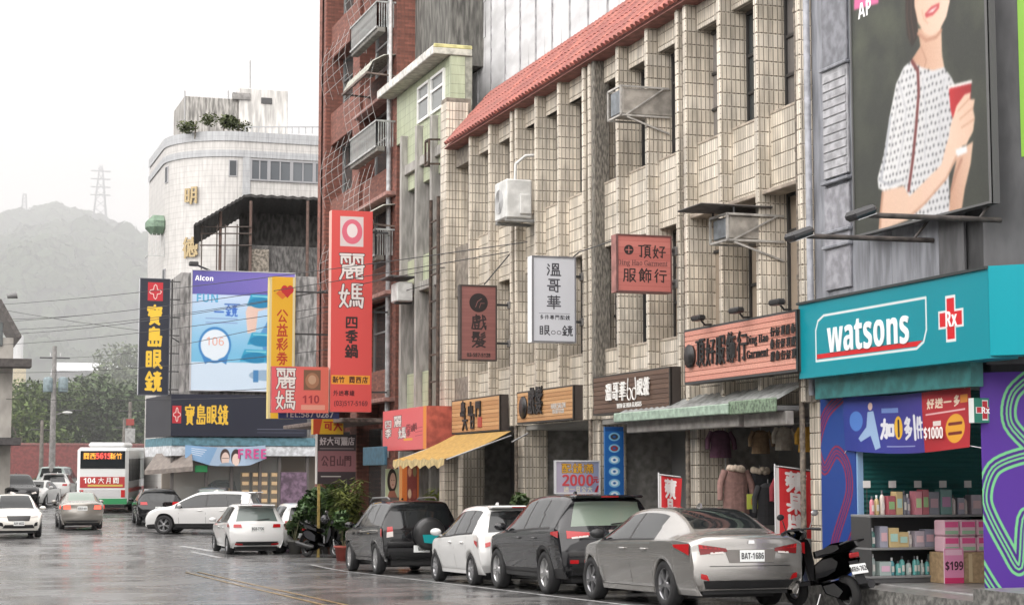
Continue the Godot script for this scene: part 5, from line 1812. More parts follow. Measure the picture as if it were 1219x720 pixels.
func green_house():
	var za := at_x(470, 565, WALL).z
	var zb := at_x(534.7, 565, WALL).z - 0.02
	var base := Vector3(WALL, ground_y(za), (za + zb) / 2)
	var t := thing("green_shophouse", "narrow pale green shophouse with grey columns and a concrete roof slab", "building", base)
	var green := small_tile_mat("green tile", 0.44, 0.48, 0.33, 0.5, 0.25, 0.82)
	var grey := worn(0.34, 0.325, 0.30, 0.7, "mottle", Vector3(0.9, 0.15, 0.9))
	slab(t, "wall", Vector3(WALL + 0.42, 3.2, za), Vector3(WALL + 0.62, 13.0, zb), worn(0.30, 0.30, 0.25, 0.8))
	slab(t, "upper_wall", Vector3(WALL, 11.55, za), Vector3(WALL + 0.42, 13.0, zb), green)
	slab(t, "roof_slab", Vector3(WALL - 0.45, 13.0, za - 0.4), Vector3(WALL + 0.6, 13.18, zb + 0.05), worn(0.5, 0.49, 0.42, 0.7))
	slab(t, "roof_fascia", Vector3(WALL - 0.5, 12.98, za - 0.4), Vector3(WALL - 0.452, 13.22, zb + 0.05), worn(0.62, 0.60, 0.56, 0.6))
	slab(t, "roof_edge", Vector3(WALL - 0.45, 13.18, zb - 0.03), Vector3(WALL + 0.6, 13.28, zb + 0.05), worn(0.56, 0.52, 0.24, 0.7))
	slab(t, "set_back_storey", Vector3(WALL + 0.55, 13.2, za - 1.0), Vector3(WALL + 5, 19, at_x(540, 60, WALL + 0.55).z - 0.3), worn(0.16, 0.155, 0.14, 0.9, "strong", Vector3(0.6, 0.1, 0.6)), 0.015, "top storey of black-streaked grey render")
	var cz := [at_x(474, 565, WALL - 0.2).z, at_x(492, 565, WALL - 0.2).z, at_x(510, 565, WALL - 0.2).z, zb - 0.2]
	for z in cz:
		slab(t, "column", Vector3(WALL - 0.2, -0.4, z), Vector3(WALL + 0.42, 11.6, z + 0.18), grey)
	for i in 3:
		var z0: float = cz[i] + 0.18
		var z1: float = cz[i + 1]
		slab(t, "beam", Vector3(WALL - 0.12, 10.45, z0), Vector3(WALL + 0.4, 10.72, z1), grey)
		slab(t, "green_panel", Vector3(WALL - 0.02, 10.722, z0), Vector3(WALL + 0.3, 11.548, z1), green)
		slab(t, "green_panel", Vector3(WALL + 0.0, 10.0, z0), Vector3(WALL + 0.3, 10.448, z1), green)
		slab(t, "green_panel", Vector3(WALL + 0.0, 7.0, z0), Vector3(WALL + 0.3, 8.0, z1), green)
		slab(t, "green_panel", Vector3(WALL + 0.0, 3.2, z0), Vector3(WALL + 0.3, 4.8, z1), green)
		slab(t, "beam", Vector3(WALL - 0.12, 7.0, z0), Vector3(WALL - 0.001, 7.25, z1), grey)
		sash_window(t, WALL + 0.36, z0, z1, 8.0, 10.0, [0.7], glass(0.03, 0.032, 0.03), mat(0.04, 0.04, 0.04))
		sash_window(t, WALL + 0.36, z0, z1, 4.8, 7.0, [0.7], glass(0.03, 0.032, 0.03), mat(0.04, 0.04, 0.04))
	for p in [[497, 511], [513, 529]]:
		sash_window(t, WALL - 0.03, at_x(p[0], 565, WALL).z, at_x(p[1], 565, WALL).z, 11.72, 12.75, [0.6], glass(0.16, 0.17, 0.165, 0.1), mat(0.72, 0.72, 0.7, 0.4), 0.07)
	# sign frame of rusty angle iron and a rack of conduits
	var rust := worn(0.09, 0.06, 0.045, 0.8, "strong")
	var f0 := at_x(512, 198, WALL - 0.3)
	var fr := Build.new(base)
	var q := [at_z(511, 166, f0.z), at_z(534, 166, f0.z), at_z(534, 195, f0.z), at_z(511, 195, f0.z)]
	for i in 4:
		fr.beam(q[i], q[(i + 1) % 4], 0.05)
		fr.beam(q[i] + Vector3(0, 0, -0.35), q[(i + 1) % 4] + Vector3(0, 0, -0.35), 0.05)
		fr.beam(q[i], q[i] + Vector3(0, 0, -0.35), 0.05)
	part(t, "sign_bracket", fr, rust)
	for x in [512, 521]:
		var z := at_x(x, 565, WALL - 0.35).z
		pole(t, "conduit", [Vector3(WALL - 0.35, 9.2, z), Vector3(WALL - 0.35, 2.5, z)], 0.05, rust, 6)
	var lad := Build.new(base)
	for i in 9:
		var z0 := at_x(512, 565, WALL - 0.35).z
		var z1 := at_x(521, 565, WALL - 0.35).z
		lad.beam(Vector3(WALL - 0.35, 3.0 + i * 0.7, z0), Vector3(WALL - 0.35, 3.0 + i * 0.7, z1), 0.04)
	part(t, "rungs", lad, rust)
	slab(t, "shop_front", Vector3(WALL + 1.5, -0.4, za), Vector3(WALL + 1.7, 3.2, zb), worn(0.24, 0.22, 0.2, 0.7))
	slab(t, "arcade_ceiling", Vector3(WALL, 3.1, za), Vector3(WALL + 6, 3.198, zb), mat(0.3, 0.29, 0.27, 0.8))

func grille(parent: Node3D, z0: float, z1: float, y: float, h: float, out: float, bulge: float):
	# a balcony rail of thin uprights; and a curved guard of bars above it
	var b := Build.new(parent.position)
	var x := WALL - out
	b.beam(Vector3(x, y, z0), Vector3(x, y, z1), 0.06)
	b.beam(Vector3(x, y + h, z0), Vector3(x, y + h, z1), 0.05)
	var n := int((z1 - z0) / 0.13)
	for i in n + 1:
		var z := lerpf(z0, z1, float(i) / n)
		b.beam(Vector3(x, y, z), Vector3(x, y + h, z), 0.022)
	for e in [z0, z1]:
		b.beam(Vector3(x, y + h, e), Vector3(WALL, y + h, e), 0.05)
		for i in 8:
			var xx := lerpf(x, WALL, i / 8.0)
			b.beam(Vector3(xx, y, e), Vector3(xx, y + h, e), 0.022)
	part(parent, "balcony_rail", b, worn(0.40, 0.41, 0.40, 0.5))
	var g := Build.new(parent.position)
	for i in 6:
		var z := lerpf(z0, z1, i / 5.0)
		var pts := []
		for k in 9:
			var a := PI * k / 8.0
			pts.append(Vector3(x - sin(a) * bulge, y + h + (2.0 * k / 8.0), z))
		g.tube(pts, 0.005, 4)
	for k in 6:
		var a := PI * (k + 1) / 8.0
		g.beam(Vector3(x - sin(a) * bulge, y + h + 2.0 * (k + 1) / 8.0, z0), Vector3(x - sin(a) * bulge, y + h + 2.0 * (k + 1) / 8.0, z1), 0.01)
	part(parent, "window_guard", g, mat(0.45, 0.45, 0.44, 0.5, 0.3))

func brick_block():
	var za := at_x(375, 565, WALL - 0.2).z
	var zb := at_x(470, 565, WALL).z - 0.02
	var base := Vector3(WALL, ground_y(za), (za + zb) / 2)
	var t := thing("brick_apartment_block", "tall red brick apartment block with caged balconies and tin awnings", "building", base)
	var br := brick_mat()
	var zc := at_x(388, 565, WALL).z
	var zd := at_x(420, 565, WALL).z
	var ze := at_x(428, 565, WALL).z
	slab(t, "wall", Vector3(WALL + 0.6, 0, za), Vector3(WALL + 9, 22, zb), br)
	slab(t, "brick_pier", Vector3(WALL - 0.2, -0.5, za), Vector3(WALL + 0.6, 22, za + 0.75), br)
	slab(t, "brick_pier", Vector3(WALL - 0.2, -0.5, zc - 0.35), Vector3(WALL + 0.6, 22, zc + 0.25), br)
	slab(t, "brick_pier", Vector3(WALL - 0.1, -0.5, zd), Vector3(WALL + 0.6, 22, ze), br)
	slab(t, "brick_pier", Vector3(WALL + 0.0, -0.5, zb - 0.9), Vector3(WALL + 0.6, 22, zb), br)
	var floors := [4.6, 7.7, 10.6, 13.6, 16.6, 19.6]
	for y in floors:
		slab(t, "brick_band", Vector3(WALL - 0.16, y - 0.2, za + 0.752), Vector3(WALL + 0.5, y + 0.25, zc - 0.352), br)
		slab(t, "brick_band", Vector3(WALL + 0.0, y - 0.5, zc + 0.252), Vector3(WALL + 0.5, y + 0.62, zd - 0.002), br)
		slab(t, "brick_band", Vector3(WALL + 0.02, y - 0.4, ze + 0.002), Vector3(WALL + 0.5, y + 0.5, zb - 0.902), br)
		slab(t, "ledge", Vector3(WALL - 0.3, y - 0.5, ze + 0.01), Vector3(WALL + 0.018, y - 0.38, zb), worn(0.36, 0.19, 0.16, 0.7))
		sash_window(t, WALL + 0.45, zc + 0.25, zd, y + 0.62, y + 2.48, [0.6], glass(0.05, 0.06, 0.06), mat(0.25, 0.26, 0.26, 0.4, 0.4))
		sash_window(t, WALL + 0.45, ze, zb - 0.9, y + 0.5, y + 2.58, [0.6], glass(0.04, 0.045, 0.045), mat(0.3, 0.3, 0.3, 0.4, 0.4))
	# balconies with rails and bar guards
	for y in [8.35, 11.55, 15.1]:
		var z0 := at_x(414, 565, WALL - 0.55).z
		var z1 := zb - 0.15
		slab(t, "balcony_floor", Vector3(WALL - 0.55, y - 0.15, z0), Vector3(WALL - 0.31, y, z1), worn(0.2, 0.19, 0.17, 0.8))
		grille(t, z0, z1, y, 0.75, 0.57, 0.2)
		var g := Build.new(base)
		for i in 5:
			var zz := lerpf(zc + 0.3, zd, i / 4.0)
			var pts := []
			for k in 7:
				pts.append(Vector3(WALL - 0.15 - sin(PI * k / 6.0) * 0.22, y - 0.6 + k * 0.33, zz))
			g.tube(pts, 0.005, 4)
		for k in 5:
			g.beam(Vector3(WALL - 0.15 - sin(PI * (k + 1) / 6.0) * 0.22, y - 0.27 + k * 0.33, zc + 0.3), Vector3(WALL - 0.15 - sin(PI * (k + 1) / 6.0) * 0.22, y - 0.27 + k * 0.33, zd), 0.01)
		part(t, "window_guard", g, mat(0.45, 0.45, 0.44, 0.5, 0.3))
	# corrugated awnings over the balconies
	for y in [9.3, 13.75, 17.2]:
		var z0 := at_x(404, 565, WALL - 0.85).z
		var z1 := zb - 0.1
		var a := Build.new(base)
		var n := 34
		for i in n:
			var u := lerpf(z0, z1, float(i) / n)
			var v := lerpf(z0, z1, float(i + 1) / n)
			var du := 0.04 * (i % 2)
			var dv := 0.04 * ((i + 1) % 2)
			var rows := [[WALL + 0.1, y + 0.55], [WALL - 0.35, y + 0.5], [WALL - 0.7, y + 0.3], [WALL - 0.85, y]]
			for r in rows.size() - 1:
				a.quad(Vector3(rows[r + 1][0], rows[r + 1][1] + du, u), Vector3(rows[r + 1][0], rows[r + 1][1] + dv, v), Vector3(rows[r][0], rows[r][1] + dv, v), Vector3(rows[r][0], rows[r][1] + du, u))
		part(t, "awning", a, worn(0.42, 0.42, 0.36, 0.6, "strong", Vector3(0.8, 0.8, 0.8)), "pale corrugated awning with a rusty edge")
		var rim := Build.new(base)
		rim.beam(Vector3(WALL - 0.85, y - 0.05, z0), Vector3(WALL - 0.85, y - 0.05, z1), 0.07)
		for e in [z0 + 0.05, z1 - 0.05]:
			rim.beam(Vector3(WALL - 0.84, y - 0.05, e), Vector3(WALL + 0.1, y - 0.1, e), 0.05)
		part(t, "awning_frame", rim, worn(0.16, 0.12, 0.10, 0.7))
	pole(t, "drain_pipe", [Vector3(WALL - 0.1, 16, zb - 0.5), Vector3(WALL - 0.1, 2.5, zb - 0.5)], 0.07, worn(0.5, 0.52, 0.53, 0.5))
	pole(t, "drain_pipe", [Vector3(WALL - 0.2, 22, zb + 0.03), Vector3(WALL - 0.2, 13.3, zb + 0.03)], 0.05, worn(0.55, 0.53, 0.52, 0.5))
	slab(t, "shop_front", Vector3(WALL + 0.3, -0.4, za + 0.76), Vector3(WALL + 0.598, 3.4, zb - 0.91), glass(0.05, 0.055, 0.055, 0.06))
	# tin canopy over the pavement and posts
	slab(t, "shop_canopy", Vector3(WALL - 1.5, 3.5, za + 1.0), Vector3(WALL + 0.0, 3.62, zb - 0.2), worn(0.2, 0.15, 0.13, 0.7, "strong"))
	slab(t, "blue_fascia", Vector3(WALL - 1.3, 2.25, at_x(432, 565, WALL - 1.3).z), Vector3(WALL - 1.22, 2.75, at_x(458, 565, WALL - 1.3).z), worn(0.03, 0.10, 0.15, 0.5))

func metal_building():
	# tall neighbour behind the tiled row, clad in dull metal sheets
	var X := WALL + 1.5
	var za := at_x(540, 60, X).z
	var zb := at_x(790, 0, X).z + 6.0
	var base := Vector3(X, 0.0, (za + zb) / 2)
	var t := thing("metal_clad_building", "tall building clad in dull silver metal sheets behind the red eave", "building", base)
	slab(t, "wall", Vector3(X + 0.1, 0, za), Vector3(X + 8, 24, zb), mat(0.2, 0.2, 0.2, 0.7))
	var rng := RandomNumberGenerator.new()
	rng.seed = 17
	var z := za
	var m := StandardMaterial3D.new()
	m.albedo_color = Color(0.72, 0.72, 0.73).linear_to_srgb()
	m.metallic = 0.2
	m.roughness = 0.4
	m.albedo_texture = tex["soft"]
	m.uv1_triplanar = true
	m.uv1_world_triplanar = true
	m.uv1_scale = Vector3(0.1, 0.25, 0.1)
	m.heightmap_enabled = false
	while z < zb - 0.2:
		var w := minf(1.25, zb - z)
		var b := Build.new(base)
		# sheets dent a little between their fixings
		var rows := 14
		var d := []
		for r in rows + 1:
			d.append(rng.randf_range(-0.02, 0.02))
		for r in rows:
			var y0 := 10.0 + 14.0 * r / rows
			var y1 := 10.0 + 14.0 * (r + 1) / rows
			b.quad(Vector3(X, y0, z), Vector3(X, y0, z + w * 0.5), Vector3(X + d[r + 1], y1, z + w * 0.5), Vector3(X, y1, z))
			b.quad(Vector3(X + d[r], y0, z + w * 0.5), Vector3(X, y0, z + w - 0.03), Vector3(X, y1, z + w - 0.03), Vector3(X + d[r + 1], y1, z + w * 0.5))
		part(t, "metal_sheet", b, m)
		var s := Build.new(base)
		s.beam(Vector3(X - 0.01, 10, z + w - 0.015), Vector3(X - 0.01, 24, z + w - 0.015), 0.05)
		part(t, "sheet_seam", s, worn(0.36, 0.36, 0.37, 0.5))
		z += w
	var q := Build.new(base)
	q.quad(Vector3(X + 8, 8, za - 0.02), Vector3(X, 8, za - 0.02), Vector3(X, 24, za - 0.02), Vector3(X + 8, 24, za - 0.02))
	part(t, "end_sheet", q, m)

const FARZ := -80.0

func optician_corner():
	var p0 := at_z(203, 560, FARZ)
	var p1 := at_z(372, 330, FARZ)
	var gy := ground_y(FARZ)
	var base := Vector3((p0.x + p1.x) / 2, gy, FARZ)
	var t := thing("optician_shop", "corner optician shop with dark fascia and teal stripe below a rooftop shed", "building", base)
	var x0 := p0.x
	var x1 := p1.x + 2.5
	var top := at_z(300, 327, FARZ).y
	var wall := worn(0.30, 0.29, 0.28, 0.8, "strong", Vector3(0.4, 0.1, 0.4))
	var sf := at_z(300, 541, FARZ).y
	slab(t, "wall", Vector3(x0 + 0.3, sf, FARZ - 8), Vector3(x1, top, FARZ), wall)
	# dark fascia with its return round the corner
	var f0 := at_z(203, 519, FARZ + 0.4)
	var f1 := at_z(366, 471, FARZ + 0.4)
	var k := Ink.new(512, 144, rgb(32, 36, 52))
	var u := func(px): return (at_z(px, 500, FARZ + 0.4).x - f0.x) / (f1.x - f0.x)
	optician_mark(k, u.call(205), 0.28, u.call(216) - u.call(205), 0.42)
	var cx := 220.0
	for ch in "寶島眼鏡":
		ink_char(k, ch, u.call(cx), 0.26, u.call(cx + 11.5) - u.call(cx), 0.46, 3.2, rgb(236, 190, 60))
		cx += 13.2
	k.curve([[0.63, 0.82], [0.98, 0.82]], 1.0, rgb(120, 124, 140))
	k.curve([[0.63, 0.9], [0.98, 0.9]], 1.0, rgb(90, 94, 110))
	var s := box_sign("shop_sign", "dark navy fascia sign with gold characters over the optician door", "sign", f0, LOOK, f1.x - f0.x, f1.y - f0.y, 0.35, print_mat(k), mat(0.014, 0.017, 0.03, 0.4))
	var r := Build.new(base)
	var pa := f0
	var pb := at_z(173, 516, FARZ - 5)
	var n := Vector3(pb.z - pa.z, 0, pa.x - pb.x).normalized()
	r.quad(Vector3(pb.x, f0.y, pb.z), Vector3(pa.x, f0.y, pa.z), Vector3(pa.x, f1.y, pa.z), Vector3(pb.x, f1.y, pb.z))
	part(t, "fascia_return", r, mat(0.03, 0.032, 0.042, 0.4))
	var teal := worn(0.10, 0.22, 0.27, 0.5)
	var y1 := at_z(300, 521, FARZ).y
	var y2 := at_z(300, 531, FARZ).y
	var y3 := at_z(300, 543, FARZ).y
	for w in [[y2, y1, teal, "teal_stripe", 0.30], [y3, y2, worn(0.62, 0.64, 0.66, 0.5), "white_fascia", 0.25]]:
		slab(t, w[3], Vector3(x0, w[0] + 0.002, FARZ), Vector3(x1, w[1], FARZ + w[4]), w[2])
		var q := Build.new(base)
		q.quad(Vector3(pb.x, w[0] + 0.002, pb.z), Vector3(x0, w[0] + 0.002, FARZ + w[4]), Vector3(x0, w[1], FARZ + w[4]), Vector3(pb.x, w[1], pb.z))
		part(t, w[3], q, w[2])
	# shop window wall, set back
	slab(t, "shop_back", Vector3(x0, gy - 0.3, FARZ - 3.2), Vector3(x1, sf, FARZ - 3), mat(0.32, 0.28, 0.24, 0.8))
	for px in [205, 246, 276, 310, 333, 366]:
		var m := at_z(px, 560, FARZ)
		slab(t, "shop_post", Vector3(m.x - 0.07, gy - 0.2, FARZ - 0.2), Vector3(m.x + 0.07, sf, FARZ + 0.0), mat(0.10, 0.09, 0.085, 0.5))
	for pr in [[205, 246], [246, 276], [276, 310], [310, 333]]:
		var m0 := at_z(pr[0], 560, FARZ)
		var m1 := at_z(pr[1], 560, FARZ)
		var gl := Build.new(base)
		gl.quad(Vector3(m0.x + 0.07, gy - 0.1, FARZ - 0.1), Vector3(m1.x - 0.07, gy - 0.1, FARZ - 0.1), Vector3(m1.x - 0.07, sf, FARZ - 0.1), Vector3(m0.x + 0.07, sf, FARZ - 0.1))
		part(t, "shop_pane", gl, clear_glass())
	# lit display shelves inside
	for pr in [[287, 298], [300, 320], [322, 333]]:
		var m0 := at_z(pr[0], 603, FARZ - 2.5)
		var m1 := at_z(pr[1], 562, FARZ - 2.5)
		slab(t, "display_cabinet", Vector3(m0.x, m0.y, FARZ - 2.9), Vector3(m1.x, m1.y, FARZ - 2.6), mat(0.35, 0.24, 0.12, 0.6))
		for i in 4:
			var y := lerpf(m0.y, m1.y, (i + 0.5) / 4.0)
			slab(t, "lit_shelf", Vector3(m0.x + 0.05, y, FARZ - 2.598), Vector3(m1.x - 0.05, y + 0.16, FARZ - 2.56), lit(0.9, 0.58, 0.28, 0.12))
	var pv := at_z(342, 590, FARZ)
	slab(t, "mural_panel", Vector3(at_z(334, 590, FARZ).x, gy - 0.2, FARZ - 0.1), Vector3(at_z(365, 590, FARZ).x, at_z(340, 562, FARZ).y, FARZ + 0.05), worn(0.20, 0.13, 0.19, 0.5, "strong", Vector3(0.25, 0.25, 0.25)))
	# brown side awning
	var aw := Build.new(base)
	var q0 := at_z(228, 536, FARZ + 0.4)
	var q1 := at_z(186, 540, FARZ - 2)
	aw.quad(q1 + Vector3(-0.6, -0.75, 0.8), q0 + Vector3(-0.1, -0.7, 1.2), q0, q1)
	aw.quad(q1 + Vector3(-0.6, -0.95, 0.8), q0 + Vector3(-0.1, -0.9, 1.2), q0 + Vector3(-0.1, -0.7, 1.2), q1 + Vector3(-0.6, -0.75, 0.8))
	part(t, "side_awning", aw, worn(0.20, 0.17, 0.15, 0.7))
	# green lit board by the door
	var g0 := at_z(232, 562, FARZ + 0.3)
	var g1 := at_z(247, 554, FARZ + 0.3)
	slab(t, "green_board", Vector3(g0.x, g0.y, FARZ + 0.25), Vector3(g1.x, g1.y, FARZ + 0.3), mat(0.03, 0.30, 0.10, 0.4))
	rooftop_shed(t, base, top, x0, x1)
	# banner across the fascia
	var b0 := at_z(220, 553, FARZ + 0.6)
	var b1 := at_z(316, 530, FARZ + 0.6)
	var bw := b1.x - b0.x
	var bh := b1.y - b0.y
	var kb := Ink.new(320, 80, rgb(178, 200, 224))
	kb.poly([[0, 0], [0.4, 0], [0.3, 1], [0, 1]], rgb(140, 178, 216))
	kb.oval(0.495, 0.5, 0.06, 0.42, rgb(72, 54, 52))
	kb.oval(0.50, 0.62, 0.05, 0.36, rgb(235, 208, 196))
	kb.oval(0.63, 0.54, 0.06, 0.44, rgb(62, 46, 46))
	kb.oval(0.63, 0.68, 0.046, 0.34, rgb(240, 212, 200))
	kb.soften(1, 0.02)
	kb.curve([[0.46, 0.58], [0.54, 0.58]], 0.9, rgb(60, 60, 60))
	kb.oval(0.52, 1.02, 0.10, 0.2, rgb(150, 170, 190))
	for i in 4:
		kb.curve([[0.08, 0.2 + i * 0.13], [0.26 - i * 0.02, 0.2 + i * 0.13]], 1.4, rgb(240, 244, 250))
	var bt := thing("banner", "pale blue banner with two faces strung above the optician door", "banner", b0, 0.0)
	var cloth := Build.new()
	var N := 16
	for i in N:
		var a := float(i) / N
		var c := float(i + 1) / N
		var sa := -0.10 * sin(a * PI)
		var sc := -0.10 * sin(c * PI)
		var la := 0.30 * (1 - clampf(a * 3, 0, 1)) + 0.25 * clampf(a * 5 - 4, 0, 1)
		var lc := 0.30 * (1 - clampf(c * 3, 0, 1)) + 0.25 * clampf(c * 5 - 4, 0, 1)
		cloth.quad(Vector3(a * bw, sa * 0.6 + la, 0.05 * sin(a * 12)), Vector3(c * bw, sc * 0.6 + lc, 0.05 * sin(c * 12)), Vector3(c * bw, bh + sc, 0.03), Vector3(a * bw, bh + sa, 0.03), Vector2(a, 1), Vector2(c, 1), Vector2(c, 0), Vector2(a, 0))
	part(bt, "cloth", cloth, print_mat(kb, 0.6))
	letters(bt, "FREE", Vector3(bw * 0.83, bh * 0.55, 0.06), Basis.IDENTITY, 0.42, mat(0.5, 0.06, 0.22), 0.004)
	# vertical sign on a lattice bracket
	var v0 := at_z(164, 470, FARZ)
	var v1 := at_z(203, 332, FARZ)
	var kv := Ink.new(120, 420, rgb(33, 38, 52))
	optician_mark(kv, 0.26, 0.035, 0.50, 0.16)
	var yy := 0.235
	for ch in "寶島眼鏡":
		ink_char(kv, ch, 0.25, yy, 0.50, 0.158, 5.0, rgb(240, 196, 60))
		yy += 0.19
	var vs := box_sign("shop_sign", "tall navy blade sign with four gold characters and red emblem", "sign", v0, LOOK, v1.x - v0.x, v1.y - v0.y, 0.3, print_mat(kv), mat(0.45, 0.46, 0.48, 0.5), mat(0.05, 0.055, 0.07, 0.5), 0.04)
	var br := Build.new()
	var w := v1.x - v0.x
	var h := v1.y - v0.y
	for x in [w + 0.1, w + 0.5]:
		br.beam(Vector3(x, -0.2, -0.15), Vector3(x, h, -0.15), 0.07)
	for i in 7:
		br.beam(Vector3(w - 0.02, h * (0.05 + i * 0.155), -0.15), Vector3(w + 1.2, h * (0.05 + i * 0.155), -0.15), 0.05)
	br.beam(Vector3(w + 0.1, h * 0.5, -0.15), Vector3(w + 1.3, h * 0.36, -0.15), 0.05)
	part(vs, "bracket", br, worn(0.05, 0.05, 0.05, 0.7))
	lens_billboard()

func optician_mark(k: Ink, x, y, w, h):
	k.rect(x, y, w, h, rgb(190, 40, 52))
	var c := rgb(235, 225, 215)
	var cx: float = x + w / 2
	var cy: float = y + h / 2
	var rx: float = w * 0.34
	var ry: float = h * 0.34
	var pts := []
	for i in 25:
		var a := TAU * i / 24.0
		var r := 0.72 + 0.28 * cos(4 * a)
		pts.append([cx + cos(a) * rx * r * 1.15, cy + sin(a) * ry * r * 1.15])
	k.curve(pts, 1.3, c)

func rooftop_shed(t: Node3D, base: Vector3, top: float, x0: float, x1: float):
	var z := FARZ - 0.4
	var l := at_z(230, 268, z + 1.2)
	var ridge := at_z(292, 232, z)
	var r := at_z(376, 236, z)
	var roof := Build.new(base)
	var n := 26
	var pts := [l, ridge, r + Vector3(3, 0, 0)]
	for s in 2:
		for i in n:
			var a: Vector3 = pts[s].lerp(pts[s + 1], float(i) / n)
			var c: Vector3 = pts[s].lerp(pts[s + 1], float(i + 1) / n)
			var da := 0.05 * (i % 2)
			var dc := 0.05 * ((i + 1) % 2)
			roof.quad(a + Vector3(0, da, 0.1), c + Vector3(0, dc, 0.1), c + Vector3(0.75, dc - 0.3, -5), a + Vector3(0.75, da - 0.3, -5))
			roof.quad(a + Vector3(0, da - 0.12, 0.1), c + Vector3(0, dc - 0.12, 0.1), c + Vector3(0, dc, 0.1), a + Vector3(0, da, 0.1))
	part(t, "shed_roof", roof, worn(0.055, 0.052, 0.05, 0.8, "strong"), "rusty dark corrugated shed roof")
	var wl := at_z(298, 300, z - 1)
	slab(t, "shed_wall", Vector3(wl.x, top, z - 4.2), Vector3(x1 + 2, ridge.y - 0.1, z - 4), worn(0.10, 0.095, 0.09, 0.9, "strong", Vector3(0.4, 0.15, 0.4)))
	slab(t, "shed_parapet", Vector3(at_z(300, 300, z).x, top, z - 0.4), Vector3(x1 + 1, at_z(300, 291, z).y, z - 0.2), worn(0.13, 0.125, 0.12, 0.9, "strong", Vector3(0.6, 0.2, 0.6)))
	slab(t, "water_drum", Vector3(at_z(298, 300, z).x, top, z - 0.1), Vector3(at_z(320, 300, z).x, at_z(310, 297, z).y, z + 0.1), worn(0.26, 0.23, 0.19, 0.9, "strong"))
	for px in [262, 298, 366]:
		var q := at_z(px, 300, z + 0.2)
		pole(t, "shed_post", [Vector3(q.x, top, q.z), Vector3(q.x, at_z(px, 250 if px < 290 else 240, z).y, q.z)], 0.07, worn(0.12, 0.075, 0.06, 0.8))
	for px in [240, 258, 268, 282]:
		var q := at_z(px, 300, z + 0.3)
		pole(t, "rail_post", [Vector3(q.x, top, q.z), Vector3(q.x, at_z(px, 268, z).y, q.z)], 0.03, worn(0.09, 0.07, 0.06, 0.8), 5)
	for y in [270, 278, 292]:
		var a := at_z(238, y, z + 0.3)
		var c := at_z(300, y, z + 0.3)
		pole(t, "rail", [a, c], 0.03, worn(0.09, 0.07, 0.06, 0.8), 5)
	# floodlight on a long boom over the billboard
	var p := at_z(231, 314, FARZ + 1.4)
	pole(t, "lamp_boom", [at_z(250, 322, FARZ), p], 0.04, mat(0.03, 0.03, 0.03, 0.6), 6)
	slab(t, "roof_lamp", p - Vector3(0.22, 0.1, 0.15), p + Vector3(0.18, 0.1, 0.15), mat(0.03, 0.03, 0.03, 0.5), 0.04)

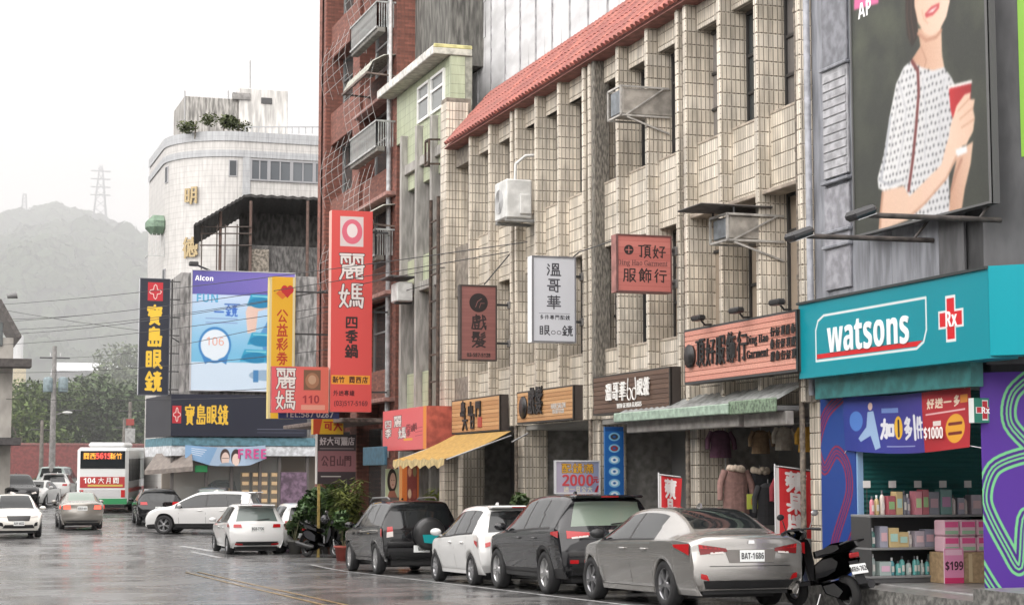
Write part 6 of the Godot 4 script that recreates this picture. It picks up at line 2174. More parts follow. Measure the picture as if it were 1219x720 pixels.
func lens_billboard():
	var z := FARZ + 0.35
	var a := at_z(226, 465, z)
	var c := at_z(352, 325, z)
	var k := Ink.new(300, 332, rgb(150, 196, 226))
	for y in 332:
		var f := y / 332.0
		var col := rgb(96, 92, 166)
		if f > 0.2:
			col = rgb(198, 214, 238).lerp(rgb(120, 186, 220), clampf((f - 0.2) / 0.5, 0, 1))
		if f > 0.76:
			col = rgb(205, 222, 238)
		k.im.fill_rect(Rect2i(0, y, 300, 1), col)
	k.poly([[0, 0.2], [0, 0.0], [1, 0.0], [1, 0.16]], rgb(98, 92, 168), rgb(128, 112, 190))
	# the figure at the right, a raised arm and blue lens packs
	k.poly([[0.72, 0.76], [0.66, 0.52], [0.74, 0.40], [0.88, 0.36], [1, 0.36], [1, 0.76]], rgb(90, 150, 200), rgb(60, 120, 180))
	k.oval(0.97, 0.27, 0.11, 0.16, rgb(230, 200, 184))
	k.oval(1.0, 0.17, 0.13, 0.10, rgb(120, 86, 70))
	k.poly([[0.54, 0.52], [0.52, 0.34], [0.56, 0.24], [0.70, 0.20], [0.82, 0.24], [0.80, 0.29], [0.64, 0.33], [0.62, 0.50]], rgb(226, 196, 182), rgb(214, 178, 164))
	var packs := [[0.66, 0.24, 0.13], [0.68, 0.56, 0.14], [0.86, 0.60, 0.13], [0.62, 0.70, 0.15], [0.80, 0.70, 0.10]]
	for p in packs:
		k.poly([[p[0] - p[2], p[1] + 0.05], [p[0] - p[2] * 0.7, p[1] - 0.05], [p[0] + p[2], p[1] - 0.045], [p[0] + p[2] * 0.8, p[1] + 0.04]], rgb(40, 150, 190), rgb(70, 180, 205))
		k.oval(p[0], p[1] + 0.02, p[2] * 0.85, 0.045, rgb(28, 128, 172))
		k.curve([[p[0] - p[2] * 0.6, p[1] - 0.035], [p[0] + p[2] * 0.7, p[1] - 0.03]], 1.2, rgb(170, 220, 230))
	k.oval(0.23, 0.62, 0.155, 0.15, rgb(60, 130, 190))
	k.oval(0.23, 0.62, 0.135, 0.128, rgb(222, 232, 240))
	k.poly([[0.1, 0.70], [0.2, 0.74], [0.14, 0.78]], rgb(60, 130, 190))
	k.poly([[0.36, 0.70], [0.26, 0.74], [0.34, 0.78]], rgb(60, 130, 190))
	k.oval(0.72, 0.865, 0.16, 0.045, rgb(150, 176, 200))
	k.rect(0.6, 0.825, 0.05, 0.1, rgb(70, 130, 180))
	k.rect(0.84, 0.83, 0.16, 0.09, rgb(60, 120, 175))
	k.curve([[0.32, 0.28], [0.46, 0.28]], 2.0, rgb(70, 110, 180))
	ink_char(k, "一", 0.22, 0.30, 0.09, 0.09, 2.0, rgb(50, 100, 190))
	ink_char(k, "鏡", 0.33, 0.29, 0.11, 0.09, 1.5, rgb(50, 100, 190))
	for i in 2:
		k.curve([[0.14, 0.40 + i * 0.035], [0.44, 0.40 + i * 0.035]], 1.0, rgb(120, 140, 190))
	k.soften(2, 0.012)
	var w := c.x - a.x
	var h := c.y - a.y
	var t := box_sign("billboard", "blue contact lens billboard with white round badge and teal packs", "billboard", a, LOOK, w, h, 0.25, print_mat(k), mat(0.5, 0.5, 0.52), mat(0.4, 0.4, 0.42), 0.035)
	letters(t, "Alcon", Vector3(w * 0.12, h * 0.93, 0.008), Basis.IDENTITY, 0.22, mat(0.85, 0.85, 0.88), 0.004)
	letters(t, "FUN", Vector3(w * 0.15, h * 0.765, 0.008), Basis.IDENTITY, 0.36, mat(0.08, 0.30, 0.48), 0.004)
	letters(t, "106", Vector3(w * 0.23, h * 0.41, 0.008), Basis.IDENTITY, 0.36, mat(0.62, 0.30, 0.22), 0.004, "Droid Sans", false)

func tower():
	var z := -87.0
	var xf := at_z(290, 300, z).x
	var xl := at_z(190, 300, z - 4.5).x
	var R := xf - xl
	var top := at_z(290, 158, z).y
	var gy := ground_y(z)
	var base := Vector3(xf, gy, z - R)
	var t := thing("white_tower_block", "white tiled block with rounded corner and two gold characters", "building", base)
	var tile := small_tile_mat("white tile", 0.52, 0.505, 0.485, 0.6, 0.28, 0.86)
	var grey := small_tile_mat("grey tile", 0.40, 0.41, 0.42, 0.3, 0.28, 0.88)
	var mk := func(called, y0, y1, off, m):
		var b := Build.new(base)
		var n := 26
		for i in n:
			var a0 := lerpf(PI * 1.0, PI * 0.5, float(i) / n)
			var a1 := lerpf(PI * 1.0, PI * 0.5, float(i + 1) / n)
			var c := Vector3(xf, 0, z - R)
			var d0 := Vector3(cos(a0), 0, sin(a0))
			var d1 := Vector3(cos(a1), 0, sin(a1))
			b.squad(c + d0 * (R + off) + Vector3.UP * y0, c + d1 * (R + off) + Vector3.UP * y0, c + d1 * (R + off) + Vector3.UP * y1, c + d0 * (R + off) + Vector3.UP * y1, d0, d1, d1, d0)
			b.quad(c + d0 * (R + off) + Vector3.UP * y1, c + d1 * (R + off) + Vector3.UP * y1, c + Vector3.UP * y1, c + Vector3.UP * y1)
		b.quad(Vector3(xf, y0, z + off), Vector3(xf + 16, y0, z + off), Vector3(xf + 16, y1, z + off), Vector3(xf, y1, z + off))
		b.quad(Vector3(xf, y1, z + off), Vector3(xf + 16, y1, z + off), Vector3(xf + 16, y1, z - R), Vector3(xf, y1, z - R))
		b.quad(Vector3(xl - off, y0, z - R - 6), Vector3(xl - off, y0, z - R), Vector3(xl - off, y1, z - R), Vector3(xl - off, y1, z - R - 6))
		part(t, called, b, m)
	mk.call("wall", gy - 0.3, top, 0.0, tile)
	mk.call("cornice", at_z(290, 187, z).y, at_z(290, 179, z).y, 0.06, grey)
	mk.call("parapet_cap", top - 0.42, top + 0.05, 0.05, grey)
	slab(t, "grey_pilaster", Vector3(xf - 0.1, 8, z - 0.2), Vector3(at_z(297, 300, z).x, at_z(290, 187, z).y, z + 0.05), grey)
	# window band and single windows
	var wy0 := at_z(300, 215, z).y
	var wy1 := at_z(300, 189, z).y
	var xs := [298, 320, 347, 374, 400]
	for i in 4:
		var a := at_z(xs[i], 200, z)
		var c := at_z(xs[i + 1], 200, z)
		var w := Node3D.new()
		w.name = "window"
		t.add_child(w, true)
		w.position = Vector3((a.x + c.x) / 2, wy0, z + 0.03) - base
		var l := c.x - a.x
		var h := wy1 - wy0
		var f := Build.new()
		f.box(Vector3(-l / 2 + 0.04, h / 2, 0), Vector3(0.08, h, 0.1))
		f.box(Vector3(l / 2 - 0.04, h / 2, 0), Vector3(0.08, h, 0.1))
		f.box(Vector3(0, 0.04, 0), Vector3(l - 0.17, 0.08, 0.1))
		f.box(Vector3(0, h - 0.04, 0), Vector3(l - 0.17, 0.08, 0.1))
		f.box(Vector3(0, h / 2, 0), Vector3(0.06, h - 0.17, 0.09))
		part(w, "frame", f, mat(0.25, 0.25, 0.26, 0.5))
		var p := Build.new()
		p.quad(Vector3(-l / 2 + 0.08, 0.08, 0), Vector3(l / 2 - 0.08, 0.08, 0.01), Vector3(l / 2 - 0.08, h - 0.08, 0), Vector3(-l / 2 + 0.08, h - 0.08, 0.01))
		part(w, "pane", p, glass(0.10, 0.11, 0.12, 0.1))
	var on_curve := func(px):
		# where the ray of that column meets the rounded wall
		var r := ray(px, 300)
		var d := Vector2(r.x, r.z).normalized()
		var c := Vector2(xf, z - R)
		var bq := d.dot(c)
		var q := bq - sqrt(maxf(0.0, bq * bq - c.length_squared() + R * R))
		return d * q
	for wn in [[276, 190, 210, 9], [197, 198, 218, 4], [196, 320, 345, 4]]:
		var p: Vector2 = on_curve.call(wn[0])
		var n := Vector3(p.x - xf, 0, p.y - (z - R)).normalized()
		var up0 := at_z(wn[0], wn[2], p.y)
		var up1 := at_z(wn[0], wn[1], p.y)
		var b := Build.new(base)
		b.xf = Transform3D(Basis(Vector3.UP.cross(n), Vector3.UP, n), Vector3(p.x, (up0.y + up1.y) / 2, p.y))
		b.cbox(Vector3.ZERO, Vector3(0.42, up1.y - up0.y, 0.08), 0.01)
		var w := part(t, "window", b, mat(0.30, 0.30, 0.31, 0.5))
		var b2 := Build.new(base)
		b2.xf = b.xf
		b2.box(Vector3(0, 0, 0.042), Vector3(0.32, up1.y - up0.y - 0.1, 0.01))
		part(w, "pane", b2, glass(0.04, 0.045, 0.05))
	for g in [["明", 228, 243, 222], ["德", 228, 307, 283]]:
		var p: Vector2 = on_curve.call(g[1])
		var n := Vector3(p.x - xf, 0, p.y - (z - R)).normalized()
		var lo := at_z(g[1], g[2], p.y)
		var hi := at_z(g[1], g[3], p.y)
		var h := hi.y - lo.y
		var bs := Basis(Vector3.UP.cross(n), Vector3.UP, n)
		character(t, g[0], Vector3(p.x, lo.y, p.y) - base - bs.x * h * 0.42 + n * 0.08, bs, h * 0.84, h, 0.11, 0.06, mat(0.30, 0.23, 0.12, 0.4, 0.3))
	# roof house, railing, aerials
	var z2 := z - 3.0
	var r0 := at_z(219, 158, z2)
	var r1 := at_z(284, 118, z2)
	var r2 := at_z(342, 109, z2)
	var concrete := worn(0.40, 0.385, 0.36, 0.8, "strong", Vector3(0.5, 0.08, 0.5))
	slab(t, "roof_house", Vector3(r0.x, top - 0.2, z2 - 4), Vector3(r1.x, r1.y, z2), concrete, 0.03, "streaked concrete roof house")
	slab(t, "roof_house", Vector3(r1.x + 0.01, top - 0.2, z2 - 4), Vector3(r2.x, r2.y, z2 + 0.2), worn(0.56, 0.545, 0.52, 0.8, "mottle", Vector3(0.5, 0.08, 0.5)), 0.03, "paler concrete roof house with a dark vent")
	slab(t, "roof_vent", Vector3(at_z(310, 120, z2).x, at_z(310, 124, z2).y, z2 + 0.201), Vector3(at_z(323, 120, z2).x, at_z(310, 117, z2).y, z2 + 0.26), mat(0.06, 0.06, 0.06))
	slab(t, "roof_beam", Vector3(at_z(276, 120, z2).x, at_z(276, 119, z2).y, z2 + 0.01), Vector3(at_z(297, 120, z2).x, at_z(276, 111, z2).y, z2 + 0.3), worn(0.26, 0.25, 0.24, 0.8))
	for p in [[220, 150, 108], [298, 108, 72], [272, 118, 108]]:
		pole(t, "aerial", [at_z(p[0], p[1], z2), at_z(p[0], p[2], z2)], 0.035, mat(0.3, 0.3, 0.3, 0.5), 5)
	var rl := Build.new(base)
	rl.beam(at_z(292, 151, z), at_z(380, 151, z), 0.05)
	for i in 12:
		var px := 292 + i * 8
		rl.beam(at_z(px, 159, z), at_z(px, 151, z), 0.04)
	part(t, "roof_railing", rl, mat(0.35, 0.36, 0.37, 0.5))
	# green corrugated hood on the side wall
	var hd := Build.new(base)
	var hp := at_z(187, 268, z - 3.5)
	hd.cbox(hp, Vector3(1.1, 0.9, 1.4), 0.3)
	part(t, "window_hood", hd, worn(0.16, 0.24, 0.17, 0.6))
	var hc := Build.new(base)
	for i in 6:
		hc.beam(hp + Vector3(-0.5 + i * 0.2, -0.5, 0.6), hp + Vector3(-0.5 + i * 0.2, -1.6, 0.6), 0.03)
	hc.beam(hp + Vector3(-0.5, -1.6, 0.6), hp + Vector3(0.5, -1.6, 0.6), 0.05)
	hc.beam(hp + Vector3(-0.5, -1.6, 0.6), hp + Vector3(-0.5, -1.6, -0.6), 0.05)
	part(t, "window_cage", hc, mat(0.4, 0.41, 0.4, 0.5))

func left_side():
	# house at the left edge, beyond the bend
	var z := -98.0
	var w0 := at_z(-60, 560, z)
	var w1 := at_z(16, 400, z)
	var gy := ground_y(z)
	var base := Vector3(w1.x - 2, gy, z)
	var t := thing("old_house", "old pale house with dark eaves at the edge of the road bend", "building", base)
	slab(t, "wall", Vector3(w0.x - 4, gy - 0.3, z - 9), Vector3(w1.x, at_z(16, 402, z).y, z), worn(0.36, 0.34, 0.31, 0.8, "soft", Vector3(0.2, 0.1, 0.2)))
	var rf := Build.new(base)
	var e := at_z(20, 402, z)
	var tip := at_z(-2, 358, z)
	rf.beam(tip + Vector3(0, 0, 0.4), e + Vector3(0.1, 0, 0.4), 0.25)
	rf.quad(e + Vector3(0.2, 0, 0.5), e + Vector3(0.2, 0, -9), tip + Vector3(0, 0.1, -9), tip + Vector3(0, 0.1, 0.5))
	part(t, "roof", rf, worn(0.10, 0.09, 0.085, 0.8))
	slab(t, "eave", Vector3(w0.x - 3, at_z(0, 437, z + 1).y, z), Vector3(at_z(37, 430, z + 1).x, at_z(0, 427, z + 1).y, z + 1.5), worn(0.07, 0.062, 0.058, 0.8))
	slab(t, "awning", Vector3(w0.x - 3, at_z(0, 530, z + 1).y, z), Vector3(at_z(26, 430, z + 1).x, at_z(0, 521, z + 1).y, z + 1.8), worn(0.06, 0.055, 0.055, 0.8))
	slab(t, "window", Vector3(at_z(-6, 420, z).x, at_z(0, 412, z).y, z + 0.002), Vector3(at_z(3, 400, z).x, at_z(0, 384, z).y, z + 0.06), glass(0.08, 0.09, 0.09))
	var lp := Build.new(base)
	lp.tube([tip + Vector3(0.4, 0.2, 0.5), tip + Vector3(0.9, 0.3, 0.5)], [0.12, 0.2], 8)
	part(t, "eave_lamp", lp, mat(0.15, 0.15, 0.15))
	# red wall and hedge of the yard behind
	var rz := -129.0
	var a := at_z(-40, 560, rz)
	var c := at_z(215, 512, rz)
	var rw := thing("red_wall", "long dull red yard wall under the trees", "wall", Vector3((a.x + c.x) / 2, ground_y(rz), rz))
	slab(rw, "panel", Vector3(a.x, ground_y(rz) - 0.2, rz - 0.3), Vector3(c.x, at_z(60, 530, rz).y, rz), worn(0.20, 0.045, 0.04, 0.8, "mottle"))
	slab(rw, "coping", Vector3(a.x, at_z(60, 530, rz).y, rz - 0.35), Vector3(c.x, at_z(60, 530, rz).y + 0.15, rz + 0.05), worn(0.25, 0.10, 0.09, 0.8))
	# works roofs and a pale tank far off
	var fz := -270.0
	var s0 := at_z(70, 470, fz)
	var s1 := at_z(160, 436, fz)
	var wk := thing("works_shed", "long works shed with a white roof below the hill", "building", Vector3((s0.x + s1.x) / 2, ground_y(fz), fz))
	slab(wk, "wall", Vector3(s0.x, ground_y(fz) - 0.3, fz - 12), Vector3(s1.x, at_z(100, 442, fz).y, fz), worn(0.34, 0.34, 0.35, 0.7))
	var wr := Build.new(wk.position)
	var ry := at_z(100, 442, fz).y
	wr.prism([v2(-0.5, ry), v2(6.3, ry + 1.6), v2(13, ry)], s1.x - s0.x + 1, Transform3D(Basis(Vector3(0, 0, -1), Vector3.UP, Vector3(1, 0, 0)), Vector3(s1.x + 0.5, 0, fz + 0.3)))
	part(wk, "roof", wr, mat(0.75, 0.76, 0.77, 0.5))
	var y0 := at_z(16, 470, fz + 8)
	var y1 := at_z(31, 432, fz + 8)
	var yt := thing("water_tower", "pale yellow tank tower with a white stack beside the old house", "tower", Vector3((y0.x + y1.x) / 2, ground_y(fz + 8), fz + 8))
	slab(yt, "tank", Vector3(y0.x, ground_y(fz + 8) - 0.3, fz + 4), Vector3(y1.x, y1.y, fz + 8), worn(0.62, 0.50, 0.26, 0.7))
	pole(yt, "stack", [Vector3((y0.x + y1.x) / 2 - 0.3, y1.y, fz + 6), Vector3((y0.x + y1.x) / 2 - 0.3, at_z(20, 403, fz).y, fz + 6)], 0.75, mat(0.66, 0.66, 0.66, 0.6), 12)

func opposite_row():
	# the row across the street, behind the viewer's left shoulder: it closes the street and is mirrored in cars and panes
	var z := 24.0
	var tones := [[0.30, 0.28, 0.25], [0.22, 0.16, 0.13], [0.34, 0.33, 0.31], [0.20, 0.21, 0.22], [0.28, 0.25, 0.20]]
	var words := ["beige", "brown", "pale grey", "slate grey", "sand coloured"]
	for i in 5:
		var l := 20.0
		var h: float = [11.0, 13.5, 10.0, 12.5, 9.5][i]
		var g := ground_y(z - 10)
		var t := thing("opposite_shophouse", "%s shophouse across the street from the tiled row" % words[i], "building", Vector3(-8, g, z - l / 2))
		slab(t, "wall", Vector3(-16, g - 1, z - l + 0.1), Vector3(-8, h, z), worn(tones[i][0], tones[i][1], tones[i][2], 0.8))
		for k in 6:
			for y in [4.6, 7.8]:
				if y + 2 < h:
					slab(t, "window", Vector3(-8.0, y, z - 1.2 - k * 3.2 - 1.9), Vector3(-7.94, y + 1.8, z - 1.2 - k * 3.2), glass(0.04, 0.045, 0.05))
		slab(t, "shop_front", Vector3(-7.99, g, z - l + 1), Vector3(-7.9, 3.2, z - 1), glass(0.05, 0.055, 0.055, 0.06))
		slab(t, "fascia", Vector3(-8.0, 3.3, z - l + 0.5), Vector3(-7.5, 4.2, z - 0.5), mat([0.4, 0.1, 0.5, 0.3, 0.05][i], [0.1, 0.2, 0.4, 0.3, 0.2][i], [0.08, 0.3, 0.1, 0.28, 0.25][i], 0.5))
		z -= l

# ---------- signs along the street ----------
func street_box(called, label, x, l, r, yl_top, yl_bot, depth, front, cabinet, frame = null, edge := 0.03) -> Node3D:
	# a sign parallel to the street: left and right pixel columns, top and bottom at the left one
	var a := at_x(l, yl_bot, x)
	var b := at_x(l, yl_top, x)
	var c := at_x(r, 565, x)
	var t := box_sign(called, label, "sign", a, STREET, c.z - a.z, b.y - a.y, depth, front, cabinet, frame, edge)
	t.set_meta("w", c.z - a.z)
	t.set_meta("h", b.y - a.y)
	return t

func blade(label, z, l, r, top, bottom, depth, front, cabinet, frame = null, edge := 0.03, arms := []) -> Node3D:
	# a sign square to the wall: it faces up the street
	var a := at_z(l, bottom, z)
	var b := at_z(r, top, z)
	var t := box_sign("blade_sign", label, "sign", a, LOOK, b.x - a.x, b.y - a.y, depth, front, cabinet, frame, edge)
	for f in arms:
		var arm := Build.new()
		var y: float = (b.y - a.y) * f
		arm.beam(Vector3(b.x - a.x, y, -depth / 2), Vector3(WALL - 0.2 - a.x, y, -depth / 2), 0.05)
		part(t, "bracket", arm, mat(0.03, 0.03, 0.03, 0.6))
		var fl := Build.new()
		fl.cbox(Vector3(WALL - 0.24 - a.x, y, -depth / 2), Vector3(0.06, 0.16, 0.16), 0.01)
		part(t, "wall_plate", fl, worn(0.2, 0.19, 0.18, 0.6))
	return t

func wood_lines(k: Ink, rows: int, a: Color, b: Color, line: Color):
	var rng := RandomNumberGenerator.new()
	rng.seed = rows * 7 + k.w
	for r in rows:
		var c := a.lerp(b, rng.randf())
		var y0 := int(float(r) * k.h / rows)
		var y1 := int(float(r + 1) * k.h / rows)
		for y in range(y0, y1):
			for x in k.w:
				k.im.set_pixel(x, y, c.darkened(0.06 * rng.randf()))
		if r:
			k.curve([[0, float(r) / rows], [1, float(r) / rows]], 0.6, line)

# boards of a timber sign: each a part with its own edges
func boards(t: Node3D, w: float, h: float, n: int, tones: Array, edge := 0.03):
	var bh := (h - 2 * edge) / n
	var b := Build.new()
	b.cbox(Vector3.ZERO, Vector3(w - 2 * edge, bh - 0.008, 0.02), 0.004)
	var m := b.mesh()
	for i in n:
		var p := part(t, "board", m, tones[(i * 5 + 2) % tones.size()])
		p.position = Vector3(w / 2, edge + bh * (i + 0.5), 0.014)

func wood_mat(r, g, b) -> StandardMaterial3D:
	return worn(r, g, b, 0.55, "grain", Vector3(3.0, 3.0, 0.5))

func street_signs():
	var ink := rgb(44, 34, 34)
	var blackm := mat(0.012, 0.011, 0.011, 0.45)
	var frame := mat(0.045, 0.035, 0.03, 0.5)
	# pink clothing blade sign
	var k := Ink.new(200, 200, rgb(205, 120, 112))
	wood_lines(k, 9, rgb(196, 112, 104), rgb(212, 130, 120), rgb(170, 88, 84))
	k.oval(0.22, 0.27, 0.085, 0.085, ink)
	k.curve([[0.165, 0.27], [0.275, 0.27]], 1.6, rgb(205, 120, 112))
	k.curve([[0.22, 0.215], [0.22, 0.325]], 1.6, rgb(205, 120, 112))
	for c in [["頂", 0.40, 0.17], ["好", 0.66, 0.17], ["服", 0.12, 0.59], ["飾", 0.40, 0.59], ["行", 0.68, 0.59]]:
		ink_char(k, c[0], c[1], c[2], 0.225, 0.235, 2.3, ink)
	var s := blade("pink timber blade sign of the clothing shop with dark characters", fin_z[8] + 0.1, 735, 800, 281, 347, 0.26, print_mat(k), worn(0.36, 0.16, 0.14, 0.6), mat(0.12, 0.05, 0.045), 0.025, [0.18, 0.75])
	letters(s, "Ding Hao Garment", Vector3(0.49, 0.52, 0.008), Basis.IDENTITY, 0.09, mat(0.10, 0.04, 0.04), 0.003, "Droid Serif", false, 0.86)
	# white optician blade sign
	k = Ink.new(168, 320, rgb(214, 216, 222))
	var grey := rgb(66, 66, 72)
	for c in [["溫", 0.34, 0.08], ["哥", 0.34, 0.265], ["華", 0.34, 0.455]]:
		ink_char(k, c[0], c[1], c[2], 0.31, 0.155, 2.5, grey)
	k.curve([[0.16, 0.665], [0.86, 0.665]], 0.5, grey)
	var cx := 0.17
	for c in "多件專門配鏡":
		ink_char(k, c, cx, 0.685, 0.095, 0.05, 0.9, grey)
		cx += 0.118
	ink_char(k, "眼", 0.17, 0.805, 0.23, 0.115, 2.0, grey)
	ink_char(k, "鏡", 0.69, 0.805, 0.23, 0.115, 2.0, grey)
	for x in [0.48, 0.61]:
		var pts := []
		for i in 17:
			pts.append([x + cos(TAU * i / 16.0) * 0.045, 0.885 + sin(TAU * i / 16.0) * 0.02])
		k.curve(pts, 0.9, grey)
	blade("white optician blade sign with grey characters in a dark frame", fin_z[5] + 0.15, 634, 686, 306, 407, 0.28, print_mat(k), mat(0.72, 0.72, 0.73), mat(0.16, 0.16, 0.17), 0.03, [0.25, 0.78])
	# red-brown hairdresser blade sign
	k = Ink.new(144, 290, rgb(150, 98, 92))
	wood_lines(k, 22, rgb(142, 92, 86), rgb(158, 104, 98), rgb(136, 84, 80))
	k.oval(0.5, 0.235, 0.25, 0.125, ink)
	k.curve([[0.42, 0.29], [0.47, 0.22], [0.58, 0.18]], 1.4, rgb(150, 98, 92))
	k.curve([[0.52, 0.3], [0.56, 0.24], [0.66, 0.24]], 1.2, rgb(150, 98, 92))
	ink_char(k, "戲", 0.32, 0.395, 0.38, 0.2, 3.0, ink)
	ink_char(k, "髮", 0.32, 0.62, 0.38, 0.2, 3.0, ink)
	s = blade("brown hairdresser blade sign with black disc and two characters", fin_z[2] + 0.1, 548, 592, 340, 429, 0.2, print_mat(k), frame, mat(0.05, 0.035, 0.03), 0.035, [0.24, 0.75])
	letters(s, "03-587-5128", Vector3(0.44, 0.13, 0.008), Basis.IDENTITY, 0.085, blackm, 0.003, "Droid Sans", true, 0.85)
	var stay := Build.new()
	stay.beam(Vector3(0.6, 1.75, -0.1), Vector3(1.45, 2.75, -0.1), 0.025)
	part(s, "stay_rod", stay, mat(0.05, 0.05, 0.05))
	hotpot_signs(ink)
	# shop fascia signs, from the near end
	var salmon := [wood_mat(0.72, 0.33, 0.25), wood_mat(0.76, 0.36, 0.275), wood_mat(0.68, 0.30, 0.23)]
	s = street_box("shop_sign", "long salmon pink timber fascia sign of the clothing shop", WALL - 0.5, 817, 953, 393, 458, 0.22, salmon[0], frame, mat(0.05, 0.05, 0.05), 0.035)
	var w: float = s.get_meta("w")
	var h: float = s.get_meta("h")
	boards(s, w, h, 10, salmon, 0.035)
	var ox := 0.03
	var ring := Build.new()
	ring.lathe([[0.03, 0.0], [0.19, 0.0], [0.2, 0.05], [0.001, 0.05]], 24, Transform3D(Basis(Vector3.RIGHT, PI / 2), Vector3(w * 0.075, h * 0.5, 0.03)))
	part(s, "emblem_disc", ring, blackm)
	var x := w * 0.13
	for c in "頂好服飾行":
		character(s, c, Vector3(x, h * 0.28, 0.03), Basis.IDENTITY, 0.36, 0.48, 0.044, 0.02, blackm)
		x += 0.405
	letters(s, "Ding Hao", Vector3(w * 0.685, h * 0.62, 0.032), Basis.IDENTITY, 0.13, blackm, 0.012, "Droid Serif", true, 0.95)
	letters(s, "Garment", Vector3(w * 0.685, h * 0.38, 0.032), Basis.IDENTITY, 0.13, blackm, 0.012, "Droid Serif", true, 0.95)
	for i in 5:
		for j in 3:
			character(s, "服飾行好頂"[(i + j) % 5], Vector3(w * (0.80 + i * 0.042), h * (0.22 + j * 0.2), 0.028), Basis.IDENTITY, 0.14, 0.14, 0.022, 0.012, blackm)
	for px in [835, 881, 930]:
		var lp := at_x(px, 565, WALL - 0.72)
		var sp := thing("spotlight", "small black sign spotlight on top of the salmon fascia", "lamp", Vector3(WALL - 0.74, s.position.y + h + 0.005, lp.z), 0.0, "spotlights on the salmon fascia")
		var sb := Build.new()
		sb.cbox(Vector3(0, 0.11, 0), Vector3(0.14, 0.09, 0.34), 0.025)
		part(sp, "lamp_head", sb, blackm)
		var sa := Build.new()
		sa.beam(Vector3(0.12, 0.0, 0), Vector3(0.03, 0.1, 0), 0.025)
		sa.beam(Vector3(0.11, 0.0, 0), Vector3(0.24, 0.01, 0), 0.03)
		part(sp, "lamp_arm", sa, blackm)
	var brown := [wood_mat(0.13, 0.075, 0.05), wood_mat(0.15, 0.088, 0.06), wood_mat(0.115, 0.066, 0.045)]
	s = street_box("shop_sign", "dark brown timber fascia sign of the optician with white letters", WALL - 0.42, 708, 800, 449, 495, 0.2, brown[0], frame, mat(0.04, 0.035, 0.03), 0.03)
	w = s.get_meta("w")
	h = s.get_meta("h")
	boards(s, w, h, 8, brown)
	var whitem := mat(0.74, 0.73, 0.70, 0.5)
	x = w * 0.2
	for c in "溫哥華":
		character(s, c, Vector3(x, h * 0.33, 0.026), Basis.IDENTITY, 0.30, 0.34, 0.032, 0.03, whitem)
		x += 0.36
	var eye := Build.new()
	for e in [0, 1]:
		var pts := []
		for i in 13:
			pts.append(Vector3(x + 0.12 + e * 0.24 + cos(TAU * i / 12.0) * 0.10, h * 0.45 + sin(TAU * i / 12.0) * 0.11, 0.045))
		eye.tube(pts, 0.012, 5)
		eye.tube([Vector3(x + 0.03 + e * 0.42, h * 0.5, 0.045), Vector3(x + 0.06 + e * 0.36, h * 0.85, 0.045)], 0.012, 5)
	part(s, "spectacles_emblem", eye, whitem)
	x += 0.52
	for c in "眼鏡":
		character(s, c, Vector3(x, h * 0.38, 0.026), Basis.IDENTITY, 0.27, 0.32, 0.03, 0.03, whitem)
		x += 0.31
	letters(s, "WEN GE HUA GLASSES", Vector3(w * 0.5, h * 0.19, 0.03), Basis.IDENTITY, 0.085, whitem, 0.006)
	var oak := [wood_mat(0.56, 0.30, 0.13), wood_mat(0.62, 0.35, 0.16), wood_mat(0.52, 0.27, 0.115)]
	s = street_box("shop_sign", "light oak fascia sign with black disc and hairdresser characters", WALL - 0.42, 617, 684, 467, 505, 0.2, oak[0], frame, mat(0.04, 0.035, 0.03), 0.03)
	w = s.get_meta("w")
	h = s.get_meta("h")
	boards(s, w, h, 8, oak)
	var disc := Build.new()
	disc.lathe([[0.001, 0.0], [0.24, 0.0], [0.24, 0.04], [0.001, 0.04]], 24, Transform3D(Basis(Vector3.RIGHT, PI / 2), Vector3(w * 0.10 + 0.14, h * 0.5, 0.026)))
	part(s, "emblem_disc", disc, blackm)
	character(s, "戲", Vector3(w * 0.24, h * 0.26, 0.026), Basis.IDENTITY, 0.46, 0.56, 0.058, 0.03, blackm)
	character(s, "髮", Vector3(w * 0.37, h * 0.28, 0.026), Basis.IDENTITY, 0.46, 0.56, 0.058, 0.03, blackm)
	letters(s, "HAIR SALON", Vector3(w * 0.76, h * 0.44, 0.03), Basis.IDENTITY, 0.11, mat(0.5, 0.48, 0.45), 0.006)
	letters(s, "03-587-5128", Vector3(w * 0.76, h * 0.28, 0.03), Basis.IDENTITY, 0.09, mat(0.5, 0.48, 0.45), 0.006)
	s = street_box("shop_sign", "light oak fascia sign above the yellow canvas awning", WALL - 0.42, 539, 596, 477, 517, 0.2, oak[1], frame, mat(0.04, 0.035, 0.03), 0.03)
	w = s.get_meta("w")
	h = s.get_meta("h")
	boards(s, w, h, 8, oak)
	for c in [["島", 0.22, 0.50], ["山", 0.38, 0.48], ["門", 0.54, 0.46], ["大", 0.26, 0.10], ["日", 0.42, 0.12]]:
		character(s, c[0], Vector3(w * c[1], h * c[2], 0.026), Basis.IDENTITY, 0.40, 0.34, 0.06, 0.03, blackm)
	var seal := Build.new()
	seal.cbox(Vector3(w * 0.62, h * 0.28, 0.03), Vector3(0.3, 0.24, 0.03), 0.006)
	part(s, "red_seal", seal, mat(0.33, 0.05, 0.035))
	# the hotpot shop's box sign over its door
	k = Ink.new(208, 160, rgb(232, 110, 112))
	outlined(k, "四", 0.05, 0.24, 0.16, 0.20)
	outlined(k, "季", 0.05, 0.46, 0.16, 0.22)
	outlined(k, "麗", 0.27, 0.16, 0.17, 0.26)
	outlined(k, "媽", 0.38, 0.44, 0.17, 0.28)
	for c in [["四", 0.56, 0.38], ["季", 0.56, 0.53], ["鍋", 0.66, 0.42], ["鍋", 0.70, 0.38]]:
		ink_char(k, c[0], c[1], c[2], 0.09, 0.15, 1.3, rgb(110, 30, 36))
	k.rect(0.5, 0.72, 0.2, 0.06, rgb(240, 170, 60))
	k.rect(0.93, 0.0, 0.07, 1.0, rgb(240, 150, 60))
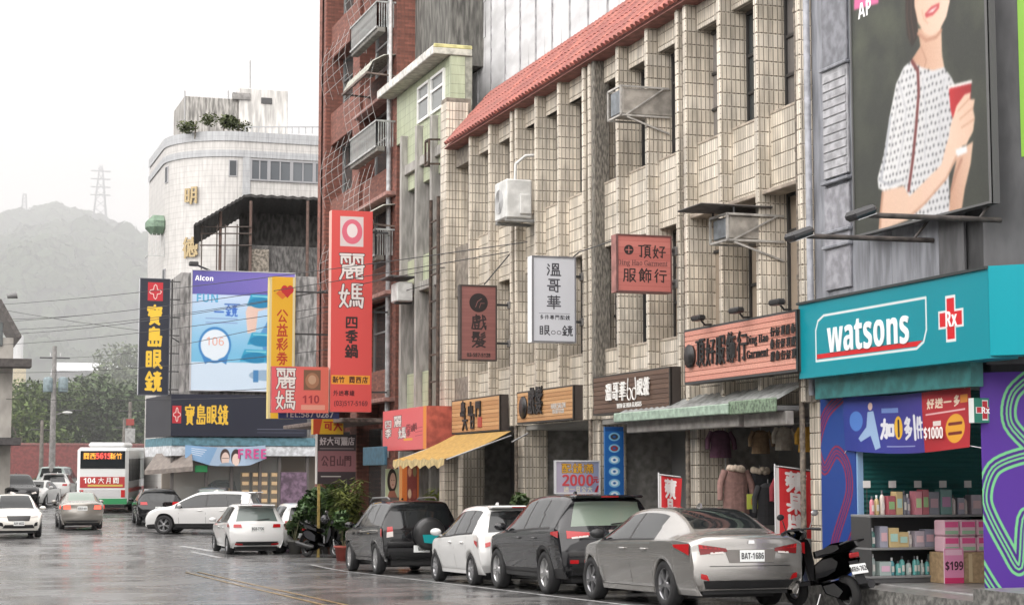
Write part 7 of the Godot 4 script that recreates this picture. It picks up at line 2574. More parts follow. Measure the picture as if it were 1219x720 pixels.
	for i in 3:
		k.curve([[0.76, 0.5 + i * 0.09], [0.91, 0.48 + i * 0.09]], 0.9, rgb(150, 50, 60))
	street_box("shop_sign", "pink hotpot shop box sign over the door with orange edge", WALL - 0.95, 456, 508, 490, 537, 0.75, print_mat(k), worn(0.50, 0.11, 0.075, 0.5), null)
	awnings()
	boards_and_flags(ink)
	air_conditioners()

func outlined(k: Ink, c: String, x, y, w, h, r := 2.2):
	ink_char(k, c, x, y, w, h, r + 1.6, rgb(60, 26, 30))
	ink_char(k, c, x, y, w, h, r, rgb(236, 228, 222))

func hotpot_signs(ink: Color):
	var z := at_x(470, 565, WALL).z + 0.3
	var k := Ink.new(160, 720, rgb(222, 84, 80))
	k.rect(0.21, 0.03, 0.57, 0.15, rgb(225, 210, 208))
	k.oval(0.5, 0.105, 0.25, 0.062, rgb(226, 110, 130))
	k.oval(0.5, 0.10, 0.13, 0.035, rgb(240, 226, 224))
	for c in [["麗", 0.215], ["媽", 0.36]]:
		ink_char(k, c[0], 0.2, c[1], 0.6, 0.128, 6.4, rgb(52, 30, 32))
		ink_char(k, c[0], 0.2, c[1], 0.6, 0.128, 4.2, rgb(238, 230, 226))
	for c in [["四", 0.527], ["季", 0.598], ["鍋", 0.67]]:
		ink_char(k, c[0], 0.36, c[1], 0.29, 0.062, 3.2, ink)
	k.rect(0.03, 0.82, 0.94, 0.045, rgb(240, 160, 52))
	var x := 0.06
	for c in "新竹":
		ink_char(k, c, x, 0.827, 0.13, 0.03, 1.5, rgb(70, 30, 30))
		x += 0.15
	x = 0.46
	for c in "關西店":
		ink_char(k, c, x, 0.827, 0.13, 0.03, 1.5, rgb(70, 30, 30))
		x += 0.16
	x = 0.08
	for c in "外送專線":
		ink_char(k, c, x, 0.895, 0.11, 0.026, 1.3, rgb(90, 24, 30))
		x += 0.13
	var s := blade("tall red hotpot blade sign with white outlined characters", z, 393, 444, 252, 490, 0.35, print_mat(k, 0.4), mat(0.62, 0.35, 0.30), null, 0.03, [0.1, 0.5, 0.9])
	letters(s, "(03)517-5169", Vector3(0.60, 0.24, 0.007), Basis.IDENTITY, 0.14, mat(0.14, 0.015, 0.02), 0.003, "Droid Sans", true, 0.85)
	k = Ink.new(200, 150, rgb(222, 96, 96))
	k.poly([[0, 0], [1, 0], [1, 1], [0, 1]], rgb(228, 92, 100), rgb(216, 104, 84))
	outlined(k, "麗", 0.08, 0.04, 0.34, 0.44, 3.0)
	outlined(k, "媽", 0.08, 0.50, 0.34, 0.44, 3.0)
	k.rect(0.56, 0.07, 0.3, 0.44, rgb(120, 84, 60))
	k.oval(0.71, 0.3, 0.12, 0.17, rgb(160, 110, 80))
	k.oval(0.71, 0.28, 0.07, 0.1, rgb(190, 150, 120))
	k.rect(0.52, 0.83, 0.42, 0.11, rgb(220, 150, 130))
	s = blade("low pink hotpot panel with price 110 beside the tall red sign", z + 0.02, 323, 391.5, 437, 491, 0.2, print_mat(k), worn(0.4, 0.12, 0.12, 0.5), null, 0.03)
	letters(s, "110", Vector3(1.12, 0.38, 0.008), Basis.IDENTITY, 0.22, mat(0.25, 0.02, 0.025), 0.004)
	var zl := z - 4.5
	k = Ink.new(128, 600, rgb(238, 182, 40))
	k.rect(0.0, 0, 0.1, 1, rgb(226, 210, 160))
	k.rect(0.90, 0, 0.1, 1, rgb(226, 214, 170))
	k.poly([[0.25, 0.12], [0.45, 0.08], [0.7, 0.13], [0.5, 0.16]], rgb(228, 120, 40))
	k.oval(0.58, 0.09, 0.13, 0.03, rgb(200, 40, 44))
	k.oval(0.80, 0.09, 0.13, 0.03, rgb(200, 40, 44))
	k.poly([[0.46, 0.1], [0.92, 0.1], [0.69, 0.15]], rgb(200, 40, 44))
	var y := 0.235
	for c in "公益彩券":
		ink_char(k, c, 0.30, y, 0.42, 0.088, 3.4, rgb(190, 60, 30))
		y += 0.1
	blade("yellow lottery blade sign with red heart and four characters", zl, 319, 352, 330, 498, 0.3, print_mat(k), mat(0.62, 0.5, 0.2), null, 0.03, [0.15, 0.6, 0.9])
	s = blade("narrow dark blue telephone strip under the pink hotpot panel", z - 0.4, 332, 404, 488.5, 498, 0.12, mat(0.03, 0.05, 0.20, 0.4), mat(0.02, 0.03, 0.12), null, 0.02)
	letters(s, "TEL:587 0287", Vector3(0.88, 0.12, 0.008), Basis.IDENTITY, 0.17, mat(0.7, 0.72, 0.75), 0.004, "Droid Sans", true, 0.98)

func awnings():
	# yellow canvas awning with a scalloped valance
	var X := WALL - 0.45
	var b0 := at_x(541, 518, X)
	var b1 := at_x(609, 514, X)
	var out := Vector3(-1.55, -0.62, 0)
	var t := thing("yellow_awning", "sagging yellow canvas awning with scalloped fringe below an oak sign", "awning", Vector3(X, b0.y - 0.7, (b0.z + b1.z) / 2))
	var c := Build.new(t.position)
	var v := Build.new(t.position)
	var n := 18
	for i in n:
		var p := b0.lerp(b1, float(i) / n)
		var q := b0.lerp(b1, float(i + 1) / n)
		p.y = b0.y
		q.y = b0.y
		for r in 4:
			var f0 := r / 4.0
			var f1 := (r + 1) / 4.0
			var sag := func(f, e): return Vector3(0, -0.06 * sin(f * PI) - 0.03 * sin(e * 2.1) * f, 0)
			c.quad(p + out * f1 + sag.call(f1, i), q + out * f1 + sag.call(f1, i + 1), q + out * f0 + sag.call(f0, i + 1), p + out * f0 + sag.call(f0, i))
		var s0 := 0.13 + 0.07 * absf(sin(i * PI / 3.0))
		var s1 := 0.13 + 0.07 * absf(sin((i + 1) * PI / 3.0))
		var e0 := Vector3(0, -0.03 * sin(i * 2.1), 0)
		var e1 := Vector3(0, -0.03 * sin((i + 1) * 2.1), 0)
		v.quad(p + out + e0 + Vector3(-0.01, -s0, 0), q + out + e1 + Vector3(-0.01, -s1, 0), q + out + e1, p + out + e0)
	part(t, "canvas", c, worn(0.42, 0.25, 0.06, 0.8, "mottle", Vector3(1, 1, 1)))
	part(t, "fringe", v, worn(0.55, 0.42, 0.20, 0.8))
	for e in [b0, b1]:
		pole(t, "awning_arm", [Vector3(e.x, b0.y - 0.1, e.z), Vector3(e.x, b0.y, e.z) + out * 0.97 + Vector3(0, -0.04, 0)], 0.02, mat(0.3, 0.3, 0.3, 0.4, 0.5), 6)
		pole(t, "wall_rail", [Vector3(e.x + 0.01, b0.y - 0.25, e.z), Vector3(e.x + 0.4, b0.y - 0.05, e.z)], 0.02, mat(0.3, 0.3, 0.3, 0.4, 0.5), 6)
	# pale green sheet-metal canopies over the arcade
	var gm := worn(0.36, 0.47, 0.38, 0.5, "mottle", Vector3(0.8, 0.8, 0.8))
	for a in [[731, 867, 494, 503, 0.65, "pale green metal canopy over the optician front with a clean edge"], [867.5, 960, 480, 494, 0.6, "dirty green metal canopy over the clothing racks"]]:
		var x: float = WALL - a[4]
		var p := at_x(a[0], a[3], x)
		var q := at_x(a[1], 565, x)
		q.z = minf(q.z, -24.95)
		var hh := at_x(a[0], a[2], x).y - p.y
		var tt := thing("canopy", a[5], "canopy", Vector3(x, p.y, (p.z + q.z) / 2))
		slab(tt, "front_edge", Vector3(x, p.y, p.z), Vector3(x + 0.05, p.y + hh + 0.03, q.z), gm if a[0] < 800 else worn(0.20, 0.28, 0.19, 0.6, "strong", Vector3(0.9, 0.9, 0.9)))
		var sh := Build.new(tt.position)
		var m := 40
		for i in m:
			var z0 := lerpf(p.z, q.z, float(i) / m)
			var z1 := lerpf(p.z, q.z, float(i + 1) / m)
			var d0 := 0.03 * (i % 2)
			var d1 := 0.03 * ((i + 1) % 2)
			sh.quad(Vector3(x + 0.05, p.y + hh + d0, z0), Vector3(x + 0.05, p.y + hh + d1, z1), Vector3(WALL - 0.05, p.y + hh + 0.26 + d1, z1), Vector3(WALL - 0.05, p.y + hh + 0.26 + d0, z0))
		part(tt, "corrugated_sheet", sh, worn(0.30, 0.31, 0.30, 0.5, "strong"))
		for z in [p.z + 0.1, (p.z + q.z) / 2, q.z - 0.1]:
			slab(tt, "bearer", Vector3(x + 0.052, p.y + 0.02, z - 0.03), Vector3(WALL - 0.03, p.y + 0.1, z + 0.03), worn(0.2, 0.2, 0.2, 0.6))
		slab(tt, "blind_box", Vector3(x + 0.2, p.y - 0.2, p.z + 0.15), Vector3(x + 0.34, p.y + 0.018, q.z - 0.02), worn(0.34, 0.32, 0.30, 0.7))

func boards_and_flags(ink: Color):
	# price board of the optician, standing on the footway
	var z: float = fin_z[6] - 1.1
	var k := Ink.new(176, 136, rgb(176, 172, 190))
	k.poly([[0, 0], [1, 0], [1, 1], [0, 1]], rgb(190, 178, 196), rgb(150, 160, 190))
	var x := 0.16
	for c in "配鏡滿":
		ink_char(k, c, x, 0.10, 0.2, 0.28, 3.2, rgb(80, 60, 30))
		ink_char(k, c, x, 0.10, 0.2, 0.28, 2.0, rgb(232, 176, 60))
		x += 0.24
	ink_char(k, "元", 0.84, 0.48, 0.12, 0.2, 1.8, rgb(200, 50, 60))
	x = 0.2
	for c in "送一日公大":
		ink_char(k, c, x, 0.78, 0.1, 0.16, 1.5, rgb(230, 222, 190))
		x += 0.13
	k.poly([[0.86, 0.98], [0.93, 0.76], [0.97, 0.74], [0.93, 0.98]], rgb(180, 30, 50))
	var a := at_z(661, 588, z)
	var b := at_z(715, 548, z)
	var t := box_sign("price_board", "upright optician price board reading 2000 propped by a tiled column", "board", a, LOOK, b.x - a.x, b.y - a.y, 0.05, print_mat(k), mat(0.6, 0.6, 0.62), mat(0.55, 0.55, 0.56), 0.03)
	letters(t, "2000", Vector3((b.x - a.x) * 0.5, (b.y - a.y) * 0.40, 0.008), Basis.IDENTITY, 0.22, mat(0.50, 0.05, 0.06), 0.004)
	var leg := Build.new()
	var gy: float = ground_y(z) + 0.24
	for e in [0.06, b.x - a.x - 0.06]:
		leg.beam(Vector3(e, 0.0, -0.025), Vector3(e, ground_y(z) - a.y + (0.0 if a.x < 12.3 else 0.24), -0.025), 0.04)
	part(t, "stand", leg, mat(0.3, 0.3, 0.3, 0.5, 0.4))
	# blue contact lens board
	z = fin_z[6] + 0.35
	k = Ink.new(64, 256, rgb(20, 96, 170))
	k.rect(0.0, 0.0, 1.0, 0.06, rgb(16, 70, 130))
	for i in 6:
		var y := 0.13 + i * 0.15
		k.oval(0.5, y, 0.30, 0.055, rgb(130, 190, 225))
		k.oval(0.5, y, 0.20, 0.037, [rgb(60, 60, 70), rgb(150, 60, 70), rgb(230, 240, 245), rgb(225, 238, 245), rgb(220, 235, 245), rgb(225, 238, 245)][i])
		k.oval(0.5, y, 0.08, 0.015, rgb(20, 96, 170))
	a = at_z(721, 600, z)
	b = at_z(743, 508, z)
	t = box_sign("lens_board", "tall blue board with a column of round lens pictures", "board", a, LOOK, b.x - a.x, b.y - a.y, 0.06, print_mat(k), mat(0.02, 0.10, 0.26))
	leg = Build.new()
	leg.beam(Vector3((b.x - a.x) / 2, 0, -0.03), Vector3((b.x - a.x) / 2, ground_y(z) + 0.0 - a.y, -0.03), 0.05)
	part(t, "stand", leg, mat(0.2, 0.2, 0.2, 0.5))
	# red flags of the clothing shop
	for f in [[786, 811, 566, 640, -27.6, 0.06, "small red cloth flag with white characters beside the arcade column"], [925, 969, 556, 636, -25.4, 0.10, "large red cloth flag with white characters before the clothing shop"]]:
		z = f[4]
		a = at_z(f[0], f[3], z)
		b = at_z(f[1], f[2], z)
		var w := b.x - a.x
		var h := b.y - a.y
		k = Ink.new(112, 208, rgb(206, 36, 42))
		k.rect(0, 0, 0.09, 1, rgb(226, 220, 216))
		var y := 0.04
		for c in "蘋果牌":
			ink_char(k, c, 0.28, y, 0.52, 0.29, 5.0, rgb(242, 238, 236))
			y += 0.32
		t = thing("shop_flag", f[6], "flag", Vector3(a.x, ground_y(z) + 0.24, z))
		var cl := Build.new(t.position)
		var n := 10
		for i in n:
			var u := float(i) / n
			var u2 := float(i + 1) / n
			var wv := func(uu, vv): return Vector3(a.x + w * uu, a.y + h * vv - f[5] * uu * 0.8, z + 0.09 * sin(uu * 5.0 + vv * 2.0) * uu)
			for j in 4:
				var v0 := j / 4.0
				var v1 := (j + 1) / 4.0
				cl.quad(wv.call(u, v0), wv.call(u2, v0), wv.call(u2, v1), wv.call(u, v1), Vector2(u, 1 - v0), Vector2(u2, 1 - v0), Vector2(u2, 1 - v1), Vector2(u, 1 - v1))
		var fm := print_mat(k, 0.7)
		part(t, "cloth", cl, fm)
		pole(t, "flag_pole", [Vector3(a.x - 0.01, ground_y(z) + (0.0 if a.x < 12.35 else 0.24), z), Vector3(a.x - 0.01, b.y + 0.05, z)], 0.013, mat(0.6, 0.6, 0.6, 0.4), 6)
		pole(t, "flag_arm", [Vector3(a.x - 0.01, b.y + 0.02, z), Vector3(b.x, b.y + 0.02 - f[5] * 0.75, z)], 0.01, mat(0.6, 0.6, 0.6, 0.4), 6)
	# drugstore banner slung under the teal sign
	var X := WALL - 0.13
	var p := at_x(1007.5, 536, X)
	var q := at_x(1156.5, 536, X)
	var top := at_x(1007.5, 472, X).y
	var bw := q.z - p.z
	var bh := top - p.y
	k = Ink.new(400, 120, rgb(44, 70, 160))
	k.poly([[0, 0], [0.66, 0], [0.66, 1], [0, 1]], rgb(38, 58, 150), rgb(70, 60, 150))
	k.rect(0.66, 0, 0.34, 1, rgb(186, 40, 50))
	k.oval(0.11, 0.45, 0.055, 0.18, rgb(80, 130, 210))
	k.oval(0.22, 0.18, 0.018, 0.07, rgb(232, 200, 186))
	k.poly([[0.20, 0.28], [0.245, 0.26], [0.27, 0.5], [0.31, 0.9], [0.27, 0.95], [0.23, 0.7], [0.15, 0.82], [0.13, 0.76], [0.195, 0.55]], rgb(160, 190, 226))
	ink_char(k, "加", 0.31, 0.40, 0.10, 0.36, 4.0, rgb(240, 240, 245))
	k.oval(0.448, 0.56, 0.034, 0.2, rgb(246, 190, 50))
	k.curve([[0.448, 0.44], [0.448, 0.7]], 3.0, rgb(60, 40, 40))
	ink_char(k, "多", 0.485, 0.40, 0.085, 0.36, 3.4, rgb(240, 240, 245))
	k.curve([[0.587, 0.38], [0.587, 0.76]], 4.0, rgb(246, 246, 250))
	ink_char(k, "件", 0.605, 0.40, 0.05, 0.36, 2.6, rgb(240, 240, 245))
	k.rect(0.31, 0.22, 0.14, 0.09, rgb(120, 150, 215))
	k.curve([[0.36, 0.88], [0.58, 0.88]], 1.0, rgb(170, 180, 220))
	x = 0.70
	for c in "好送一多":
		ink_char(k, c, x, 0.12, 0.05, 0.17, 1.8, rgb(246, 226, 200))
		x += 0.06
	k.rect(0.93, 0.12, 0.05, 0.14, rgb(236, 150, 60))
	k.curve([[0.69, 0.38], [0.96, 0.36]], 1.8, rgb(240, 190, 190))
	k.oval(0.90, 0.66, 0.065, 0.24, rgb(238, 170, 50))
	for i in 2:
		k.curve([[0.86, 0.58 + i * 0.16], [0.94, 0.58 + i * 0.16]], 3.0, rgb(120, 40, 30))
	k.rect(0.74, 0.50, 0.06, 0.09, rgb(240, 226, 220))
	t = thing("banner", "blue and red sale banner slung below the teal drugstore sign", "banner", p)
	t.basis = STREET
	var cl := Build.new()
	var N := 18
	for i in N:
		var u := float(i) / N
		var u2 := float(i + 1) / N
		var f := func(uu, vv): return Vector3(uu * bw, bh * vv - 0.05 * sin(uu * PI) * (1.3 - 0.5 * vv), 0.025 * sin(uu * 9.0 + vv * 2.0))
		for j in 3:
			var v0 := j / 3.0
			var v1 := (j + 1) / 3.0
			cl.quad(f.call(u, v0), f.call(u2, v0), f.call(u2, v1), f.call(u, v1), Vector2(u, 1 - v0), Vector2(u2, 1 - v0), Vector2(u2, 1 - v1), Vector2(u, 1 - v1))
	part(t, "cloth", cl, print_mat(k, 0.5))
	letters(t, "$1000", Vector3(bw * 0.755, bh * 0.25, 0.05), Basis.IDENTITY, 0.15, mat(0.8, 0.76, 0.74), 0.004, "Droid Sans", true, 0.85)
	for e in [[0.03, 0.97, -0.1, 1.25], [0.97, 0.97, 1.0, 1.25], [0.02, 0.03, -0.05, -0.1], [0.98, 0.03, 1.06, -0.02]]:
		var tie := Build.new()
		tie.tube([Vector3(e[0] * bw, e[1] * bh, 0), Vector3(e[2] * bw, e[3] * bh, -0.05)], 0.006, 5)
		part(t, "tie_cord", tie, mat(0.6, 0.6, 0.6))
	# small pharmacy cross box by the purple pillar
	z = at_x(1176, 565, WALL - 0.1).z
	a = at_z(1161, 503, z)
	b = at_z(1187, 474, z)
	k = Ink.new(64, 64, rgb(20, 120, 100))
	for e in [[0.42, rgb(235, 235, 232)], [0.36, rgb(190, 30, 44)]]:
		var s: float = e[0]
		k.rect(0.5 - s, 0.36 if s > 0.4 else 0.39, 2 * s, 0.28 if s > 0.4 else 0.22, e[1])
		k.rect(0.36 if s > 0.4 else 0.39, 0.5 - s, 0.28 if s > 0.4 else 0.22, 2 * s, e[1])
	t = box_sign("pharmacy_sign", "small green pharmacy box sign with red cross by the purple pillar", "sign", a, LOOK, b.x - a.x, b.y - a.y, 0.12, print_mat(k), mat(0.62, 0.64, 0.62), null)
	letters(t, "Rx", Vector3((b.x - a.x) / 2, (b.y - a.y) / 2, 0.006), Basis.IDENTITY, 0.08, mat(0.85, 0.85, 0.85), 0.003)
	var arm := Build.new()
	arm.beam(Vector3(b.x - a.x, 0.16, -0.06), Vector3(b.x - a.x + 0.15, 0.16, -0.06), 0.04)
	part(t, "bracket", arm, mat(0.3, 0.3, 0.3, 0.4, 0.5))
	# menu boards before the brick block
	z = at_x(440, 565, WALL - 0.4).z
	k = Ink.new(128, 184, rgb(52, 40, 44))
	x = 0.06
	for c in "好大可麗店":
		ink_char(k, c, x, 0.06, 0.16, 0.16, 2.0, rgb(200, 190, 190))
		x += 0.185
	k.curve([[0.06, 0.29], [0.94, 0.29]], 1.2, rgb(170, 160, 160))
	k.rect(0.0, 0.34, 1.0, 0.42, rgb(140, 92, 96))
	x = 0.1
	for c in "公日山門":
		ink_char(k, c, x, 0.44, 0.18, 0.2, 2.0, rgb(70, 30, 36))
		x += 0.2
	k.curve([[0.1, 0.85], [0.6, 0.85]], 2.0, rgb(190, 186, 180))
	a = at_z(378, 576, z)
	b = at_z(424, 517, z)
	t = box_sign("menu_board", "dark brown snack shop board on a white post above the plants", "board", a, LOOK, b.x - a.x, b.y - a.y, 0.08, print_mat(k), mat(0.1, 0.08, 0.08))
	var post := Build.new()
	post.box(Vector3(-0.04, (b.y - a.y) / 2, 0), Vector3(0.05, b.y - a.y, 0.05))
	part(t, "frame_post", post, mat(0.62, 0.61, 0.58, 0.5))
	var foot := Build.new()
	foot.box(Vector3(0.05, (ground_y(z) - a.y) / 2, -0.04), Vector3(0.07, a.y - ground_y(z), 0.07))
	part(t, "post", foot, worn(0.42, 0.30, 0.08, 0.6, "strong"))
	k = Ink.new(96, 64, rgb(240, 190, 40))
	k.poly([[0, 0], [0.3, 0], [0.2, 1], [0, 1]], rgb(214, 80, 40))
	ink_char(k, "可", 0.36, 0.15, 0.28, 0.6, 2.6, rgb(200, 50, 40))
	ink_char(k, "大", 0.68, 0.15, 0.28, 0.6, 2.6, rgb(200, 50, 40))
	a = at_z(373, 517, z)
	b = at_z(409, 499, z)
	var m := box_sign("menu_board", "small yellow and red snack panel above the brown board", "board", a, LOOK, b.x - a.x, b.y - a.y, 0.3, print_mat(k), mat(0.5, 0.3, 0.05))
	# orange pillar and portrait poster at the hotpot door
	z = at_x(500, 565, WALL - 0.5).z
	k = Ink.new(64, 96, rgb(200, 210, 170))
	k.oval(0.5, 0.42, 0.36, 0.42, rgb(50, 36, 32))
	k.oval(0.55, 0.42, 0.22, 0.28, rgb(222, 180, 158))
	k.oval(0.47, 0.4, 0.03, 0.015, rgb(60, 40, 36))
	k.oval(0.64, 0.4, 0.03, 0.015, rgb(60, 40, 36))
	k.oval(0.56, 0.56, 0.06, 0.02, rgb(180, 90, 84))
	k.poly([[0.15, 1.0], [0.3, 0.78], [0.7, 0.76], [0.9, 1.0]], rgb(170, 110, 90))
	a = at_z(459, 592, z - 2)
	b = at_z(475, 558, z - 2)
	t = box_sign("portrait_poster", "pale green poster of a dark-haired face in the hotpot doorway", "poster", a, LOOK, b.x - a.x, b.y - a.y, 0.04, print_mat(k), mat(0.3, 0.3, 0.28))
	var pst := Build.new()
	pst.box(Vector3((b.x - a.x) / 2, (ground_y(z - 2) + 0.2 - a.y) / 2, -0.02), Vector3(0.5, a.y - ground_y(z - 2) - 0.2, 0.03))
	part(t, "stand", pst, mat(0.12, 0.1, 0.09))
	a = at_z(479, 592, z)
	b = at_z(499, 545, z)
	k = Ink.new(64, 128, rgb(206, 110, 44))
	k.rect(0.3, 0.06, 0.62, 0.9, rgb(120, 50, 44))
	for i in 8:
		k.oval(0.45 + 0.3 * (i % 2), 0.14 + (i / 2) * 0.22, 0.11, 0.05, [rgb(196, 140, 110), rgb(150, 70, 50), rgb(210, 180, 150), rgb(120, 110, 70)][(i * 3) % 4])
	k.soften(1, 0.03)
	t = box_sign("menu_pillar", "orange menu pillar with red dish panel under the pink sign", "sign", Vector3(a.x, ground_y(z) + 0.2, z), LOOK, b.x - a.x, b.y - ground_y(z) - 0.2, 0.3, print_mat(k), mat(0.42, 0.16, 0.03))

func air_conditioners():
	var white := worn(0.62, 0.62, 0.60, 0.5, "soft")
	var dark := mat(0.06, 0.06, 0.06, 0.6)
	# split unit on a bracket
	var z := at_x(633, 565, WALL - 0.25).z
	var a := at_z(603, 262, z)
	var b := at_z(634, 214, z)
	var t := thing("air_conditioner", "white split air conditioner unit bracketed to the tiled fins", "air conditioner", Vector3(a.x, a.y, z))
	var w := b.x - a.x
	var h := b.y - a.y
	slab(t, "casing", a + Vector3(0, 0.06, -0.85), Vector3(b.x, b.y, z), white, 0.03)
	var fan := Build.new(t.position)
	for i in 7:
		fan.lathe([[0.05 + i * 0.035, 0.0], [0.058 + i * 0.035, 0.012], [0.066 + i * 0.035, 0.0]], 20, Transform3D(Basis(Vector3(0, 0, 1), Vector3(-1, 0, 0), Vector3(0, -1, 0)), Vector3(a.x - 0.004, a.y + 0.06 + h * 0.45, z - 0.5)))
	part(t, "fan_grille", fan, mat(0.35, 0.35, 0.35, 0.5))
	slab(t, "valve_cover", Vector3(a.x + w * 0.5, a.y + 0.15, z + 0.001), Vector3(a.x + w * 0.95, a.y + 0.6, z + 0.06), white, 0.02)
	slab(t, "bracket", Vector3(a.x, a.y - 0.02, z - 0.8), Vector3(WALL + 0.0, a.y + 0.055, z - 0.74), worn(0.3, 0.3, 0.29, 0.6))
	slab(t, "bracket", Vector3(a.x, a.y - 0.02, z - 0.1), Vector3(WALL + 0.0, a.y + 0.055, z - 0.04), worn(0.3, 0.3, 0.29, 0.6))
	pole(t, "pipe", [Vector3(a.x + w * 0.4, b.y, z - 0.1), Vector3(a.x + w * 0.42, b.y + 0.35, z - 0.1), Vector3(a.x + w * 0.8, b.y + 0.55, z - 0.1), Vector3(WALL + 0.2, b.y + 0.6, z - 0.1)], 0.035, white, 7)
	# boxed window units in steel cages
	for u in [[741, 771, 104, 137, "rusty caged window air conditioner high under the red eave"], [868, 904, 256, 286, "old caged window air conditioner under a small tin hood"]]:
		z = at_x(u[1], 565, WALL - 0.3).z
		a = at_z(u[0], u[3], z)
		b = at_z(u[1], u[2], z)
		t = thing("air_conditioner", u[4], "air conditioner", Vector3(a.x, a.y, z))
		var X := a.x
		slab(t, "casing", Vector3(X + 0.04, a.y + 0.04, z - 0.62), Vector3(WALL + 0.35, b.y - 0.02, z - 0.03), worn(0.36, 0.33, 0.29, 0.6))
		slab(t, "outer_grille", Vector3(X, a.y + 0.06, z - 0.58), Vector3(X + 0.038, b.y - 0.05, z - 0.08), worn(0.2, 0.22, 0.24, 0.5))
		var c := Build.new(t.position)
		for yy in [a.y + 0.01, b.y + 0.0]:
			c.beam(Vector3(X - 0.02, yy, z), Vector3(WALL + 0.2, yy, z), 0.035)
			c.beam(Vector3(X - 0.02, yy, z - 0.65), Vector3(WALL + 0.2, yy, z - 0.65), 0.035)
			c.beam(Vector3(X - 0.02, yy, z - 0.65), Vector3(X - 0.02, yy, z), 0.035)
		for zz in [z, z - 0.65]:
			c.beam(Vector3(X - 0.02, a.y, zz), Vector3(X - 0.02, b.y, zz), 0.035)
		c.beam(Vector3(X + 0.05, a.y, z + 0.01), Vector3(WALL + 0.1, b.y, z + 0.01), 0.025)
		c.beam(Vector3(X + 0.1, a.y - 0.02, z), Vector3(WALL + 0.2, a.y - 0.3, z), 0.03)
		part(t, "cage", c, worn(0.42, 0.40, 0.37, 0.5))
		if u[0] > 800:
			slab(t, "hood", Vector3(X - 0.5, b.y + 0.12, z - 0.9), Vector3(WALL + 0.0, b.y + 0.15, z + 0.05), worn(0.09, 0.08, 0.075, 0.8))
			for zz in [z - 0.8, z]:
				pole(t, "hood_strut", [Vector3(X + 0.1, b.y, zz), Vector3(X + 0.1, b.y + 0.12, zz)], 0.02, dark, 5)
	# unit on the green house
	z = at_x(489, 565, WALL - 0.25).z
	a = at_z(473, 358, z)
	b = at_z(489, 336, z)
	t = thing("air_conditioner", "small white air conditioner on the green shophouse under a dark ledge", "air conditioner", Vector3(a.x, a.y, z))
	slab(t, "casing", Vector3(a.x, a.y, z - 0.7), Vector3(WALL - 0.2, b.y, z), white, 0.03)
	slab(t, "ledge", Vector3(a.x - 0.25, b.y + 0.12, z - 1.0), Vector3(WALL - 0.15, b.y + 0.17, z + 0.15), dark)
	slab(t, "bracket", Vector3(a.x, a.y - 0.06, z - 0.4), Vector3(WALL - 0.15, a.y - 0.001, z - 0.3), dark)

# ---------- vehicles in their places ----------
func slope_at(z: float) -> float:
	return atan((ground_y(z - 1.5) - ground_y(z + 1.5)) / 3.0)

func tail(y0: float, y1: float, x0: float, x1: float, side: float) -> Array:
	# a plain pair of tail lamps that wrap the corner
	return [["rear", "red", [v2(x0, y0), v2(x1, y0), v2(x1, y1), v2(x0 + 0.03, y1)]], ["side", "red", [v2(0.02, y0), v2(side, y0 + 0.03), v2(side, y1), v2(0.02, y1)]]]

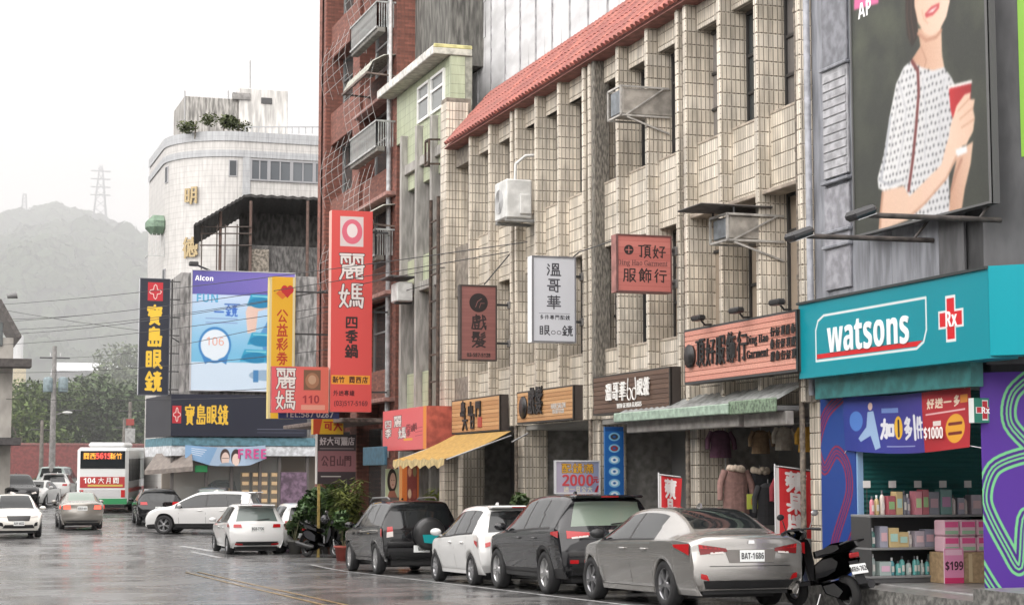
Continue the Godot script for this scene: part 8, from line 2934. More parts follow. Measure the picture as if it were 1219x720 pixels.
func traffic():
	var black := paint(0.006, 0.006, 0.007)
	var white := paint(0.66, 0.66, 0.65)
	var dark := mat(0.015, 0.015, 0.016, 0.5)
	var chrome := mat(0.7, 0.7, 0.7, 0.15, 0.9)
	var row := "cars parked along the shops"
	# row of parked cars, nearest first
	var zc := -25.25
	car("champagne silver sedan with red wedge tail lamps parked behind dark SUV", row, "sedan", Vector3(10.98, ground_y(zc), zc), 0.02, {"paint": paint(0.37, 0.358, 0.34, 0.75), "tilt": slope_at(zc), "plate": ["BAT-1686", 0.735],
		"tail": [["rear", "dark_red", [v2(0.36, 0.80), v2(0.74, 0.76), v2(0.76, 0.90), v2(0.38, 0.845)]], ["rear", "red", [v2(0.46, 0.825), v2(0.75, 0.81), v2(0.76, 0.895), v2(0.48, 0.855)], "tail_lamp"], ["side", "red", [v2(0.0, 0.75), v2(0.60, 0.86), v2(0.64, 0.895), v2(0.0, 0.91)]], ["rear", "pale", [v2(0.42, 0.775), v2(0.60, 0.765), v2(0.62, 0.79), v2(0.42, 0.80)], "reversing_lamp"], ["rear", "red", [v2(0.62, 0.40), v2(0.74, 0.43), v2(0.74, 0.50), v2(0.66, 0.48)], "reflector"]],
		"fascia": [["lower_bumper", "rear", dark, [v2(-0.64, 0.285), v2(0.64, 0.285), v2(0.70, 0.40), v2(-0.70, 0.40)]], ["plate_recess", "rear", mat(0.15, 0.14, 0.13, 0.5, 0.3), [v2(-0.34, 0.645), v2(0.34, 0.645), v2(0.40, 0.825), v2(-0.40, 0.825)], 0.003], ["boot_lid_seam", "rear", dark, [v2(-0.62, 0.595), v2(0.62, 0.595), v2(0.62, 0.605), v2(-0.62, 0.605)], 0.003], ["badge", "rear", chrome, [v2(-0.05, 0.905), v2(0.05, 0.905), v2(0.04, 0.95), v2(-0.04, 0.95)], 0.012]],
		"mirror": dark, "rim": mat(0.30, 0.30, 0.31, 0.3, 0.8)})
	zc = -30.35
	car("dark grey SUV with pink and clear tail lamps and pale sky reflection painted on rear window", row, "suv", Vector3(10.98, ground_y(zc), zc), 0.0, {"paint": paint(0.011, 0.011, 0.013), "tilt": slope_at(zc), "cladding": true, "spoiler": true, "wiper": true, "rear_pane": glass(0.16, 0.20, 0.16, 0.08), "rim": mat(0.5, 0.5, 0.5, 0.3, 0.8),  # pale green of the rear pane is reflected sky put into its colour
		"tail": [["rear", "red", [v2(0.40, 0.98), v2(0.78, 0.93), v2(0.78, 1.06), v2(0.40, 1.03)]], ["side", "red", [v2(0.02, 0.94), v2(0.50, 1.0), v2(0.48, 1.04), v2(0.02, 1.06)]], ["rear", "pale", [v2(0.42, 0.955), v2(0.70, 0.925), v2(0.70, 0.955), v2(0.42, 0.985)], "reversing_lamp"], ["rear", "red", [v2(0.6, 0.52), v2(0.74, 0.52), v2(0.74, 0.58), v2(0.6, 0.58)], "reflector"]],
		"fascia": [["lower_bumper", "rear", dark, [v2(-0.72, 0.36), v2(0.72, 0.36), v2(0.76, 0.62), v2(-0.76, 0.62)]], ["badge", "rear", chrome, [v2(-0.06, 1.0), v2(0.06, 1.0), v2(0.06, 1.07), v2(-0.06, 1.07)], 0.012]]})
	zc = -34.5
	car("white compact hatchback parked between two dark SUVs", row, "hatch", Vector3(10.88, ground_y(zc), zc), 0.0, {"paint": white, "tilt": slope_at(zc), "spoiler": true, "wiper": true, "spokes": 9,
		"tail": [["rear", "pale", [v2(0.50, 0.86), v2(0.71, 0.80), v2(0.71, 0.97), v2(0.54, 0.97)]], ["rear", "red", [v2(0.52, 0.78), v2(0.71, 0.72), v2(0.71, 0.80), v2(0.51, 0.86)]], ["side", "red", [v2(0.02, 0.72), v2(0.26, 0.80), v2(0.28, 0.86), v2(0.02, 0.83)]], ["side", "pale", [v2(0.02, 0.835), v2(0.28, 0.865), v2(0.34, 0.93), v2(0.02, 0.935)]]]})
	zc = -42.1
	var r := car("black boxy SUV with a spare wheel on its tailgate", row, "boxy", Vector3(10.92, ground_y(zc), zc), 0.0, {"paint": black, "tilt": slope_at(zc), "wiper": true, "spokes": 6, "rim": mat(0.5, 0.5, 0.5, 0.3, 0.8), "plate": ["6886", 0.58],
		"tail": [["rear", "red", [v2(0.66, 0.98), v2(0.80, 0.96), v2(0.79, 1.08), v2(0.67, 1.09)]], ["rear", "pale", [v2(0.66, 0.86), v2(0.81, 0.84), v2(0.80, 0.96), v2(0.66, 0.98)]], ["side", "red", [v2(0.02, 0.84), v2(0.16, 0.88), v2(0.18, 1.04), v2(0.02, 1.04)]]],
		"fascia": [["lower_bumper", "rear", dark, [v2(-0.74, 0.38), v2(0.74, 0.38), v2(0.78, 0.60), v2(-0.78, 0.60)]]]})
	var sp := Build.new()
	sp.lathe([[0.001, 0.20], [0.26, 0.20], [0.34, 0.17], [0.37, 0.10], [0.37, 0.0]], 32, Transform3D(Basis(Vector3.RIGHT, PI / 2), Vector3(0.16, 0.92, 2.24)))
	var cover := part(r, "spare_wheel_cover", sp, mat(0.02, 0.02, 0.021, 0.35))
	var tl := Build.new()
	tl.prism([v2(-0.16, -0.2), v2(0.24, -0.24), v2(0.27, -0.02), v2(-0.20, -0.02)], 0.004, Transform3D(Basis.IDENTITY, Vector3(0.16, 0.92, 2.446)))
	part(cover, "teal_sticker", tl, mat(0.0, 0.27, 0.29, 0.4))
	for sg in [-1, 1]:
		var rail := Build.new()
		rail.tube([Vector3(sg * 0.56, 1.69, 1.5), Vector3(sg * 0.57, 1.75, 1.3), Vector3(sg * 0.57, 1.75, -0.1), Vector3(sg * 0.56, 1.66, -0.35)], 0.022, 6)
		part(r, "roof_rail", rail, mat(0.2, 0.2, 0.2, 0.4, 0.5))
	# on the road
	var a := on_ground(276, 660)
	var b := on_ground(337, 661)
	var gx := (a.x + b.x) / 2
	zc = a.z - 1.35
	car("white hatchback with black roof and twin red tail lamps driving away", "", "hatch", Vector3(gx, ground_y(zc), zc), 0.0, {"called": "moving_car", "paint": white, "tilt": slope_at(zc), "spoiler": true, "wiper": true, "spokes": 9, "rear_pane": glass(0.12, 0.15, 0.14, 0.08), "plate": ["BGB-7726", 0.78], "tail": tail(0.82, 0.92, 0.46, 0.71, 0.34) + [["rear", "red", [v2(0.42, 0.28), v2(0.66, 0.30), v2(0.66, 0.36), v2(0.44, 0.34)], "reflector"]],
		"fascia": [["lower_bumper", "rear", dark, [v2(-0.60, 0.285), v2(0.60, 0.285), v2(0.64, 0.40), v2(-0.64, 0.40)]]]})
	a = on_ground(195, 636)
	var turn := deg_to_rad(66)
	var fwd := Vector3(-sin(turn), 0, -cos(turn))
	var left := Vector3(-cos(turn), 0, sin(turn))
	var cc := a - fwd * 1.36 - left * 0.78
	car("white SUV nosing out of the side street in front of the optician", "", "suv", Vector3(cc.x, ground_y(cc.z), cc.z), turn, {"called": "moving_car", "paint": white, "cladding": true, "spoiler": true, "stretch": Vector3(1, 0.97, 1.0), "handle": white, "tail": tail(0.93, 1.03, 0.45, 0.78, 0.45) + [["front", "pale", [v2(0.42, 0.72), v2(0.68, 0.76), v2(0.66, 0.84), v2(0.44, 0.80)], "headlamp"]]})
	a = on_ground(190, 627)
	car("black estate car waiting behind the white SUV with red tail lamps", "", "suv", Vector3(a.x + 0.1, ground_y(a.z - 2.2), a.z - 2.2), -0.05, {"called": "moving_car", "paint": black, "stretch": Vector3(1, 0.92, 1.02), "tail": tail(0.86, 0.98, 0.5, 0.79, 0.35), "plate": ["ATJ-5569", 0.7]})
	a = Vector3(12.0, 0, -78.2)
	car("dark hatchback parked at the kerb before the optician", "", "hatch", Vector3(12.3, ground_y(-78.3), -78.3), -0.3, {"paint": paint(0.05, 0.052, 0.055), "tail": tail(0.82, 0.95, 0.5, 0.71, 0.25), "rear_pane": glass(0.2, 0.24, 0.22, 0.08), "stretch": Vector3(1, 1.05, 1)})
	car("dark grey van-like car behind the parked hatchback", "", "boxy", Vector3(11.9, ground_y(-84.0), -84.0), 1.25, {"paint": paint(0.03, 0.032, 0.035), "tail": tail(0.86, 1.0, 0.55, 0.8, 0.2), "stretch": Vector3(1, 1.05, 1.05)})
	a = on_ground(99, 632)
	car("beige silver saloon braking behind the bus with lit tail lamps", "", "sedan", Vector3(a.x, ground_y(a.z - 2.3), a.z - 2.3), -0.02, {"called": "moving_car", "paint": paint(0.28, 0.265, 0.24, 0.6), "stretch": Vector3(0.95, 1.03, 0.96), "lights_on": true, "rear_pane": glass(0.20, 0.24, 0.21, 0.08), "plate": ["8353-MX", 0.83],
		"tail": tail(0.80, 0.95, 0.44, 0.72, 0.30), "fascia": [["lower_bumper", "rear", dark, [v2(-0.6, 0.30), v2(0.6, 0.30), v2(0.64, 0.36), v2(-0.64, 0.36)]]]})
	a = on_ground(19, 642)
	var fr := [["front", "pale", [v2(0.44, 0.74), v2(0.68, 0.78), v2(0.64, 0.88), v2(0.40, 0.80)], "headlamp"], ["front", "dark", [v2(0.52, 0.42), v2(0.66, 0.45), v2(0.66, 0.58), v2(0.56, 0.55)], "fog_lamp_recess"]]
	var grill := [["grille", "front", dark, [v2(-0.36, 0.62), v2(0.36, 0.62), v2(0.42, 0.80), v2(-0.42, 0.80)], 0.012], ["lower_grille", "front", dark, [v2(-0.56, 0.36), v2(0.56, 0.36), v2(0.48, 0.48), v2(-0.48, 0.48)], 0.012]]
	car("white crossover coming towards the viewer with black grille", "", "suv", Vector3(a.x, ground_y(a.z - 2.2), a.z - 2.2), PI + 0.04, {"called": "moving_car", "paint": paint(0.68, 0.66, 0.61), "stretch": Vector3(0.95, 0.93, 0.94), "tail": fr, "fascia": grill, "plate": ["AXY-6022", 0.53, true], "cladding": true})
	a = on_ground(22, 606)
	car("black SUV coming towards the viewer behind the white crossover", "", "boxy", Vector3(a.x, ground_y(a.z - 2.2), a.z - 2.2), PI + 0.1, {"called": "moving_car", "paint": black, "tail": fr, "fascia": grill, "stretch": Vector3(1, 1.06, 1.05)})
	a = on_ground(46, 604)
	car("white saloon coming round the bend beside the black SUV", "", "sedan", Vector3(a.x, ground_y(a.z - 2.2), a.z - 2.2), PI - 0.28, {"called": "moving_car", "paint": white, "tail": fr, "fascia": grill})
	a = on_ground(72, 598)
	car("white SUV driving away beside the bus", "", "suv", Vector3(a.x, ground_y(a.z - 2.2), a.z - 2.2), -0.2, {"called": "moving_car", "paint": white, "tail": tail(0.93, 1.05, 0.5, 0.78, 0.3), "spoiler": true})
	car("grey green van far round the bend above the white SUV", "", "boxy", Vector3(8.4, ground_y(-116.0), -116.0), -0.3, {"called": "moving_car", "paint": paint(0.28, 0.33, 0.31), "stretch": Vector3(1, 1.2, 1.1), "tail": tail(0.9, 1.0, 0.5, 0.8, 0.3)})
	car("white estate with a red lamp half hidden behind the potted plants", "", "hatch", Vector3(11.5, ground_y(-57.2), -57.2), 0.0, {"paint": white, "stretch": Vector3(0.95, 1, 1), "tail": [["rear", "red", [v2(0.52, 0.72), v2(0.71, 0.72), v2(0.71, 0.98), v2(0.52, 0.98)]], ["side", "red", [v2(0.02, 0.72), v2(0.14, 0.74), v2(0.14, 0.94), v2(0.02, 0.94)]]]})
	bus()
	scooter("black scooter with a number plate leaning beside the silver sedan", Vector3(12.02, 0, -22.75), 0.12, paint(0.012, 0.012, 0.013), false)
	scooter("dark grey scooter with a round helmet on its seat beside the plants", on_ground(384, 664) + Vector3(0, 0, -0.2), PI + 0.5, paint(0.03, 0.03, 0.033), true)

func bus():
	var p := on_ground(121, 611)
	var turn := -deg_to_rad(12.5)
	var t := thing("city_bus", "white city bus seen from behind with orange route display and green skirt", "bus", Vector3(p.x, ground_y(p.z - 4), p.z), turn)
	t.rotation.x = slope_at(p.z - 4)
	# local axes: the rear face at z = 0, the bus runs towards -z
	var hw := 1.24
	var L := 10.5
	var H := 3.15
	var white := paint(0.62, 0.63, 0.62)
	var dark := mat(0.012, 0.012, 0.014, 0.3)
	var b := Build.new()
	b.cbox(Vector3(0, 0.35 + (H - 0.35) / 2, -L / 2), Vector3(hw * 2, H - 0.35, L), 0.14)
	part(t, "body", b, white)
	var ac := Build.new()
	ac.cbox(Vector3(0, H + 0.12, -3.2), Vector3(1.8, 0.26, 3.4), 0.1)
	part(t, "roof_unit", ac, mat(0.6, 0.6, 0.6, 0.5))
	var f := func(called, x0, y0, x1, y1, m, off):
		var q := Build.new()
		q.cbox(Vector3((x0 + x1) / 2, (y0 + y1) / 2, off / 2), Vector3(x1 - x0, y1 - y0, off), 0.004)
		return part(t, called, q, m)
	f.call("rear_window", -1.08, 2.12, 1.08, 2.98, glass(0.015, 0.018, 0.02), 0.02)
	var board: MeshInstance3D = f.call("route_display", -0.98, 2.55, 0.98, 2.92, dark, 0.035)
	var amber := lit(1.0, 0.42, 0.05, 0.35)
	var redl := lit(1.0, 0.07, 0.05, 0.4)
	var x := -0.92
	for c in "關西":
		character(board, c, Vector3(x, 2.58, 0.036), Basis.IDENTITY, 0.27, 0.30, 0.022, 0.004, amber)
		x += 0.31
	letters(board, "5615", Vector3(0.03, 2.735, 0.042), Basis.IDENTITY, 0.28, redl, 0.006, "Droid Sans", true, 0.85)
	x = 0.36
	for c in "新竹":
		character(board, c, Vector3(x, 2.58, 0.036), Basis.IDENTITY, 0.27, 0.30, 0.022, 0.004, amber)
		x += 0.3
	f.call("red_panel", -1.08, 1.18, 1.08, 1.72, mat(0.36, 0.03, 0.03, 0.4), 0.02)
	var ad: MeshInstance3D = f.call("advert_strip", -0.7, 1.24, 0.98, 1.34, mat(0.5, 0.36, 0.08, 0.4), 0.03)
	letters(ad, "104", Vector3(-0.62, 1.53, 0.03), Basis.IDENTITY, 0.26, mat(0.8, 0.8, 0.78), 0.006)
	x = -0.2
	for c in "大月關":
		character(ad, c, Vector3(x, 1.40, 0.022), Basis.IDENTITY, 0.28, 0.28, 0.035, 0.006, mat(0.75, 0.74, 0.7))
		x += 0.36
	f.call("green_skirt", -1.2, 0.38, 1.2, 0.66, mat(0.02, 0.20, 0.07, 0.4), 0.02)
	f.call("silver_panel", -0.85, 0.72, 0.85, 1.1, mat(0.5, 0.5, 0.5, 0.4, 0.3), 0.02)
	for sg in [-1, 1]:
		f.call("tail_lamp", sg * 1.0 - 0.1, 0.72, sg * 1.0 + 0.1, 1.08, mat(0.4, 0.02, 0.02, 0.2), 0.03)
		var st := Build.new()
		st.box(Vector3(sg * (hw + 0.006), 0.52, -L / 2), Vector3(0.012, 0.3, L - 0.4))
		part(t, "side_skirt", st, mat(0.03, 0.16, 0.07, 0.4))
		var rs := Build.new()
		rs.box(Vector3(sg * (hw + 0.006), 1.05, -L / 2), Vector3(0.012, 0.18, L - 0.4))
		part(t, "side_stripe", rs, mat(0.36, 0.04, 0.035, 0.4))
		for i in 6:
			var w := Build.new()
			w.cbox(Vector3(sg * (hw + 0.008), 2.05, -1.0 - i * 1.6), Vector3(0.016, 1.1, 1.5), 0.005)
			part(t, "side_window", w, glass(0.03, 0.035, 0.036))
		for zz in [-2.4, -8.0]:
			wheel(t, Vector3(sg * (hw - 0.14), 0.48, zz), sg, 0.48, 9, mat(0.4, 0.4, 0.4, 0.4, 0.6))
	var un := Build.new()
	un.box(Vector3(0, 0.36, -L / 2), Vector3(2.1, 0.3, L - 0.3))
	part(t, "underbody", un, dark)

func scooter(label: String, at: Vector3, turn: float, pm: Material, helmet: bool):
	at.y = ground_y(at.z)
	var t := thing("scooter", label, "scooter", at, turn)
	t.rotation.z = 0.10
	var dark := mat(0.012, 0.012, 0.013, 0.5)
	var steel := mat(0.4, 0.4, 0.4, 0.35, 0.8)
	# local axes: front towards -z, wheels at z = +-0.65
	for z in [-0.64, 0.62]:
		var w := Node3D.new()
		w.name = "wheel"
		t.add_child(w, true)
		w.position = Vector3(0, 0.25, z)
		var fr := Transform3D(Basis(Vector3(0, 1, 0), Vector3(1, 0, 0), Vector3(0, 0, -1)), Vector3.ZERO)
		var ty := Build.new()
		ty.lathe([[0.15, -0.05], [0.22, -0.06], [0.25, -0.02], [0.25, 0.02], [0.22, 0.06], [0.15, 0.05], [0.15, -0.05]], 22, fr)
		part(w, "tyre", ty, mat(0.015, 0.015, 0.015, 0.8))
		var ri := Build.new()
		ri.lathe([[0.15, -0.03], [0.15, 0.03], [0.13, 0.03], [0.13, -0.03], [0.15, -0.03]], 20, fr)
		for k in 5:
			var a := TAU * k / 5
			ri.beam(Vector3.ZERO, Vector3(0, cos(a) * 0.14, sin(a) * 0.14), 0.025)
		part(w, "rim", ri, steel)
	# fairings drawn as side outlines, rounded in section
	var hull := func(called, outline, half, m):
		var b := Build.new()
		var n: int = outline.size()
		var mid := Vector2.ZERO
		for p in outline:
			mid += p / n
		var rows := [[0.0, 1.0], [0.55, 0.97], [0.85, 0.88], [1.0, 0.68]]
		for sg in [-1.0, 1.0]:
			for r in rows.size() - 1:
				for i in n:
					var q := []
					var nn := []
					for m2 in [[i, r], [i + 1, r], [i + 1, r + 1], [i, r + 1]]:
						var o: Vector2 = outline[m2[0] % n]
						var s: float = rows[m2[1]][1]
						var v: Vector2 = mid + (o - mid) * s
						q.append(Vector3(sg * half * rows[m2[1]][0], v.y, v.x))
						nn.append(Vector3(sg * rows[m2[1]][0] * 1.2, (o - mid).y, (o - mid).x).normalized())
					if sg < 0:
						b.squad(q[0], q[1], q[2], q[3], nn[0], nn[1], nn[2], nn[3])
					else:
						b.squad(q[3], q[2], q[1], q[0], nn[3], nn[2], nn[1], nn[0])
			for i in n:
				var a: Vector2 = mid + (outline[i] - mid) * 0.68
				var c: Vector2 = mid + (outline[(i + 1) % n] - mid) * 0.68
				b.tri(Vector3(sg * half, mid.y, mid.x), Vector3(sg * half, a.y, a.x), Vector3(sg * half, c.y, c.x))
		return part(t, called, b, m)
	hull.call("rear_body", [v2(0.82, 0.74), v2(0.70, 0.56), v2(0.40, 0.44), v2(0.0, 0.36), v2(0.02, 0.62), v2(0.30, 0.76), v2(0.60, 0.82)], 0.17, pm)
	hull.call("seat", [v2(0.86, 0.90), v2(0.60, 0.80), v2(0.30, 0.76), v2(0.02, 0.70), v2(0.0, 0.80), v2(0.30, 0.86), v2(0.50, 0.94), v2(0.80, 0.97)], 0.15, dark)
	hull.call("floorboard", [v2(0.05, 0.34), v2(-0.35, 0.30), v2(-0.38, 0.36), v2(0.05, 0.42)], 0.17, dark)
	hull.call("leg_shield", [v2(-0.34, 0.32), v2(-0.46, 0.34), v2(-0.60, 0.62), v2(-0.58, 0.92), v2(-0.48, 0.96), v2(-0.40, 0.60)], 0.20, pm)
	hull.call("front_mudguard", [v2(-0.90, 0.36), v2(-0.80, 0.48), v2(-0.60, 0.54), v2(-0.44, 0.46), v2(-0.60, 0.47), v2(-0.78, 0.42)], 0.08, pm)
	hull.call("headlamp_cowl", [v2(-0.62, 0.92), v2(-0.66, 1.02), v2(-0.54, 1.10), v2(-0.42, 1.04), v2(-0.46, 0.94)], 0.15, pm)
	hull.call("engine", [v2(0.78, 0.30), v2(0.60, 0.16), v2(0.20, 0.22), v2(0.10, 0.36), v2(0.50, 0.44)], 0.12, mat(0.05, 0.05, 0.05, 0.5, 0.4))
	var lamp := Build.new()
	lamp.ball(Vector3(0, 1.0, -0.64), Vector3(0.09, 0.07, 0.04), 12)
	part(t, "headlamp", lamp, mat(0.7, 0.7, 0.68, 0.1))
	var bar := Build.new()
	bar.tube([Vector3(-0.33, 1.06, -0.36), Vector3(-0.18, 1.08, -0.46), Vector3(0.18, 1.08, -0.46), Vector3(0.33, 1.06, -0.36)], 0.014, 7)
	part(t, "handlebar", bar, dark)
	for sg in [-1, 1]:
		var grip := Build.new()
		grip.tube([Vector3(sg * 0.33, 1.06, -0.36), Vector3(sg * 0.22, 1.075, -0.43)], 0.022, 8)
		part(t, "grip", grip, dark)
		var mir := Build.new()
		mir.tube([Vector3(sg * 0.20, 1.08, -0.45), Vector3(sg * 0.26, 1.24, -0.42)], 0.008, 5)
		mir.ball(Vector3(sg * 0.29, 1.29, -0.42), Vector3(0.065, 0.045, 0.015), 10)
		part(t, "mirror", mir, dark if sg < 0 else steel)
		var fork := Build.new()
		fork.tube([Vector3(sg * 0.07, 0.25, -0.64), Vector3(sg * 0.06, 0.60, -0.52)], 0.02, 7)
		part(t, "fork_leg", fork, steel)
	var ex := Build.new()
	ex.tube([Vector3(0.15, 0.28, 0.2), Vector3(0.17, 0.30, 0.45), Vector3(0.18, 0.38, 0.92)], [0.03, 0.06, 0.065], 10)
	part(t, "exhaust", ex, mat(0.05, 0.05, 0.05, 0.4, 0.5))
	var rack := Build.new()
	rack.tube([Vector3(-0.13, 0.90, 0.62), Vector3(-0.13, 0.98, 0.90), Vector3(0.13, 0.98, 0.90), Vector3(0.13, 0.90, 0.62)], 0.014, 6)
	part(t, "grab_rail", rack, dark)
	var tail_lamp := Build.new()
	tail_lamp.cbox(Vector3(0, 0.78, 0.84), Vector3(0.16, 0.07, 0.04), 0.015)
	part(t, "tail_lamp", tail_lamp, mat(0.3, 0.02, 0.02, 0.15))
	var mud := Build.new()
	mud.beam(Vector3(0, 0.70, 0.80), Vector3(0, 0.40, 0.98), 0.14, 0.02)
	part(t, "rear_mudguard", mud, dark)
	var pl := Build.new()
	pl.xf = Transform3D(Basis(Vector3.RIGHT, -0.45), Vector3(0, 0.60, 0.92))
	pl.cbox(Vector3.ZERO, Vector3(0.26, 0.14, 0.01), 0.004)
	var pn := part(t, "number_plate", pl, mat(0.72, 0.73, 0.72, 0.4))
	letters(pn, "MRH-7626", Vector3(0, 0.603, 0.928), Basis(Vector3.RIGHT, -0.45), 0.07, mat(0.02, 0.02, 0.02), 0.003, "Droid Sans", true, 0.62)
	var kick := Build.new()
	kick.tube([Vector3(-0.1, 0.22, 0.1), Vector3(-0.24, 0.02, 0.16)], 0.012, 6)
	part(t, "side_stand", kick, steel)
	if helmet:
		var ht := thing("helmet", "round dark helmet resting on the scooter beside the plants", "helmet", t.transform * Vector3(0, 0.97, -0.05))
		var hb := Build.new()
		hb.ball(Vector3(0, 0.13, 0), Vector3(0.13, 0.14, 0.15), 16)
		part(ht, "shell", hb, mat(0.03, 0.03, 0.033, 0.2))
		var vz := Build.new()
		vz.ball(Vector3(0, 0.12, 0.03), Vector3(0.115, 0.06, 0.13), 14)
		part(ht, "visor", vz, glass(0.08, 0.08, 0.085))

# ---------- goods in the shops ----------
func shop_goods():
	var zw := at_x(1028, 565, WALL).z
	var z := zw + 0.62
	var a := at_z(1038, 690, z)
	var b := at_z(1184, 612, z)
	var fl := 0.482
	var dark := mat(0.05, 0.05, 0.05, 0.5)
	var t := thing("display_shelf", "grey three tier display shelf of toiletries in the drugstore entrance", "shelf", Vector3((a.x + b.x) / 2, fl, z - 0.3))
	var top := b.y
	var lev := [fl + 0.10, lerpf(fl, top, 0.52), top]
	for y in lev:
		slab(t, "shelf_board", Vector3(a.x, y - 0.035, z - 0.56), Vector3(b.x, y, z), mat(0.20, 0.20, 0.20, 0.4), 0.006)
	for x in [a.x, b.x - 0.03]:
		slab(t, "side_panel", Vector3(x + 0.001, fl, z - 0.555), Vector3(x + 0.029, top - 0.036, z - 0.005), dark, 0.004)
	slab(t, "back_panel", Vector3(a.x + 0.03, fl, z - 0.575), Vector3(b.x - 0.03, top - 0.036, z - 0.562), dark, 0.002)
	slab(t, "plinth", Vector3(a.x + 0.031, fl, z - 0.5), Vector3(b.x - 0.031, fl + 0.064, z - 0.02), mat(0.08, 0.08, 0.08), 0.004)
	var rng := RandomNumberGenerator.new()
	rng.seed = 31
	var hues := [[0.45, 0.30, 0.28], [0.55, 0.50, 0.45], [0.35, 0.08, 0.10], [0.50, 0.38, 0.18], [0.16, 0.17, 0.20], [0.40, 0.36, 0.40], [0.62, 0.55, 0.50], [0.10, 0.22, 0.20], [0.55, 0.20, 0.24], [0.30, 0.30, 0.36]]
	var words := ["dusty pink", "cream", "dark red", "amber", "charcoal", "lilac grey", "pale beige", "deep green", "rose", "slate"]
	var tiers := ["on the top tier of the display shelf", "on the middle tier of the display shelf", "on the bottom tier of the display shelf"]
	for tier in 3:
		var x: float = a.x + 0.08
		var y: float = lev[2 - tier]
		var room: float = 0.42 if tier == 0 else lev[2 - tier + 1] - y - 0.06
		while x < b.x - (0.12 if tier == 0 else 0.75):
			var h := rng.randi() % 10
			var hue: Array = hues[h] if tier < 2 else [[0.12, 0.38, 0.36], [0.35, 0.42, 0.40], [0.10, 0.30, 0.34]][h % 3]
			var m := mat(hue[0], hue[1], hue[2], 0.35)
			var bottle := rng.randf() < (0.55 if tier < 2 else 0.75)
			var w := rng.randf_range(0.06, 0.085) if bottle else rng.randf_range(0.10, 0.19)
			var hh := rng.randf_range(0.6, 0.95) * minf(room, 0.38 if tier == 0 else 0.32)
			var zz := z - rng.randf_range(0.10, 0.16)
			var cap := mat(0.6, 0.6, 0.6, 0.4) if h % 2 else mat(0.08, 0.08, 0.09, 0.4)
			var word: String = words[h] if tier < 2 else ["teal", "pale green", "blue green"][h % 3]
			if bottle:
				var bt := thing("bottle", "%s plastic bottle %s" % [word, tiers[tier]], "bottle", Vector3(x + w / 2, y, zz), 0.0, "%s bottles %s" % [word, tiers[tier]])
				var bb := Build.new()
				bb.lathe([[0.001, 0.0], [w * 0.48, 0.0], [w * 0.5, 0.01], [w * 0.5, hh * 0.68], [w * 0.36, hh * 0.78], [w * 0.18, hh * 0.82], [w * 0.18, hh * 0.84]], 12)
				part(bt, "flask", bb, m)
				var cb := Build.new()
				cb.lathe([[w * 0.2, hh * 0.835], [w * 0.2, hh], [0.001, hh]], 10)
				part(bt, "cap", cb, cap)
				var lb := Build.new()
				lb.box(Vector3(0, hh * 0.36, w * 0.5), Vector3(w * 0.5, hh * 0.32, 0.008))
				part(bt, "paper_label", lb, mat(0.62, 0.6, 0.56, 0.5))
			else:
				var bt := thing("product_box", "%s carton %s" % [word, tiers[tier]], "box", Vector3(x + w / 2, y, zz), 0.0, "%s cartons %s" % [word, tiers[tier]])
				var bb := Build.new()
				bb.cbox(Vector3(0, hh / 2, 0), Vector3(w, hh, 0.16), 0.004)
				part(bt, "carton", bb, m)
				var lb := Build.new()
				lb.box(Vector3(0, hh * 0.5, 0.083), Vector3(w * 0.7, hh * 0.4, 0.006))
				part(bt, "printed_panel", lb, mat(clampf(hue[2] * 1.3 + 0.12, 0, 0.7), clampf(hue[0] * 0.9 + 0.1, 0, 0.7), clampf(hue[1] + 0.1, 0, 0.7), 0.4))
			x += w + 0.012
	# price tickets along the top tier
	for i in 5:
		var p := Vector3(lerpf(a.x + 0.15, b.x - 0.2, i / 4.0), top, z - 0.34)
		var tk := thing("price_ticket", "white price ticket standing on the top of the display shelf", "ticket", p, 0.0, "price tickets on the display shelf")
		slab(tk, "card", p + Vector3(-0.06, 0.38, -0.003), p + Vector3(0.06, 0.48, 0.003), mat(0.7, 0.68, 0.66, 0.5), 0.001)
		pole(tk, "stem", [p, p + Vector3(0, 0.38, 0)], 0.006, dark, 5)
	# cartons with pink trays in front
	z = zw + 1.0
	a = at_z(1127, 699, z)
	b = at_z(1186, 657, z)
	var c := thing("cardboard_box", "brown cardboard box of stock by the purple pillar", "box", Vector3((a.x + b.x) / 2, fl, z - 0.2))
	slab(c, "carton", Vector3(a.x, fl, z - 0.42), Vector3(b.x, b.y, z), worn(0.42, 0.29, 0.16, 0.7, "soft", Vector3(2, 2, 2)), 0.006)
	slab(c, "tape", Vector3((a.x + b.x) / 2 - 0.03, fl + 0.02, z + 0.001), Vector3((a.x + b.x) / 2 + 0.03, b.y - 0.02, z + 0.003), mat(0.50, 0.38, 0.22, 0.3), 0.0005)
	var d := at_z(1125, 619, z)
	for i in 2:
		for j in 3:
			var w := (b.x - a.x) / 3.0
			var p := Vector3(a.x + w * (j + 0.5), b.y + 0.002 + i * (d.y - b.y) / 2, z - 0.16)
			var hh: float = (d.y - b.y) / 2 - 0.006
			var k := thing("tissue_pack", "pink and white tissue pack stacked on the cardboard box", "pack", p, 0.0, "tissue packs on the cardboard box")
			slab(k, "wrapper", p + Vector3(-w / 2 + 0.004, 0, -0.13), p + Vector3(w / 2 - 0.004, hh, 0.13), mat(0.62, 0.40, 0.46, 0.3), 0.02)
			slab(k, "pink_band", p + Vector3(-w / 2 + 0.03, hh * 0.55, 0.131), p + Vector3(w / 2 - 0.03, hh * 0.9, 0.134), mat(0.62, 0.04, 0.20, 0.3), 0.001)
			slab(k, "green_band", p + Vector3(-w / 2 + 0.03, hh * 0.12, 0.131), p + Vector3(w / 2 - 0.03, hh * 0.34, 0.134), mat(0.25, 0.42, 0.26, 0.3), 0.001)
	a = at_z(1131, 696, z + 0.14)
	b = at_z(1153, 653, z + 0.14)
	var ink := Ink.new(64, 128, rgb(240, 150, 190))
